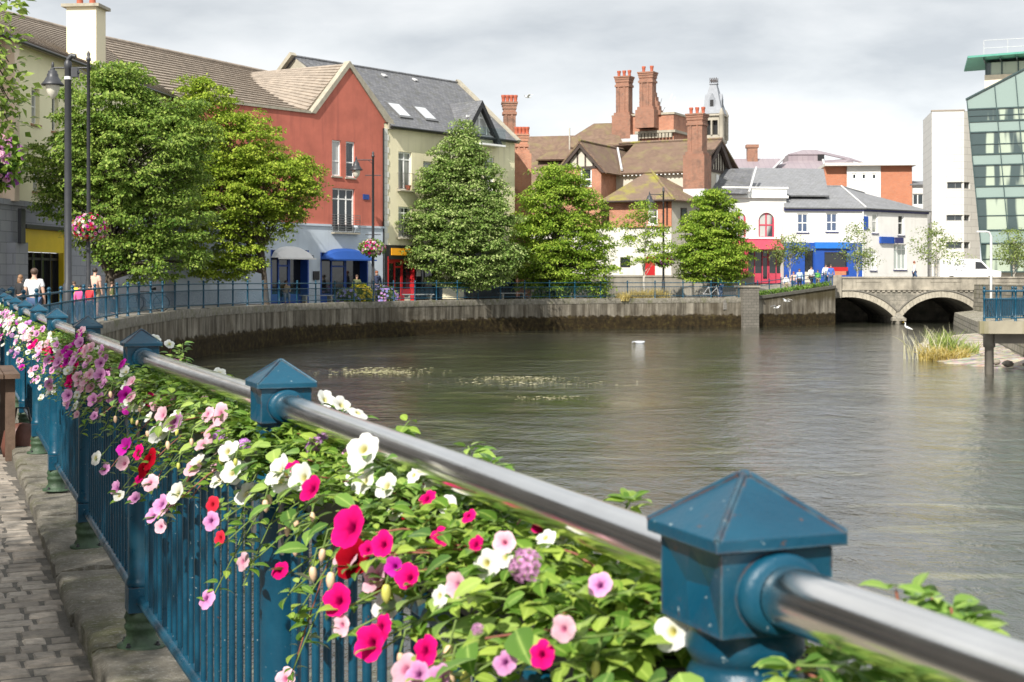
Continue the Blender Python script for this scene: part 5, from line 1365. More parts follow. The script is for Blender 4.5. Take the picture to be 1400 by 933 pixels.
# low pale building between pub and stone tower
G0 = Fr(at(1250,250,150)[:2],(.99,.1)); lowb = thing('low_office', 'small pale flat building glimpsed between the pub and the stone tower', 'building', G0.P(0,0,1.3))
lo = (G0.s(1248),G0.s(1270),G0.z(1258,281),G0.z(1258,265))
mb = MB(); fwall(mb,G0,G0.s(1243),G0.s(1285),1.3,G0.z(1258,252),0,[lo],.2); mb.build('wall', WHITEWALL, lowb); window(G0,lo,lowb,WHITE,GLASS,cols=3,fw=.12)
mb = MB(); mb.slab([G0.P(G0.s(1243),.3,G0.z(1258,252)),G0.P(G0.s(1285),.3,G0.z(1258,252)),G0.P(G0.s(1285),-4,G0.z(1258,244)),G0.P(G0.s(1243),-4,G0.z(1258,244))],.15); mb.build('roof', SLATE2, lowb)

# ------------------------------------------------------------------ stone tower and leaning glass office
T_ = Fr(at(1318,380,122)[:2],(.985,-.17))
tow = thing('stone_tower_block', 'tall white stone clad block with thin slot windows beside the glass office', 'building', T_.P(-1,0,1.25))
s0 = T_.s(1274); zt = T_.z(1295,152); sx = T_.s(1319)
sl_ = [(T_.s(1295),0,T_.z(1310,258),T_.z(1310,249)),(T_.s(1294),0,T_.z(1310,302),T_.z(1310,294)),(T_.s(1293.5),0,T_.z(1310,340),T_.z(1310,331))]
mb = MB(); fwall(mb,T_,s0,0,1.0,zt,0,sl_,.3)
S2 = Fr(T_.P(0,0,0)[:2],(.8,.6)); s3 = 2.2
sl2 = [(0,.8,o[2],o[3]) for o in sl_]
fwall(mb,S2,0,s3,1.0,zt,0,sl2,.3); mb.add([T_.P(s0,0,1),T_.P(s0,-7,1),T_.P(s0,-7,zt),T_.P(s0,0,zt)],[(3,2,1,0)]); mb.add([T_.P(s0,0,zt),T_.P(0,0,zt),S2.P(s3,0,zt),T_.P(s3,-7,zt),T_.P(s0,-7,zt)],[(0,1,2,3,4)])
mb.build('wall', LIME, tow)
for o in sl_: window(T_,(o[0],o[1]-.01,o[2],o[3]),tow,DARKSTEEL,GLASS,cols=2,fw=.06,name='slot_window')
for o in sl2: window(S2,(o[0]+.01,o[1],o[2],o[3]),tow,DARKSTEEL,GLASS,fw=.06,name='slot_window')
mb = MB(); mb.fbox(T_,s0-.05,.05,-.3,.05,zt,zt+.1); mb.build('coping', plain('bronze coping',(.3,.25,.2),.6), tow)
for uu in (1330,1341): MB().ball(S2.P(.9+(uu-1330)*.08,.25,S2.z(1330,361)),(.16,.16,.16),10).build('floodlight', BLACK, tow)
Q = Fr(at(1345,372,119)[:2],(.93,-.36))
off = thing('glass_office', 'leaning green glass office with grid of mullions and flat green roof', 'office building', Q.P(3,0,1.25))
sR_ = Q.s(1480)
topv = lambda u: 137-(u-1322)*.54
zbot = 1.3
def left_s(z):                                    # the leaning left edge
    zt_ = Q.z(1322,137); k = (z-zbot)/(zt_-zbot); return Q.s(1346)*(1-k)+Q.s(1322)*k
def top_z(s): 
    sA, zA = Q.s(1322), Q.z(1322,137); sB, zB = Q.s(1400), Q.z(1400,96); return zA+(zB-zA)*(s-sA)/(sB-sA)
zA = Q.z(1322,137)
rows_v = [372,345,325,304,291,266,251,227,206,189,169,153]    # band edges at the left
TEAL = glass('green spandrel glass',(.23,.30,.275),.18,spec=.6); OGL = glass('office window glass',(.045,.07,.07),.06,curtain=.15,cc=(.36,.42,.33)); MUL = plain('dark teal mullion',(.03,.06,.06),.4)
zs = [Q.z(1340,v) for v in rows_v]
kinds = ['w','s','w','s','w','s','w','s','w','s','w']
def slice_poly(za_, zb_, s0=None):
    pts = [(left_s(za_),za_),(sR_,za_),(sR_,zb_),(left_s(zb_),zb_)]; return pts
kinds = ['window','window','spandrel','window','spandrel','window','window','spandrel','window','spandrel','window']
for i in range(len(zs)-1):
    za_, zb_ = zs[i], zs[i+1]
    kd = ('window','window','spandrel','window','spandrel','window','spandrel','window','spandrel','window','spandrel')[i] if False else None
bands = [(372,345,'w'),(345,323,'w'),(323,302,'s'),(302,266,'w'),(266,251,'s'),(251,228,'w'),(227.5,209,'s'),(209,178,'w'),(178,164,'s'),(164,149,'w')]
bands = [(372,333,'w'),(333,315,'s'),(315,271,'w'),(271,255,'s'),(255,226,'w'),(226,211,'s'),(211,181,'w'),(181,166,'s'),(166,149,'w')]
for (va,vb,kd) in bands:
    za_, zb_ = Q.z(1340,va), Q.z(1340,vb)
    MB().fpoly(Q,slice_poly(za_,zb_),-.3,0).build('window_band' if kd == 'w' else 'spandrel_band', OGL if kd == 'w' else TEAL, off)
zq = Q.z(1340,149)
MB().fpoly(Q,[(left_s(zq),zq),(sR_,zq),(sR_,top_z(sR_)),(left_s(zA),zA)],-.3,0).build('spandrel_band', TEAL, off)
mb = MB()
for (va,vb,kd) in bands: 
    z = Q.z(1340,va); mb.fbox(Q,left_s(z),sR_,.001,.09,z-.05,z+.05)
    if kd == 'w': z = (Q.z(1340,va)*.55+Q.z(1340,vb)*.45); mb.fbox(Q,left_s(z),sR_,.001,.07,z-.03,z+.03)
mb.fbox(Q,left_s(zq),sR_,.001,.09,zq-.05,zq+.05)
for k in range(9):
    o = .55+k*1.6 if k else .0; lo_, hi_ = left_s(zbot)+o, left_s(zA)+o
    zt_ = top_z(hi_)-.05; mb.fpoly(Q,[(lo_-.04,zbot),(lo_+.04,zbot),(hi_+.04,zt_),(hi_-.04,zt_)],.002,.11)
sA, zA_ = Q.s(1322), zA
mb.fpoly(Q,[(sA-.1,zA_-.02),(sR_,top_z(sR_)-.02),(sR_,top_z(sR_)+.12),(sA-.1,zA_+.12)],-.3,.13)
mb.build('mullions', MUL, off)
mb = MB(); mb.fpoly(Q,[(left_s(zbot)+.3,zbot),(sR_,zbot),(sR_,top_z(sR_)-.3),(left_s(zA)+.3,zA-.3)],-12,-.31); mb.build('core', PLASTER, off)
ps0 = Q.s(1346,-5); z0_, z1_, z2_ = Q.z(1346,128,-5), Q.z(1346,103,-5), Q.z(1346,86,-5)
MB().fbox(Q,ps0,sR_+4,-12,-5,z0_-3,z1_).build('stone_band', plain('buff stone band',(.66,.58,.47),.8), off)
mb = MB(); mb.fbox(Q,ps0+.1,sR_+4,-11,-5.1,z1_,z2_); mb.build('penthouse_glass', OGL, off)
mb = MB()
for k in range(10): mb.fbox(Q,ps0+.05+k*1.3,ps0+.15+k*1.3,-5.1,-5.02,z1_,z2_)
mb.build('penthouse_frames', MUL, off)
COPPER = plain('green copper soffit',(.08,.30,.23),.6,.15,3)
mb = MB(); mb.slab([Q.P(Q.s(1323,-3),-3,z2_+.35),Q.P(sR_+4,-3,z2_+.75),Q.P(sR_+4,-12,z2_+.75),Q.P(Q.s(1350,-12)-2,-12,z2_+.45)],.16); mb.build('roof_slab', COPPER, off)
mb = MB()
for k in range(10): a = ps0+k*1.3; mb.fbox(Q,a,a+.08,-10,-3.3,z2_,z2_+.18)
mb.build('roof_ribs', MUL, off)
mb = MB(); 
for k in range(7): a = ps0+k*1.9; mb.tube([Q.P(a,-4.2,z2_+.6),Q.P(a,-4.2,z2_+1.75)],.025,5)
for h in (1.1,1.75): mb.tube([Q.P(ps0,-4.2,z2_+h),Q.P(sR_+4,-4.2,z2_+h)],.025,5)
mb.build('roof_rail', LEAD, off)

# ------------------------------------------------------------------ clock tower far behind
ct = at(976,200,185); CT = Fr((ct.x,ct.y),(.93,-.36)); 
tw = thing('belfry_tower', 'pale stone belfry with steep grey roof rising behind the brick house', 'tower', (ct.x,ct.y,1.3))
WST = plain('pale limestone',(.36,.33,.27),.85,.15,1.5,.3,12); ZT = lambda v: H+(V0-v)/FPX*185
hw = 1.25
ops_ = [(-.78,-.12,ZT(186),ZT(166)),(.12,.78,ZT(186),ZT(166))]
for f, (ox, oy) in ((CT,(0,0)),):
    mb = MB()
    Fs = [Fr(CT.P(0,hw,0)[:2],CT.D), Fr(CT.P(-hw,0,0)[:2],(-CT.N[0]*-1,-CT.N[1]*-1))]
    A = Fr(CT.P(0,hw,0)[:2],CT.D); Bf = Fr(CT.P(hw,0,0)[:2],(-CT.N[0],-CT.N[1])); Cf = Fr(CT.P(-hw,0,0)[:2],CT.N); Df = Fr(CT.P(0,-hw,0)[:2],(-CT.D[0],-CT.D[1]))
    for q in (A,Bf,Cf,Df): fwall(mb,q,-hw,hw,1.3,ZT(160),0,ops_,.5)
    mb.fbox(CT,-hw-.25,hw+.25,-hw-.25,hw+.25,ZT(160),ZT(157.5)); mb.fbox(CT,-hw-.15,hw+.15,-hw-.15,hw+.15,ZT(196),ZT(192)); mb.fbox(CT,-hw-.2,hw+.2,-hw-.2,hw+.2,ZT(206),ZT(203))
    for sx_ in (-1,1):
        for sy_ in (-1,1): mb.lathe([(.32,0),(.32,3.0),(.4,3.1),(.05,3.9)],CT.P(sx_*hw*1.02,sy_*hw*1.02,ZT(192)),8)
    for q in (A,Bf,Cf,Df):
        for s in (-.95,0,.95): mb.tube([q.P(s,.06,ZT(186)),q.P(s,.06,ZT(167))],.12,6)
    mb.build('belfry', WST, tw)
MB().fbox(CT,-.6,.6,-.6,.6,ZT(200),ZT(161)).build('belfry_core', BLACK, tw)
def frust(mb, h0, z0, h1, z1):
    p = [CT.P(s*h0,d*h0,z0) for s,d in ((-1,1),(1,1),(1,-1),(-1,-1))]+[CT.P(s*h1,d*h1,z1) for s,d in ((-1,1),(1,1),(1,-1),(-1,-1))]; mb.hexa(p)
TS = plain('pale tower slate',(.22,.235,.26),.6,.15,3); mb = MB(); frust(mb,hw+.22,ZT(157),1.12,ZT(147)); frust(mb,1.12,ZT(147),.40,ZT(116)); frust(mb,.52,ZT(116),.46,ZT(114.5)); mb.build('spire_roof', TS, tw)
mb = MB()
for q in (A,Bf,Cf,Df):
    mb.fpoly(q,[(-.4,ZT(148)),(.4,ZT(148)),(.4,ZT(138)),(0,ZT(129)),(-.4,ZT(138))],-1.0,-.12)
mb.build('spire_dormer', TS, tw)
mb = MB()
for q in (A,Bf,Cf,Df): mb.fbox(q,-.22,.22,-.13,-.09,ZT(147),ZT(138))
mb.build('dormer_opening', BLACK, tw)
mb = MB()
for k in range(4): mb.tube([CT.P(-.4+k*.27,.4,ZT(114.5)),CT.P(-.4+k*.27,.4,ZT(107))],.05,5); mb.tube([CT.P(-.4+k*.27,-.4,ZT(114.5)),CT.P(-.4+k*.27,-.4,ZT(107))],.05,5)
mb.tube([CT.P(-.4,.4,ZT(111)),CT.P(.41,.4,ZT(111)),CT.P(.41,-.4,ZT(111)),CT.P(-.4,-.4,ZT(111)),CT.P(-.4,.4,ZT(111))],.04,5); mb.build('cresting', TIMBER, tw)
# ------------------------------------------------------------------ stone bridge, ramp beside it, far bank wall
STONE, t = mk('old bridge stone'); b = t.bsdf()
uvn = t.uv(); br = t.N('ShaderNodeTexBrick', offset=.5, i_Scale=1.0)
br.inputs['Color1'].default_value = (.40,.36,.29,1); br.inputs['Color2'].default_value = (.31,.28,.23,1); br.inputs['Mortar'].default_value = (.18,.165,.135,1)
br.inputs['Mortar Size'].default_value = .012; br.inputs['Brick Width'].default_value = .75; br.inputs['Row Height'].default_value = .34; t.L(uvn, br.inputs['Vector'])
c = t.mix(t.ramp(t.noise(1.2,6,.7,t.pos()),[(.38,0),(.6,.85)]), br.outputs['Color'], (.12,.115,.095))
c = t.mix(t.ramp(t.noise(1,5,.65,t.uv((1.5,.25,1))),[(.5,0),(.7,.6)]), c, (.09,.085,.07))
t.L(c, b.inputs['Base Color']); b.inputs['Roughness'].default_value = .92
t.L(t.bump(t.math('ADD', t.math('MULTIPLY',br.outputs['Fac'],-1), t.noise(9,6,.7,t.pos())), .5, .03), b.inputs['Normal'])
STAINED = plain('streaked parapet stone', (.31,.28,.225), .9, .4, 1.6, .4, 12, grime=(.85,(.11,.10,.08)))
Bg = Fr(at(1143,400,108)[:2],(1,-.015))
bridge = thing('stone_bridge', 'old grey stone road bridge with two low arches over the river', 'bridge', Bg.P(6,0,ZW))
zv = lambda v: H+(V0-v)/FPX*108
zspr, zcr, ztop = zv(434), zv(406.5), zv(397)
arches = [(Bg.s(1160),3.35),(Bg.s(1287),2.95)]
def intr(s, off=0):
    for c, h in arches:
        if abs(s-c) < h+off*.8:
            rise = zcr-zspr; Rr = (h*h+rise*rise)/(2*rise); zc = zcr-Rr; q = (Rr+off)**2-(s-c)**2
            return zc+math.sqrt(max(0,q))
    return None
sA, sB = -6.5, 22.0
mb = MB(); N_ = 190; ss = [sA+(sB-sA)*k/N_ for k in range(N_+1)]
for c,h in arches: ss += [c-h, c+h, c-h+1e-4, c+h-1e-4]
ss = sorted(ss)
for a, b2 in zip(ss, ss[1:]):
    m_ = (a+b2)/2; i_ = intr(m_)
    za = intr(a) if intr(a) is not None and i_ is not None else None; zb = intr(b2) if intr(b2) is not None and i_ is not None else None
    if i_ is not None and za is None: za = zspr
    if i_ is not None and zb is None: zb = zspr
    if i_ is None: za = zb = ZW-1.2
    P = Bg.P
    mb.add([P(a,0,za),P(b2,0,zb),P(b2,0,ztop),P(a,0,ztop)],[(0,1,2,3)])
    if i_ is not None: mb.add([P(a,0,za),P(b2,0,zb),P(b2,-8.6,zb),P(a,-8.6,za)],[(3,2,1,0)])
for c,h in arches:
    for e in (c-h,c+h): mb.add([P(e,0,ZW-1.2),P(e,-8.6,ZW-1.2),P(e,-8.6,zspr),P(e,0,zspr)],[(0,1,2,3)])
    mb.add([P(c-h,-8.6,ZW-1),P(c+h,-8.6,ZW-1),P(c+h,-8.6,zcr+.1),P(c-h,-8.6,zcr+.1)],[(0,1,2,3)])
mb.build('spandrel_wall', STONE, bridge)
for c,h in arches:
    mb = MB(); K = 26
    for k in range(K):
        a = c-h+2*h*k/K; b2 = c-h+2*h*(k+1)/K-.012
        oa = max(a-.42*(c-a)/h*.35,c-h-.3); 
        ia, ib = (intr(a) or zspr), (intr(b2) or zspr)
        na = Vector(((a-c)/h*.42,0,1)).normalized()*.45; nb = Vector(((b2-c)/h*.42,0,1)).normalized()*.45
        mb.fpoly(Bg,[(a,ia+.001),(b2,ib+.001),(b2+nb.x,ib+nb.z),(a+na.x,ia+na.z)],.001,.07)
    mb.build('arch_ring', plain('voussoir stone',(.38,.345,.275),.9,.25,3,.3,20,grime=(.5,(.14,.13,.1))), bridge)
    mb = MB(); pts = []
    for k in range(K+1):
        a = c-h+2*h*k/K; ia = intr(a) or zspr; n_ = Vector(((a-c)/h*.42,0,1)).normalized()*.5; pts.append(P(a+n_.x,.06,ia+n_.z))
    mb.tube(pts,.07,6); mb.build('hood_mould', plain('dark hood stone',(.14,.13,.11),.9,.2,4), bridge)
pc_, ph_ = (arches[0][0]+arches[0][1]+arches[1][0]-arches[1][1])/2, (arches[1][0]-arches[1][1]-arches[0][0]-arches[0][1])/2
mb = MB()
mb.hexa([P(pc_-ph_-.05,.0,ZW-1),P(pc_-.1,.9,ZW-1),P(pc_+ph_+.05,.0,ZW-1),P(pc_,-.1,ZW-1),P(pc_-ph_-.05,.0,zspr-.25),P(pc_-.1,.9,zspr-.25),P(pc_+ph_+.05,0,zspr-.25),P(pc_,-.1,zspr-.25)])
mb.fbox(Bg,pc_-ph_-.25,pc_+ph_+.25,.0,.5,zspr-.249,zspr-.05); mb.hexa([P(pc_-ph_-.2,.45,zspr-.049),P(pc_+ph_+.2,.45,zspr-.049),P(pc_+ph_+.2,.0,zspr-.049),P(pc_-ph_-.2,.0,zspr-.049),P(pc_-.1,.1,zspr+.3),P(pc_+.1,.1,zspr+.3),P(pc_+.1,.0,zspr+.3),P(pc_-.1,.0,zspr+.3)])
mb.build('pier', STONE, bridge)
mb = MB(); mb.fbox(Bg,sA,sB,-.05,.12,ztop,ztop+.11)
s = sA
while s < sB: mb.fbox(Bg,s,s+.2,.0,.08,ztop-.14,ztop-.001); s += .38
mb.build('dentil_course', STAINED, bridge)
zpt = zv(378.5)
mb = MB(); mb.fbox(Bg,sA+6.3,sB,-.35,.0,ztop+.11,zpt-.12); 
for (a,b2) in ((Bg.s(1170),Bg.s(1205)),(Bg.s(1272),Bg.s(1314)),(Bg.s(1360),Bg.s(1400))): mb.fbox(Bg,a,b2,.001,.03,zpt-.4,zpt-.22)
mb.build('parapet', STAINED, bridge)
mb = MB(); mb.fbox(Bg,sA+6.3,sB,-.42,.07,zpt-.12,zpt); mb.fbox(Bg,-.45,.35,-.6,.3,.2,zpt+.12); mb.build('parapet_coping', STAINED, bridge)
mb = MB(); mb.fbox(Bg,sA,sB,-8.7,-.36,ztop-.3,1.2); mb.build('deck', PAVE, bridge)
# ramp
rw = thing('ramp_wall', 'streaked concrete ramp wall rising from the quay to the bridge', 'wall', at(1080,420,103))
Rp = Fr((16.7,100.6),(6.55,4.6)); L_r = math.hypot(6.55,4.6)
z0r, z1r = .16, .92
mb = MB(); mb.fpoly(Rp,[(0,-3.2),(L_r,-3.2),(L_r,z1r),(0,z0r)],-.4,0); w_ = mb.build('wall_face', QUAY, rw)
MB().fpoly(Rp,[(-.02,z0r+.001),(L_r,z1r+.001),(L_r,z1r+.2),(-.02,z0r+.2)],-.45,.08).build('coping', plain('dark wet coping',(.09,.085,.07),.9,.3,4), rw)
MB().fpoly(Rp,[(-2.5,-.5),(L_r,-.5),(L_r,1.12),(-2.5,.12)],-6.5,-.41).build('ramp', PAVE, kind='structure')
pil = thing('stone_pillar', 'dark squared stone pillar ending the quay wall at the foot of the ramp', 'pillar', (16.1,100.1,ZW))
pf = Fr((15.6,100.0),(.95,.3)); mb = MB(); mb.fbox(pf,0,1.2,-.7,.45,-3,1.0); mb.build('shaft', bricks('dark pillar stone',(.13,.12,.10),(.17,.155,.13),(.07,.065,.055),.4,.2,.012,.9,.5), pil)
mb = MB(); mb.fbox(pf,-.08,1.28,-.78,.53,1.002,1.12); mb.build('cap_stone', STAINED, pil)
# pale hedge plants on the ramp
def blades(name, c, n, mat, parent=None, **tagkw): pass
GREENL = leafmat('low hedge leaf', (.05,.12,.02), (.12,.22,.04), (.24,.36,.07))
k = 1500; s_ = nr.uniform(.2,L_r-.1,k); d_ = nr.uniform(-.75,-.15,k)
C = np.stack([Rp.O[0]+s_*Rp.D[0]+d_*Rp.N[0], Rp.O[1]+s_*Rp.D[1]+d_*Rp.N[1], z0r+.2+(z1r-z0r)*s_/L_r+nr.uniform(0,.28,k)],1)
V, F = leaves_np(C, nr.normal(size=(k,3)), np.array([0,0,1])+nr.normal(size=(k,3))*.6, nr.uniform(.1,.18,k))
o = mesh_np('low_hedge', V, F, GREENL, None, True, origin=(20,103,.6)); tag(o, 'strip of bright green plants along the top of the ramp wall', 'hedge')
rpts = [(Rp.P(s,-.9,0)[0],Rp.P(s,-.9,0)[1]) for s in [L_r*k/7 for k in range(8)]]
slim_railing('short blue railing climbing the ramp beside the bridge', rpts, lambda p: .2+.8*((p[0]-rpts[0][0])/(rpts[-1][0]-rpts[0][0])), bars=False)

# ------------------------------------------------------------------ right bank
bank = thing('bank_wall', 'rough stone river wall on the right bank beyond the gravel', 'wall', (24,80,ZW))
RUB = bricks('rubble stone',(.34,.31,.25),(.22,.20,.16),(.10,.095,.07),.55,.3,.03,.95,.9,dirt=((.10,.10,.03),.7,1.2))
f1 = Fr((30.3,100),(-6.6+13.5-6.9+.0,0)) if False else None
A_, B_ = (33.4,106), (28.6,70)
fb = Fr(A_,(B_[0]-A_[0],B_[1]-A_[1])); fb.N = (-abs(fb.N[0]), fb.N[1]) if fb.N[0] > 0 else fb.N
Lb = math.dist(A_,B_)+14
mb = MB()
def bq(s,d,z):
    if d > 1: d = d-4.7+1.5+s*.115
    return (A_[0]+fb.D[0]*s-abs(fb.D[1])*d*1.0, A_[1]+fb.D[1]*s+fb.D[0]*d*0, z)
nrow = 40
for i in range(nrow):
    a, b2 = Lb*i/nrow, Lb*(i+1)/nrow
    for (d0,z0_,d1,z1_) in ((4.7,-2.4,4.55,-.85),(4.55,-.85,.0,-.7),(0,-.7,-.1,1.2),(-.1,1.2,-30,1.2)):
        mb.add([bq(a,d0,z0_),bq(b2,d0,z0_),bq(b2,d1,z1_),bq(a,d1,z1_)],[(0,1,2,3)])
mb.add([bq(0,4.7,-2.4),bq(0,4.55,-.85),bq(0,0,-.7),bq(0,-.1,1.2),bq(0,-6,1.2),bq(0,-6,-2.4)],[(0,1,2,3,4,5)])
mb.build('stone_face', RUB, bank)
# gravel bar
GRAV, t = mk('gravel'); b = t.bsdf(); vo = t.N('ShaderNodeTexVoronoi', i_Scale=5.0); t.L(t.pos(), vo.inputs['Vector'])
c = t.mix(.5, t.ramp(t.noise(4,5,.7,t.pos()),[(.3,(.16,.135,.10)),(.7,(.42,.36,.28))]), vo.outputs['Color']); c = t.mix(.75, c, t.ramp(t.noise(1.1,5,.7,t.pos()),[(.4,(.14,.115,.08)),(.6,(.42,.36,.28))]))
t.L(c, b.inputs['Base Color']); b.inputs['Roughness'].default_value = .9; t.L(t.bump(vo.outputs['Distance'], 1.0, .08), b.inputs['Normal'])
mb = MB(); shore = [(22.5,80),(19.5,72),(17.4,64),(15.9,57.5),(16.6,53.8),(17.6,51.2),(20,49),(24,47)]
shore = catmull(shore, 5); rows = []
for (x,y) in shore:
    r_ = []
    for k in range(9):
        s = k/8; tx, ty = 29+ (y-60)*.1, y+3
        px, py = x+(tx-x)*s, y+(ty-y)*s
        r_.append((px,py,ZW-.08+.34*min(1,s*3)**.7+rnd.uniform(-.03,.03)))
    rows.append(r_)
for a, b2 in zip(rows, rows[1:]):
    for k in range(8): mb.add([a[k],b2[k],b2[k+1],a[k+1]],[(3,2,1,0)],0,True)
mb.build('gravel_bar', GRAV, kind='structure')
STN = plain('river stone',(.25,.22,.18),.9,.35,6,.4,15)
for k in range(26):
    x, y = rnd.uniform(17,23), rnd.uniform(51,64)
    if x < 15.9+abs(y-57)*.25+.5: x += 2
    r = rnd.uniform(.07,.22); mb = MB(); mb.ball((x,y,ZW+.2), (r,r*rnd.uniform(.7,1.2),r*.6), 8)
    mb.v = [(a+rnd.uniform(-.15,.15)*r, b2+rnd.uniform(-.15,.15)*r, c2) for a,b2,c2 in mb.v]
    mb.build('stone', STN, origin=(x,y,ZW+.2), label='rounded grey river stone lying on the gravel bar', cat='stone', group='stones on the gravel bar')
# platform on columns with its railing
plat = thing('river_platform', 'mossy concrete platform on round columns jutting over the river at right', 'platform', (18,50,ZW))
PLC = plain('mossy platform concrete',(.30,.27,.20),.9,.2,1.5,.3,20,grime=(.8,(.13,.12,.03)))
p0 = at(1341,440,49); Pf = Fr((p0.x,p0.y),(1,-.12)); zt = p0.z
mb = MB(); PP = Pf.P; mb.hexa([PP(0,0,zt-.42),PP(14,0,zt-.42),PP(14,-5,zt-.42),PP(2.4,-5,zt-.42),PP(0,0,zt),PP(14,0,zt),PP(14,-5,zt),PP(2.4,-5,zt)]); mb.fbox(Pf,-.05,14,-.3,.06,zt-.40,zt+.015); mb.build('deck', PLC, plat)
MB().fbox(Pf,.55,14,-1.2,-.5,zt-.75,zt-.421).build('beam', plain('grey beam',(.19,.17,.145),.85,.2,2), plat)
for s, d in ((.42,-.75),(6.5,-.75)): MB().lathe([(.15,-3.2-zt),(.15,-.9),(.2,-.88),(.2,-.43)],Pf.P(s,d,zt),16).build('column', plain('column concrete',(.20,.18,.15),.85,.25,3,grime=(.5,(.08,.07,.05))), plat)
rp = [Pf.P(.2+.48*q_,-q_,0)[:2] for q_ in (4.6,3.1,1.6)]+[Pf.P(.15,-.2,0)[:2]]+[Pf.P(.55+.62*k,-.2,0)[:2] for k in range(8)]
slim_railing('bright blue railing around the platform on the right bank', rp, lambda p: zt, gap=.075, br=.012)
# reeds
def grass(name, label, cat, cx, cy, z, rx, ry, n, h, cols, lean=.35, kind=None, group=None):
    V, F = [], []
    for k in range(n):
        a, r = rnd.uniform(0,6.283), math.sqrt(rnd.random()); x, y = cx+rx*r*math.cos(a), cy+ry*r*math.sin(a)
        hh_ = h*rnd.uniform(.55,1.1); dx, dy = rnd.gauss(0,lean)*hh_, rnd.gauss(0,lean)*hh_; w_ = rnd.uniform(.012,.022)*(1+h*.3)
        an = rnd.uniform(0,3.14); wx, wy = w_*math.cos(an), w_*math.sin(an); b0 = len(V)
        for q, ww in ((0,1),(.4,.9),(.75,.6),(1,.08)):
            px, py, pz = x+dx*q*q, y+dy*q*q, z+hh_*(q-.25*q*q*abs(dx+dy)/max(.2,hh_))
            V += [(px-wx*ww,py-wy*ww,pz),(px+wx*ww,py+wy*ww,pz)]
        for q in range(3): F.append((b0+2*q,b0+2*q+1,b0+2*q+3,b0+2*q+2))
    o = mesh_np(name, V, F, cols, None, False, origin=(cx,cy,z)); return tag(o, label, cat, group, kind)
REED = leafmat('reed blade', (.10,.17,.035), (.24,.32,.08), (.45,.46,.18)); STRAW = leafmat('straw blade', (.26,.21,.06), (.47,.37,.12), (.60,.52,.25)); PALE = leafmat('pale seed stem', (.4,.38,.26), (.55,.52,.38), (.7,.66,.52))
gx, gy = at(1278,497,57).x+.65, 58.5
grass('reed_clump','tall green reeds growing at the tip of the gravel bar','reeds',gx+.4,gy+.9,ZW,.6,.7,260,1.2,REED,.33)
grass('reed_clump','low golden reeds drooping beside the taller green reeds','reeds',gx+.1,gy-.2,ZW,1.0,.7,330,.72,STRAW,.75)
grass('reed_clump','sparse pale feathery reed stems leaning over the water','reeds',gx-.25,gy+.8,ZW,1.0,.7,55,1.4,PALE,.38)
grass('reed_clump','small fresh green tuft on the gravel behind the golden reeds','reeds',at(1325,490,60).x,60,ZW+.2,.4,.4,120,.55,REED,.35)
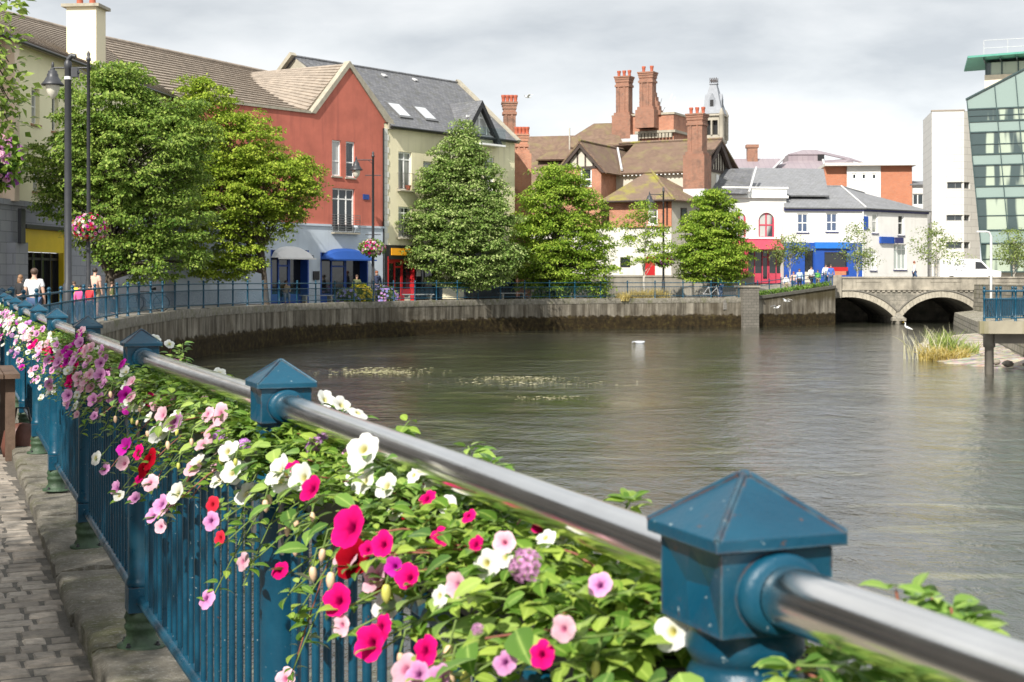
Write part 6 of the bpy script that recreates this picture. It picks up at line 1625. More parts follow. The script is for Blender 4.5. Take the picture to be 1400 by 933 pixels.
# ------------------------------------------------------------------ trees
RH_V = np.array([(0,0,0),(.45,.36,.10),(1,0,-.06),(.45,-.36,.10)])
def rhombs(c, d, n, ln, wd=1.0):
    d = d/np.linalg.norm(d,axis=1,keepdims=True); n = n-d*(n*d).sum(1,keepdims=True); n /= np.maximum(1e-6,np.linalg.norm(n,axis=1,keepdims=True)); y = np.cross(n,d)
    T = RH_V[None]*ln[:,None,None]; k = len(c)
    V = c[:,None]+T[:,:,0:1]*d[:,None]+T[:,:,1:2]*y[:,None]*wd+T[:,:,2:3]*n[:,None]
    F = np.array([(0,1,2),(0,2,3)])[None][:, :, ::-1]+(np.arange(k)*4)[:,None,None]
    return V.reshape(-1,3), F.reshape(-1,3)
def tree(name, label, u, Y, blobs, nclump, per, leaf, mat, bark, z0, tr=.14, group=None, lean=0, flat=.27, cr=.6, fork=None, shell=.45, limbs=.16, depth=None, wd=1.0, stems=1):
    """blobs: (u, v, half width px, half height px) of the crown's masses, at the tree's own distance"""
    base = at(u, 400, Y); base.z = z0
    root = thing(name, label, 'tree', base, group)
    m = Y/FPX; bl = []
    for b in blobs:
        c = at(b[0], b[1], Y); dy = b[4] if len(b) > 4 else 0
        bl.append((np.array((c.x, Y+dy, c.z)), np.array((b[2]*m, min(b[2],b[3]*1.2)*m*(depth or .95), b[3]*m))))
    vol = np.array([np.prod(r)**.75 for _, r in bl]); vol /= vol.sum()
    cs = []
    for (c, r), w_ in zip(bl, vol):
        for _ in range(max(3,int(nclump*w_))):
            d = nr.normal(size=3); d /= np.linalg.norm(d); rad = nr.uniform(shell**3,1)**(1/3)
            rad *= nr.uniform(.86,1.06); cs.append((c+d*r*rad, d))
    L, D, N_, S = [], [], [], []
    for c, out in cs:
        k = int(per*nr.uniform(.6,1.4)); q = nr.normal(size=(k,3)); q /= np.linalg.norm(q,axis=1,keepdims=True); q *= nr.uniform(0,1,(k,1))**.45
        rr = cr*nr.uniform(.6,1.25); p = q*np.array((rr,rr,rr*flat))
        p[:,2] -= (p[:,0]**2+p[:,1]**2)/rr*.35                     # sprays droop at their rims
        L.append(c+p); dd = np.stack([p[:,0],p[:,1],-.25*np.ones(k)],1)/rr+nr.normal(size=(k,3))*.5; D.append(dd)
        N_.append(np.array((0,0,1.0))+np.array((out[0],out[1],0))*.40+nr.normal(size=(k,3))*.36); S.append(nr.uniform(.7,1.25,k)*leaf)
    V, F = rhombs(np.concatenate(L), np.concatenate(D), np.concatenate(N_), np.concatenate(S), wd)
    mesh_np('crown', V, F, mat, root, False)
    zc = max(c[2] for c,_ in cs); cxm = np.mean([c[0] for c,_ in cs]); mb = MB()
    for s_i in range(stems):
        dx = (s_i-(stems-1)/2)*.25
        top = Vector((cxm*.6+base.x*.4+dx*2, Y, z0+(zc-z0)*.82)); pts = []
        for k in range(9):
            s = k/8; pts.append(Vector((base.x+dx+(top.x-base.x-dx)*s**1.5+rnd.uniform(-.03,.03), Y+rnd.uniform(-.04,.04), z0-.1+(top.z-z0)*s)))
        mb.tube(pts, [tr*(1.35 if k == 0 else 1)*(1-.85*k/8)+.008 for k in range(9)], 9)
        for c, _ in cs:
            if rnd.random() > limbs/stems: continue
            hgt = min(max(.18,(c[2]-z0)/(top.z-z0)-.22),.9); i = hgt*8; a = pts[int(i)].lerp(pts[min(8,int(i)+1)], i-int(i)); c = Vector(c)
            mid = a.lerp(c,.5)+Vector((0,0,(c-a).length*.12)); r0 = tr*(1-.85*hgt)*.45
            mb.tube([a, a.lerp(mid,.55), mid, c], [r0, r0*.75, r0*.5, .008], 5, cap=False)
    mb.build('trunk', bark, root)
    return root
LG1 = leafmat('lime leaf', (.04,.095,.014), (.155,.25,.04), (.38,.47,.11), .32, .35)
LG2 = leafmat('yellow green leaf', (.075,.135,.014), (.215,.31,.03), (.46,.53,.08), .36, .3)
LG3 = leafmat('silver lime leaf', (.045,.10,.02), (.17,.265,.055), (.48,.55,.23), .32, .35)
LG4 = leafmat('fresh green leaf', (.06,.13,.014), (.19,.30,.03), (.44,.54,.09), .36, .3)
LG5 = leafmat('birch leaf', (.07,.11,.03), (.17,.23,.06), (.32,.38,.13), .35, .2)
tree('lime_tree','broad dark green lime tree in front of the yellow building, tallest tree at left',150,57,
     [(150,150,72,70),(185,215,100,80),(98,225,66,54),(88,280,40,26),(185,295,105,55),(215,350,70,36),(160,335,45,30),(250,180,45,60),(165,105,45,30)],1000,70,.14,LG1,BARK,zp(57),.2,cr=.52)
tree('maple_tree','yellowish green tree in front of the red house wall',363,75,
     [(285,150,42,48),(325,200,72,52),(375,250,68,52),(300,270,80,62),(410,235,30,26),(405,278,30,22),(295,340,62,40),(355,305,55,30),(265,220,50,70),(300,368,42,18),(335,345,30,28),(270,120,25,22)],1050,72,.15,LG2,BARK,zp(75),.15,cr=.58)
tree('lime_tree','tall conical green tree in front of the cream house',642,91.3,
     [(632,185,18,24,-1.2),(628,215,42,30,-1.6),(632,255,64,38,-1.7),(632,300,80,42,-1.9),(635,345,82,38,-1.9),(645,378,62,18,-1.2)],900,72,.165,LG3,BARK,zp(93),.2,cr=.62,depth=.5)
tree('lime_tree','wide fresh green tree left of the brick house block with lowest branches at the railing',760,97.5,
     [(765,246,44,26),(765,282,64,38),(768,325,76,42),(770,365,78,34),(745,392,48,16),(800,395,38,14),(725,340,30,50)],820,70,.17,LG4,BARK,zp(97),.18,cr=.64)
tree('young_tree','slender thin crowned young tree with pale trunk before the brick house',880,101,
     [(878,287,18,16),(862,303,16,10),(892,312,20,14),(870,325,22,12),(905,335,20,12),(882,350,30,14),(915,352,14,8)],95,55,.15,LG4,PALEBARK,zp(99),.09,cr=.7)
tree('lime_tree','round dense green tree at the end of the quay by the ramp',975,102.3,
     [(977,278,28,22),(975,310,48,32),(978,345,56,34),(975,372,50,18)],640,66,.165,LG4,BARK,zp(99),.13,cr=.55,stems=2)
for (u,Y,lab,bl) in ((1080,110.5,'wispy birch on the bridge approach before the red arched shop',[(1080,330,25,12),(1076,348,28,15),(1090,340,20,14)]),
                 (1172,111,'wispy birch on the bridge beside the pub hanging sign',[(1172,318,22,14),(1168,340,28,18),(1180,352,26,14)]),
                 (1280,111,'largest wispy birch on the bridge before the white stone tower',[(1275,310,18,12),(1278,333,34,20),(1290,348,34,14)]),
                 (1386,111,'bushy birch at the right edge before the glass office',[(1388,325,26,16),(1380,346,24,18),(1395,350,24,14)])):
    tree('birch_tree',lab,u,Y,bl,80 if u < 1380 else 110,22,.15,LG5,PALEBARK,1.22,.05,group='birches on the bridge',cr=.6,flat=.5,shell=.2,limbs=.4)
# tree by the walk, its crown out over the near railing from beyond the left edge
def near_tree():
    root = thing('street_tree','overhanging leafy branch of a street tree at the upper left corner','tree',(-5.1,1.2,-.1))
    cs = []
    c0, r0 = np.array((-4.9,1.6,5.6)), np.array((2.6,3.4,1.7))
    for _ in range(85):
        d = nr.normal(size=3); d /= np.linalg.norm(d); p = c0+d*r0*nr.uniform(.3,1)
        cs.append(p)
    tips = []
    for (u,v,Y) in ((4,8,8),(14,2,8.2),(2,40,8.1),(8,98,8.0),(12,85,8.3),(6,130,8.1),(22,132,8.2),(3,120,8.0),(14,140,8.1),(4,160,8.3),(12,168,8.2),(2,65,8.2),(-14,60,8),(-20,110,8),(-16,20,8.1),(-12,150,8.2)):
        p = at(u,v,Y); tips.append(np.array(p))
    L, D, N_, S = [], [], [], []
    for p in cs:
        if p[0] > -.35*p[1]-.25 and p[2] < 1.46+.2*p[1]+.5: continue
        k = 130; q = nr.normal(size=(k,3))*np.array((.34,.34,.13)); L.append(p+q); D.append(q+nr.normal(size=(k,3))*.3+np.array((0,0,-.1))); N_.append(np.array((0,0,1))+nr.normal(size=(k,3))*.4); S.append(nr.uniform(.08,.13,k))
    for p in tips:
        k = 26; q = nr.normal(size=(k,3))*np.array((.05,.06,.04)); L.append(p+q); D.append(q+nr.normal(size=(k,3))*.03+np.array((.02,0,-.02))); N_.append(np.array((0,-.3,1))+nr.normal(size=(k,3))*.4); S.append(nr.uniform(.04,.065,k))
    V, F = rhombs(np.concatenate(L), np.concatenate(D), np.concatenate(N_), np.concatenate(S))
    mesh_np('crown', V, F, LG1, root)
    mb = MB(); tp = [Vector((-5.1+.02*k,1.2+.05*k,-.2+.75*k)) for k in range(8)]; mb.tube(tp,[.2,.16,.15,.14,.13,.11,.08,.04],12)
    for p in cs[::3]: a = tp[4].lerp(tp[6],rnd.random()); p = Vector(p); mb.tube([a,a.lerp(p,.5)+Vector((0,0,.2)),p],[.04,.025,.008],5,cap=False)
    el = Vector((-3.3,7.6,3.4)); mb.tube([tp[5],Vector((-4.4,4.5,4.6)),el],[.07,.05,.03],6,cap=False)
    for p in tips: p = Vector(p); mb.tube([el,el.lerp(p,.5)+Vector((0,0,.1)),p],[.012,.008,.003],5,cap=False)
    mb.build('trunk', BARK, root)
near_tree()
# ------------------------------------------------------------------ lamp posts and hanging baskets
BOWL = plain('milky lamp glass',(.62,.60,.50),.25,.1,4)
def lamp(label, u, Y, vtop, ularm, varm, vlan, r=.07, bars=(), hood=.38):
    b = at(u, 400, Y); z0 = zp(Y); zt = H+(V0-vtop)/FPX*Y; m = Y/FPX
    root = thing('street_lamp', label, 'street lamp', (b.x,Y,z0))
    MB().lathe([(r*2,0),(r*2,.5),(r*1.5,.6),(r*1.3,1.2),(r,1.4),(r*.75,zt-z0-.35),(r*1.1,zt-z0-.33),(r*1.1,zt-z0-.25),(r*.6,zt-z0-.2),(r*.9,zt-z0-.1),(.01,zt-z0)],(b.x,Y,z0),12).build('pole', LAMPBLACK, root)
    za = H+(V0-varm)/FPX*Y; xl = at(ularm,0,Y).x; zl = H+(V0-vlan)/FPX*Y
    mb = MB(); mb.tube([(b.x,Y,za),(xl,Y,za)],.03,8); mb.tube([(b.x,Y,za-.25),(b.x+(xl-b.x)*.3,Y,za)],.018,6); mb.ball((xl,Y,za+.08),(.05,.05,.14),8); arm = mb.build('arm', LAMPBLACK, root)
    h = hood; l = MB().lathe([(.05,0),(.09,-.08),(.15,-.12),(.16,-.2),(.19,-.22),(.19,-.3),(.22,-.34),(h*.75,-.46),(h,-.56),(h,-.60),(h*.55,-.60)],(xl,Y,za),16).build('lantern', LAMPBLACK, root)
    MB().lathe([(h*.62,-.602),(h*.60,-.72),(h*.45,-.9),(h*.2,-1.02),(.02,-1.06)],(xl,Y,za),16).build('glass_bowl', BOWL, l)
    if bars:
        for vb in bars: zb = H+(V0-vb)/FPX*Y; MB().tube([(b.x-.45,Y,zb),(b.x+.45,Y,zb)],.03,6).build('crossbar', LAMPBLACK, root)
    return root, b
lamp('black street lamp with hooded lantern, nearest post to the yellow building',121,50,70,72,93,110,.075)
lamp('dark lamp post standing before the boundary of the red and cream houses',510,84.5,207,487,219,230,.085,(240,321))
lamp('lamp post among the trees before the brick house',907,101.5,256,888,266,270,.08,(320,))
# camera mast
b = at(93,0,46); cm = thing('camera_mast','thick dark mast with a dome camera bracket at its top','mast',(b.x,46,zp(46)))
zt = H+302*46/FPX; MB().lathe([(.16,0),(.16,1.2),(.115,1.3),(.105,zt-zp(46)-.3),(.12,zt-zp(46)-.28),(.12,zt-zp(46)-.1),(.06,zt-zp(46))],(b.x,46,zp(46)),14).build('mast_pole', LAMPBLACK, cm)
MB().tube([(b.x,46,zt),(b.x+.12,46,zt+.14),(b.x+.24,46,zt+.1)],.08,10).build('bracket', LAMPBLACK, cm)
mb = MB().box(b.x+.12,b.x+.32,45.9,46.1,zt-.55,zt-.25); mb.tube([(b.x+.1,46,zt-.4),(b.x+.36,46,zt-.4)],.05,8); mb.build('camera', LAMPBLACK, cm)
MB().lathe([(.112,0),(.112,.09)],(b.x,46,zt-.62),14).build('white_band', WHITE, cm)
def basket(label, u, v, Y, wpx, hpx, kinds, parentpole=None, n=70, fsz=.07):
    c = at(u, v, Y); m = Y/FPX; rx, rz = wpx*m/2, hpx*m/2
    root = thing('hanging_basket', label, 'flower basket', c, 'hanging flower baskets')
    k = 900; q = nr.normal(size=(k,3)); q /= np.linalg.norm(q,axis=1,keepdims=True); q *= nr.uniform(.6,.98,(k,1))
    C = np.array(c)+q*np.array((rx,rx,rz))
    V, F = leaves_np(C, q+nr.normal(size=(k,3))*.6, q+np.array((0,0,.6))+nr.normal(size=(k,3))*.4, nr.uniform(.06,.12,k)*(1 if Y < 60 else 1.5))
    mesh_np('foliage', V, F, LEAFA, root, True)
    vs, fs, cs = [], [], []
    for i in range(n):
        d = nr.normal(size=3); d[2] = d[2]*.9-.1; d /= np.linalg.norm(d); 
        if d[1] > .55 and rnd.random() < .7: d[1] *= -1
        p = np.array(c)+d*np.array((rx,rx,rz))*rnd.uniform(.9,1.04)
        a, b_, c_ = petunia(tuple(p), tuple(d+nr.normal(size=3)*.3), rnd.uniform(.75,1.2)*fsz/2, rnd.choice(kinds)) if Y < 25 else daisy(p, d, rnd.uniform(.75,1.25)*fsz/2, rnd.choice(kinds))
        o_ = len(vs); vs += [tuple(x) for x in a]; fs += [tuple(o_+j for j in f) for f in b_]; cs += c_
    o = mesh_np('blossom', vs, fs, PETAL, root, True, cs); o['kind'] = 'stuff'
    MB().lathe([(.02,-rz*.75),(rx*.45,-rz*.7),(rx*.6,-rz*.3),(rx*.62,-rz*.1)],tuple(c),12).build('bowl', LAMPBLACK, root)
    return c
def daisy(p, d, R, kind):
    pet, thr, rim = PAL[kind]; x, y, n = frame_of(d); vs, fs, cs = [], [], []; sh = rnd.uniform(.8,1.15)
    vs.append(Vector(p)-n*R*.2)
    cs.append((*thr,1))
    for k in range(8): vs.append(Vector(p)+x*R*math.cos(k*.785)*(1 if k%2 else .8)+y*R*math.sin(k*.785)*(1 if k%2 else .8)); cs.append((*[min(1,c*sh) for c in rim],1))
    for k in range(0,8,2): fs.append((0,1+k,1+(k+1)%8,1+(k+2)%8))
    return vs, fs, cs
PINKS = ['lilac pink','hot pink','pale pink','white','coral red','magenta']
basket('round basket of mixed pink and white blooms on the lamp before the dark lime tree',122,311,49.7,50,40,PINKS,n=190,fsz=.12)
basket('pink and white flower basket on the lamp before the red house',509,339,84.2,37,24,['pale pink','lilac pink','white','hot pink'],n=150,fsz=.16)
basket('dark purple flower basket on the lamp before the brick house',908,356,101.2,26,20,['dark red','violet','magenta'],n=60,fsz=.14)
c = basket('lilac petunia basket hanging close at the left edge',-8,220,17,78,80,['lilac pink','violet','lilac pink','pale pink'],n=110,fsz=.085)
nl = thing('basket_post','black post outside the left edge holding the lilac basket','post',(c.x-.75,17.2,zp(17)))
MB().lathe([(.1,0),(.1,.8),(.06,.9),(.05,4.2),(.01,4.4)],(c.x-.75,17.2,zp(17)),12).build('pole', LAMPBLACK, nl); MB().tube([(c.x-.75,17.2,3.6),(c.x,17,3.6),(c.x,17,3.1)],.018,6).build('arm', LAMPBLACK, nl)
sl_ = at(1355,380,99); st = thing('road_lamp','slim pale grey road lamp with curved arm on the right bank','street lamp',(sl_.x,99,1.2))
zt = H+60*99/FPX; mb = MB(); mb.tube([(sl_.x,99,.2),(sl_.x,99,zt)],.09,8); mb.tube([(sl_.x,99,zt),(sl_.x-.12,99,zt+.3),(sl_.x-.4,99,zt+.36)],.07,8,cap=False); mb.build('column', LEAD, st)
MB().box(sl_.x-1.0,sl_.x-.35,98.9,99.1,zt+.3,zt+.42).build('lamp_head', LEAD, st)

# ------------------------------------------------------------------ benches, beds, table
BENCH = plain('grey bench slats',(.32,.34,.33),.8,.2,6)
def bench(label, u, Y, rz):
    p = at(u,405,Y); z0 = zp(Y); r = thing('bench',label,'bench',(p.x,Y,z0),'benches along the far quay'); c, s = math.cos(rz), math.sin(rz)
    T = lambda x,y,z: (p.x+x*c-y*s, Y+x*s+y*c, z0+z)
    def bx(x0,x1,y0,y1,za,zb): return [T(x0,y0,za),T(x1,y0,za),T(x1,y1,za),T(x0,y1,za),T(x0,y0,zb),T(x1,y0,zb),T(x1,y1,zb),T(x0,y1,zb)]
    mb = MB(); [mb.hexa(bx(-.95,.95,-.26+k*.14,-.26+k*.14+.11,.42,.47)) for k in range(4)]; mb.build('seat',BENCH,r)
    for x in (-.8,.7): MB().hexa(bx(x,x+.1,-.24,.26,0,.419)).build('leg',CONC,r)
bench('grey bench left of the flower bed below the blue awning',434,80.5,.55); bench('grey bench right of the flower bed before the red shop door',572,86.5,.6); bench('grey bench under the wide fresh green tree',700,95.5,.45)
def bed(label, u, Y, wpx, hpx, kinds, n=70, matl=None):
    c = at(u,405,Y); m = Y/FPX; z0 = zp(Y); rx, rz = wpx*m/2, hpx*m
    r = thing('shrub', label, 'plant', (c.x,Y,z0)); k = 1100; q = nr.normal(size=(k,3)); q[:,2] = abs(q[:,2]); q /= np.linalg.norm(q,axis=1,keepdims=True); q *= nr.uniform(.4,1,(k,1))
    C = np.array((c.x,Y,z0))+q*np.array((rx,.8,rz)); V, F = leaves_np(C, q+nr.normal(size=(k,3))*.5, np.array((0,0,1))+nr.normal(size=(k,3))*.5, nr.uniform(.1,.2,k)); mesh_np('foliage',V,F,matl or LG5,r,True)
    vs, fs, cs = [], [], []
    for i in range(n):
        d = nr.normal(size=3); d[2] = abs(d[2]); d[1] = -abs(d[1]); d /= np.linalg.norm(d)
        a,b_,c_ = daisy(np.array((c.x,Y,z0))+d*np.array((rx,.8,rz))*1.03, d, .09, rnd.choice(kinds)); o_ = len(vs); vs += [tuple(x) for x in a]; fs += [tuple(o_+j for j in f) for f in b_]; cs += c_
    if n: mesh_np('blossom',vs,fs,PETAL,r,True,cs)['kind'] = 'stuff'
PAL['yellow'] = ((.75,.6,.03),(.5,.3,.02),(.78,.66,.06)); PAL['blue violet'] = ((.25,.22,.55),(.3,.3,.6),(.32,.30,.62))
bed('low grey green shrub with violet flowers at the left of the flower bed',474,82,38,20,['blue violet'],40); bed('tall yellow flowered shrub in the middle of the flower bed',493,83,40,27,['yellow'],90,LG2); bed('violet flowered shrub at the right of the flower bed',525,85.5,44,22,['blue violet','violet'],60)
for lab,u,Y,w_,h_ in (('straw coloured grass tuft spilling over the quay left of the lamp',872,98.6,24,17),('larger straw coloured grass tuft spilling over the quay below the lamp',898,99.2,34,18),('green tuft beside the straw coloured grasses',851,97.6,18,14)):
    c = at(u,410,Y); grass('grass_tuft',lab,'grass tuft',c.x,Y,zp(Y)-.1,w_*Y/FPX/2,.5,330,h_*Y/FPX,STRAW if 'straw' in lab else REED,.45)
WOOD = plain('dark stained wood',(.12,.075,.05),.7,.3,8,.2,30)
tb = thing('cafe_table','worn wooden cafe table against the railing at the left edge','table',(-5.1,13.0,zp(13)))
z0 = zp(13); ta = math.atan2(FY,FX); 
def TT(x,y,z): return (-4.95+x*FX+y*FY, 13.0+x*FY-y*FX, z0+z)
def tbx(x0,x1,y0,y1,za,zb): return [TT(x0,y1,za),TT(x1,y1,za),TT(x1,y0,za),TT(x0,y0,za),TT(x0,y1,zb),TT(x1,y1,zb),TT(x1,y0,zb),TT(x0,y0,zb)]
mb = MB(); [mb.hexa(tbx(-.7,.7,-.42+k*.135,-.42+k*.135+.125,.72,.76)) for k in range(7)]; mb.build('tabletop',WOOD,tb)
for x in (-.6,.52):
    for y in (-.36,.40): MB().hexa(tbx(x,x+.08,y,y+.08,0,.719)).build('leg',WOOD,tb)
gp = TT(-.35,.32,.76); g = thing('wine_glass','stemmed glass of red wine on the wooden cafe table','glass',gp)
MB().lathe([(.032,0),(.032,.004),(.005,.01),(.004,.08),(.02,.095),(.035,.13),(.033,.17),(.03,.18)],gp,14).build('goblet',glass('drinking glass',(.25,.2,.2),.05),g); MB().lathe([(.015,.096),(.033,.128),(.034,.14)],gp,14).build('wine',plain('red wine',(.08,.005,.01),.1),g)
bp = TT(-.35,.55,0); bg_ = thing('handbag','brown leather bag on the paving under the cafe table','bag',bp); mb = MB(); mb.lathe([(.02,0),(.17,.01),(.19,.1),(.16,.24),(.09,.3),(.02,.31)],bp,14,sy=.6); mb.build('bag_body',plain('brown leather',(.13,.05,.035),.5,.25,8),bg_)
MB().tube([(bp[0]-.08,bp[1],bp[2]+.28),(bp[0]-.05,bp[1],bp[2]+.44),(bp[0]+.05,bp[1],bp[2]+.44),(bp[0]+.08,bp[1],bp[2]+.28)],.01,6).build('handle',BLACK,bg_)

# ------------------------------------------------------------------ people
SKIN = plain('skin',(.55,.33,.24),.55,.08,6); HAIRB = plain('brown hair',(.07,.04,.025),.6,.2,20); HAIRD = plain('dark hair',(.02,.016,.014),.6,.2,20); HAIRR = plain('red hair',(.22,.06,.02),.6,.2,20); HAIRG = plain('grey hair',(.4,.39,.37),.6,.2,20)
def cloth(n, c): return plain(n, c, .85, .12, 6, .15, 40)
def skinned(name, J, E, mats, parent, levels=2):
    names = list(J); me = bpy.data.meshes.new(name); me.from_pydata([J[k][0] for k in names], [(names.index(a),names.index(b)) for a,b in E], [])
    o = bpy.data.objects.new(name, me); COL.objects.link(o); o.modifiers.new('skin','SKIN'); sv = me.skin_vertices[0].data
    for k, v in zip(names, sv): r = J[k][1]; v.radius = (r,r) if not isinstance(r,tuple) else r; v.use_root = (k == names[0])
    ss = o.modifiers.new('sub','SUBSURF'); ss.levels = ss.render_levels = levels; o.modifiers['skin'].use_smooth_shade = True
    dg = bpy.context.evaluated_depsgraph_get(); m2 = bpy.data.meshes.new_from_object(o.evaluated_get(dg)); bpy.data.objects.remove(o); bpy.data.meshes.remove(me)
    m2.materials.clear(); m2.materials.append(mats); m2.polygons.foreach_set('use_smooth',[True]*len(m2.polygons))
    n = bpy.data.objects.new(name, m2); COL.objects.link(n); n.parent = parent; return n
def person(label, x, y, z, h, rz, pose='stand', top=None, legs=None, hair=HAIRB, bare_arms=False, shorts=False, group='people along the quay', long_hair=False, feet=True):
    root = thing('person', label, 'person', (x,y,z), group)
    k = h/1.75; V = lambda a,b,c: Vector((a*k,b*k,c*k))
    J = {'pelvis':(V(0,0,.95),.135),'waist':(V(0,.0,1.1),.115),'chest':(V(0,.01,1.32),.135),'neck0':(V(0,.015,1.46),.065),'neck':(V(0,0,1.53),.052),'head':(V(0,-.02,1.61),.085),'crown':(V(0,-.01,1.69),.075)}
    for s, n in ((-1,'l'),(1,'r')):
        J['hip'+n] = (V(s*.09,0,.9),.09); J['knee'+n] = (V(s*.1,-.01,.5),.058); J['ank'+n] = (V(s*.1,.03,.09),.042); J['toe'+n] = (V(s*.115,-.14,.035),.036)
        J['sho'+n] = (V(s*.175,.01,1.41),.062); J['elb'+n] = (V(s*.235,.03,1.13),.042); J['wri'+n] = (V(s*.25,-.05,.89),.03); J['hand'+n] = (V(s*.245,-.075,.80),.034)
    if pose == 'walk':
        J['kneel'] = (V(-.1,-.17,.52),.058); J['ankl'] = (V(-.1,-.16,.1),.042); J['toel'] = (V(-.11,-.33,.05),.036); J['kneer'] = (V(.1,.05,.49),.058); J['ankr'] = (V(.1,.30,.14),.042); J['toer'] = (V(.11,.17,.035),.036)
        J['wril'] = (V(-.24,.12,.9),.03); J['handl'] = (V(-.24,.15,.82),.034); J['wrir'] = (V(.24,-.2,.95),.03); J['handr'] = (V(.235,-.26,.89),.034)
    dz = 0
    if pose in ('sit','cycle'):
        dz = .95-.50 if pose == 'sit' else .95-.98
        for s, n in ((-1,'l'),(1,'r')):
            if pose == 'sit':
                J['hip'+n] = (V(s*.1,0,.93),.09); J['knee'+n] = (V(s*.12,-.44,.95),.062); J['ank'+n] = (V(s*.12,-.46,.55),.042); J['toe'+n] = (V(s*.13,-.63,.49),.036)
                J['elb'+n] = (V(s*.24,-.08,1.16),.042); J['wri'+n] = (V(s*.17,-.32,1.12),.03); J['hand'+n] = (V(s*.13,-.4,1.12),.034)
            else:
                J['chest'] = (V(0,-.16,1.29),.135); J['waist'] = (V(0,-.06,1.1),.115); J['neck0'] = (V(0,-.22,1.42),.065); J['neck'] = (V(0,-.26,1.48),.052); J['head'] = (V(0,-.30,1.56),.085); J['crown'] = (V(0,-.29,1.65),.075)
                J['sho'+n] = (V(s*.175,-.19,1.37),.062); J['elb'+n] = (V(s*.22,-.36,1.15),.042); J['wri'+n] = (V(s*.2,-.55,1.07),.03); J['hand'+n] = (V(s*.2,-.61,1.06),.034)
                f = -.30 if n == 'l' else -.22; kz = .72 if n == 'l' else .55; J['knee'+n] = (V(s*.1,f,kz),.06); J['ank'+n] = (V(s*.1,-.08,.36 if n == 'l' else .16),.042); J['toe'+n] = (V(s*.11,-.22,.32 if n == 'l' else .11),.036)
        J = {a:(p-Vector((0,0,dz*k)),r) for a,(p,r) in J.items()}
    M4 = Matrix.Rotation(rz,3,'Z'); J = {a:(M4@p, r*k) for a,(p,r) in J.items()}
    E = [('pelvis','waist'),('waist','chest'),('chest','neck0'),('neck0','neck'),('neck','head'),('head','crown')]
    for n in 'lr': E += [('pelvis','hip'+n),('hip'+n,'knee'+n),('knee'+n,'ank'+n),('ank'+n,'toe'+n),('chest','sho'+n),('sho'+n,'elb'+n),('elb'+n,'wri'+n),('wri'+n,'hand'+n)]
    skinned('body', J, E, SKIN, root)
    grow = lambda ks, a: {q:(J[q][0],J[q][1]+a*k) for q in ks}
    st = ['pelvis','waist','chest','neck0','shol','shor','elbl','elbr']; ed = [('pelvis','waist'),('waist','chest'),('chest','neck0'),('chest','shol'),('chest','shor'),('shol','elbl'),('shor','elbr')]
    if not bare_arms: st += ['wril','wrir']; ed += [('elbl','wril'),('elbr','wrir')]
    T_ = grow(st,.022); T_['neck0'] = (T_['neck0'][0]-Vector((0,0,.03*k)),.07*k)
    if bare_arms:
        for n in 'lr': T_['elb'+n] = (J['sho'+n][0].lerp(J['elb'+n][0],.6), J['elb'+n][1]+.03*k)
    skinned('top', T_, ed, top, root)
    lt = ['pelvis','hipl','hipr','kneel','kneer']; le = [('pelvis','hipl'),('pelvis','hipr'),('hipl','kneel'),('hipr','kneer')]
    if not shorts: lt += ['ankl','ankr']; le += [('kneel','ankl'),('kneer','ankr')]
    skinned('trousers', grow(lt,.018), le, legs, root)
    hd, cr_ = J['head'][0], J['crown'][0]; c = hd.lerp(cr_,.55)+M4@Vector((0,.018*k,.018*k)); mb = MB(); w0 = Vector((x,y,z))
    mb.ball(tuple(w0+c), (.098*k,.104*k,.098*k), 12)
    if long_hair: mb.ball(tuple(w0+c+M4@Vector((0,.05*k,-.13*k))), (.085*k,.06*k,.15*k), 10)
    mb.build('hair', hair, root)
    f = w0+hd+M4@Vector((0,-.10*k,-.005*k)); MB().ball(tuple(f),(.014*k,.02*k,.02*k),6).build('nose', SKIN, root)
    return root
WHT = cloth('white cotton',(.72,.72,.72)); NVY = cloth('navy cloth',(.02,.03,.07)); GRY = cloth('grey cloth',(.2,.2,.22)); JEAN = cloth('denim',(.05,.09,.18)); KHK = cloth('khaki cloth',(.3,.25,.16)); PNK = cloth('pink cloth',(.65,.10,.28)); REDC = cloth('red cloth',(.55,.03,.04)); YELC = cloth('yellow cloth',(.7,.6,.05)); TEALC = cloth('teal cloth',(.03,.18,.17)); LBL = cloth('light blue shirt',(.38,.48,.62)); BLK = cloth('black cloth',(.02,.02,.022)); OLV = cloth('olive cloth',(.10,.11,.04)); NUDE = cloth('peach top',(.62,.38,.30))
def pp(label,u,Y,h,rz,**kw): p = at(u,400,Y); return person(label,p.x,Y,kw.pop('z',zp(Y)),h,rz,**kw)
pp('person seen from behind in a loose white t-shirt near the yellow shopfront',47,38,1.73,3.3,top=WHT,legs=JEAN,bare_arms=True,hair=HAIRB)
pp('person with light brown hair left of the white t-shirt, dark top',28,48,1.52,2.6,top=BLK,legs=BLK,hair=plain('light brown hair',(.22,.12,.06),.6),long_hair=True)
pp('person with bare shoulders in a peach top by the lime tree trunk',130,52,1.76,2.8,top=NUDE,legs=KHK,hair=HAIRD,bare_arms=True,shorts=True)
pp('child in a bright pink top beside the yellow vest',109,47,1.2,.4,top=PNK,legs=JEAN,hair=HAIRD); pp('child in a red top just right of the pink top',123,48,1.2,-.3,top=REDC,legs=NVY,hair=HAIRD); pp('child in a yellow vest behind the camera mast',101,49,1.3,.2,top=YELC,legs=BLK,hair=HAIRB)
pp('person leaning on the railing in dark clothes right of the lime trunk',153,56,1.25,2.0,top=OLV,legs=BLK,hair=HAIRB); 
pp('cyclist in a navy jacket riding past the white awning shop',416,84,1.78,-1.35,pose='cycle',top=NVY,legs=JEAN,hair=HAIRG)
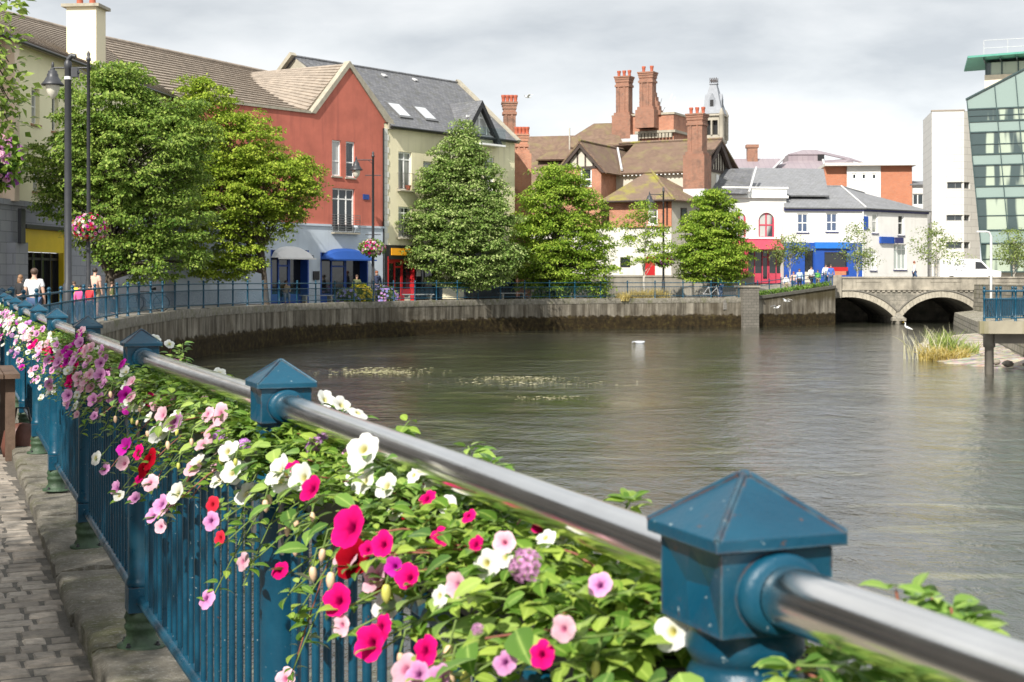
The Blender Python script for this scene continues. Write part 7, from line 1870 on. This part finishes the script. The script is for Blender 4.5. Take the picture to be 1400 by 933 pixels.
pp('person seated with a pale jacket left of the cyclist',391,82.5,1.7,.3,pose='sit',top=KHK,legs=GRY,hair=HAIRB); pp('person in an olive top seated at the blue awning shop',488,85,1.68,.2,pose='sit',top=OLV,legs=BLK,hair=HAIRB,z=zp(85)+.35)
pp('person in a dark suit with white shirt before the cream house corner',515,86.5,1.84,.2,pose='walk',top=NVY,legs=NVY,hair=HAIRR); pp('person in a blue grey jacket walking beside the dark suit',504.5,87.5,1.82,.3,pose='walk',top=cloth('slate jacket',(.10,.13,.22)),legs=GRY,hair=HAIRG)
pp('person in a teal jacket with a bicycle under the quay end tree',985,101.8,1.75,.7,top=TEALC,legs=JEAN,hair=HAIRD); pp('person in a light blue shirt by the lamp post before the brick house',826,101,1.72,.4,top=LBL,legs=NVY,hair=HAIRB)
for lab,u,h,top,legs,hr,pz in (('person in a white top seated at the head of the ramp',1075,1.3,WHT,KHK,HAIRB,'stand'),('person in a peach top at the head of the ramp',1085,1.45,NUDE,JEAN,HAIRR,'stand'),('person in a pale shirt leaning at the ramp railing',1093,1.6,LBL,BLK,HAIRB,'stand'),('person in black in the middle of the ramp group',1109,1.7,WHT,BLK,HAIRD,'walk'),('person in a bright green top on the ramp',1118,1.35,cloth('green top',(.10,.35,.05)),KHK,HAIRB,'stand'),('person in jeans and white shirt nearest the bridge end',1129,1.72,WHT,JEAN,HAIRD,'walk'),('person in a blue jacket beside the bridge end pillar',1136,1.62,cloth('bright blue jacket',(.04,.12,.42)),JEAN,HAIRB,'stand')):
    pp(lab,u,106.2+rnd.uniform(-.5,.5),h,rnd.uniform(-1,1),pose=pz,top=top,legs=legs,hair=hr,z=.35+.75*(u-1040)/110,group='people on the ramp')
pp('red haired person walking along the bridge behind the parapet',1250,109.5,1.72,1.5,pose='walk',top=WHT,legs=JEAN,hair=HAIRR,z=1.2)
sp_ = TT(.45,.35,0); person('seated person in a teal sleeve at the left edge beside the cafe table',sp_[0]-.25,sp_[1]+.2,sp_[2],1.72,ta+2.2,pose='sit',top=cloth('dusty teal knit',(.10,.19,.19)),legs=BLK,hair=HAIRB,bare_arms=True)
ck = thing('cafe_chair','dark wooden cafe chair beside the table at the left edge','chair',(sp_[0]-.25,sp_[1]+.2,sp_[2])); mb = MB().box(sp_[0]-.47,sp_[0]-.03,sp_[1]-.02,sp_[1]+.42,sp_[2]+.36,sp_[2]+.4); mb.build('seat',WOOD,ck)
for a,b_ in ((-.45,0),(-.1,0),(-.45,.36),(-.1,.36)): MB().box(sp_[0]+a,sp_[0]+a+.04,sp_[1]+b_,sp_[1]+b_+.04,sp_[2],sp_[2]+.359).build('leg',WOOD,ck)
# bicycles
def bicycle(label, u, Y, rz, z, col):
    p = at(u,0,Y); r = thing('bicycle',label,'bicycle',(p.x,Y,z),'bicycles on the quay'); M4 = Matrix.Rotation(rz,3,'Z'); W_ = lambda x,zz,y=0: tuple(Vector((p.x,Y,z))+M4@Vector((y,x,zz)))
    for c in (-.52,.52):
        mb = MB(); mb.tube([W_(c+.33*math.cos(a*.2618),.34+.33*math.sin(a*.2618)) for a in range(25)],.02,6,cap=False)
        w_ = mb.build('wheel',BLACK,r); mb = MB(); [mb.tube([W_(c,.34),W_(c+.32*math.cos(a*.785),.34+.32*math.sin(a*.785))],.004,4) for a in range(8)]; mb.build('spokes',LEAD,w_)
    mb = MB()
    for a,b_ in (((-.52,.34),(-.36,.92)),((-.36,.82),(.16,.80)),((-.38,.75),(.02,.32)),((.02,.32),(.18,.88)),((.18,.82),(.52,.34)),((.02,.32),(.52,.34))): mb.tube([W_(*a),W_(*b_)],.018,6)
    mb.build('frame',col,r); MB().tube([W_(-.36,.92),W_(-.36,1.02),W_(-.42,1.04,-.25)],.014,6).tube([W_(-.36,1.02),W_(-.42,1.04,.25)],.014,6).build('handlebar',BLACK,r); MB().tube([W_(.10,.92),W_(.30,.94)],[.03,.07],8).build('saddle',BLACK,r)
bicycle('dark bicycle under the cyclist in a navy jacket',416,84,-1.35,zp(84),BLACK); bicycle('bicycle parked against the far railing under the lime tree',203,60.5,-1.2,zp(60),LAMPBLACK); bicycle('grey bicycle beside the person in a teal jacket',972,101.3,1.5,zp(101),LEAD)

# ------------------------------------------------------------------ van, birds, weed
v0 = at(1322,370,111.5); vn = thing('white_van','white panel van crossing the bridge, roof showing above the parapet','van',(v0.x,v0.y,1.2)); vz = 1.2
prof = [(-2.3,.35),(2.3,.35),(2.35,.95),(1.55,1.1),(.85,1.78),(.5,1.9),(-2.1,1.92),(-2.3,1.75)]
VF = Fr((v0.x,v0.y-.9),(1,0)); VP = plain('white van paint',(.8,.8,.8),.25,.03,2); mb = MB(); mb.fpoly(VF,[(s,vz+z) for s,z in prof],-1.8,0); bd = mb.build('body',VP,vn); bv = bd.modifiers.new('bevel','BEVEL'); bv.width = .07; bv.segments = 3
MB().fpoly(VF,[(s,vz+z) for s,z in ((.35,1.15),(1.3,1.15),(.8,1.66),(.35,1.7))],.003,.015).build('side_window',GLASSD,vn); MB().slab([(v0.x+1.52,v0.y-.8,vz+1.14),(v0.x+1.52,v0.y+.8,vz+1.14),(v0.x+.93,v0.y+.75,vz+1.73),(v0.x+.93,v0.y-.75,vz+1.73)],.02).build('windscreen',GLASSD,vn)
for s in (-1.45,1.5):
    w_ = MB().fbox(VF,s-.05,s+.05,.0,.01,vz+.3,vz+.31); mb = MB(); mb.tube([VF.P(s,-.2,vz+.32),VF.P(s,.03,vz+.32)],.32,18); mb.build('wheel',BLACK,vn)
MB().fbox(VF,2.3,2.36,-.5,-.15,vz+.7,vz+.88).build('headlight',LEAD,vn)
FEATH = plain('white feathers',(.8,.8,.78),.8,.06,10); GULLG = plain('grey gull back',(.42,.44,.47),.8,.1,10); BEAK = plain('yellow beak',(.6,.4,.05),.6)
def skinbird(name,label,cat,loc,J,E,mats,group=None):
    r = thing(name,label,cat,loc,group); skinned('body',J,E,mats,r); return r
sw = at(873,470,74); s_ = .8
r = skinbird('swan','white swan dipping its neck on the water in midstream','swan',(sw.x,74,ZW),{k_:(p_*.62,r_*.62) for k_,(p_,r_) in {'a':(Vector((.0,0,.06)),.15),'b':(Vector((.28,0,.08)),.16),'c':(Vector((.52,0,.16)),.06),'d':(Vector((-.22,0,.12)),.08),'e':(Vector((-.32,0,.17)),.045),'f':(Vector((-.42,0,.14)),.04),'g':(Vector((-.48,0,.12)),.05),'h':(Vector((-.55,0,.04)),.025)}.items()},[('a','b'),('b','c'),('a','d'),('d','e'),('e','f'),('f','g'),('g','h')],GULLG)
he = at(1240,455,86); r = skinbird('egret','slim white egret standing in the shallows before the bridge arches','bird',(he.x,86,ZW),{'a':(Vector((0,0,.42)),.075),'b':(Vector((.2,0,.36)),.05),'c':(Vector((.34,0,.3)),.02),'d':(Vector((-.12,0,.52)),.035),'e':(Vector((-.08,0,.68)),.022),'f':(Vector((-.14,0,.75)),.032)},[('a','b'),('b','c'),('a','d'),('d','e'),('e','f')],FEATH)
MB().tube([Vector((he.x-.16,86,ZW+.75)),Vector((he.x-.3,86,ZW+.72))],[.015,.004],6).build('beak',BEAK,r)
for y in (-.03,.03): MB().tube([(he.x+.02,86+y,ZW+.38),(he.x+.02,86+y,ZW-.1)],.01,5).build('leg',LAMPBLACK,r)
def gull(label,u,v,Y,rz,w=.55):
    c = at(u,v,Y); M4 = Matrix.Rotation(rz,3,'Z'); q = lambda x,y,z: M4@Vector((x,y,z))
    r = skinbird('gull',label,'gull',c,{'a':(q(0,0,0),.07),'b':(q(.18,0,.0),.04),'c':(q(.3,0,-.01),.015),'d':(q(-.13,0,.02),.045),'e':(q(-.2,0,.02),.04)},[('a','b'),('b','c'),('a','d'),('d','e')],FEATH,'gulls on the wing')
    for s in (-1,1): MB().slab([tuple(c+q(-.08,s*.05,.03)),tuple(c+q(-.06,s*w*.55,.16)),tuple(c+q(.1,s*w,.08)),tuple(c+q(.06,s*w*.5,.13)),tuple(c+q(.09,s*.05,.02))],.012).build('wing',GULLG if s > 0 else FEATH,r)
gull('white gull gliding high over the roofs beside the cream house chimney',721,133,92,.5); gull('gull flying low in front of the ramp wall',1075,412,97,.4,.6); gull('second gull below and left of the low flying gull by the ramp wall',1062,421,98,2.2,.5)
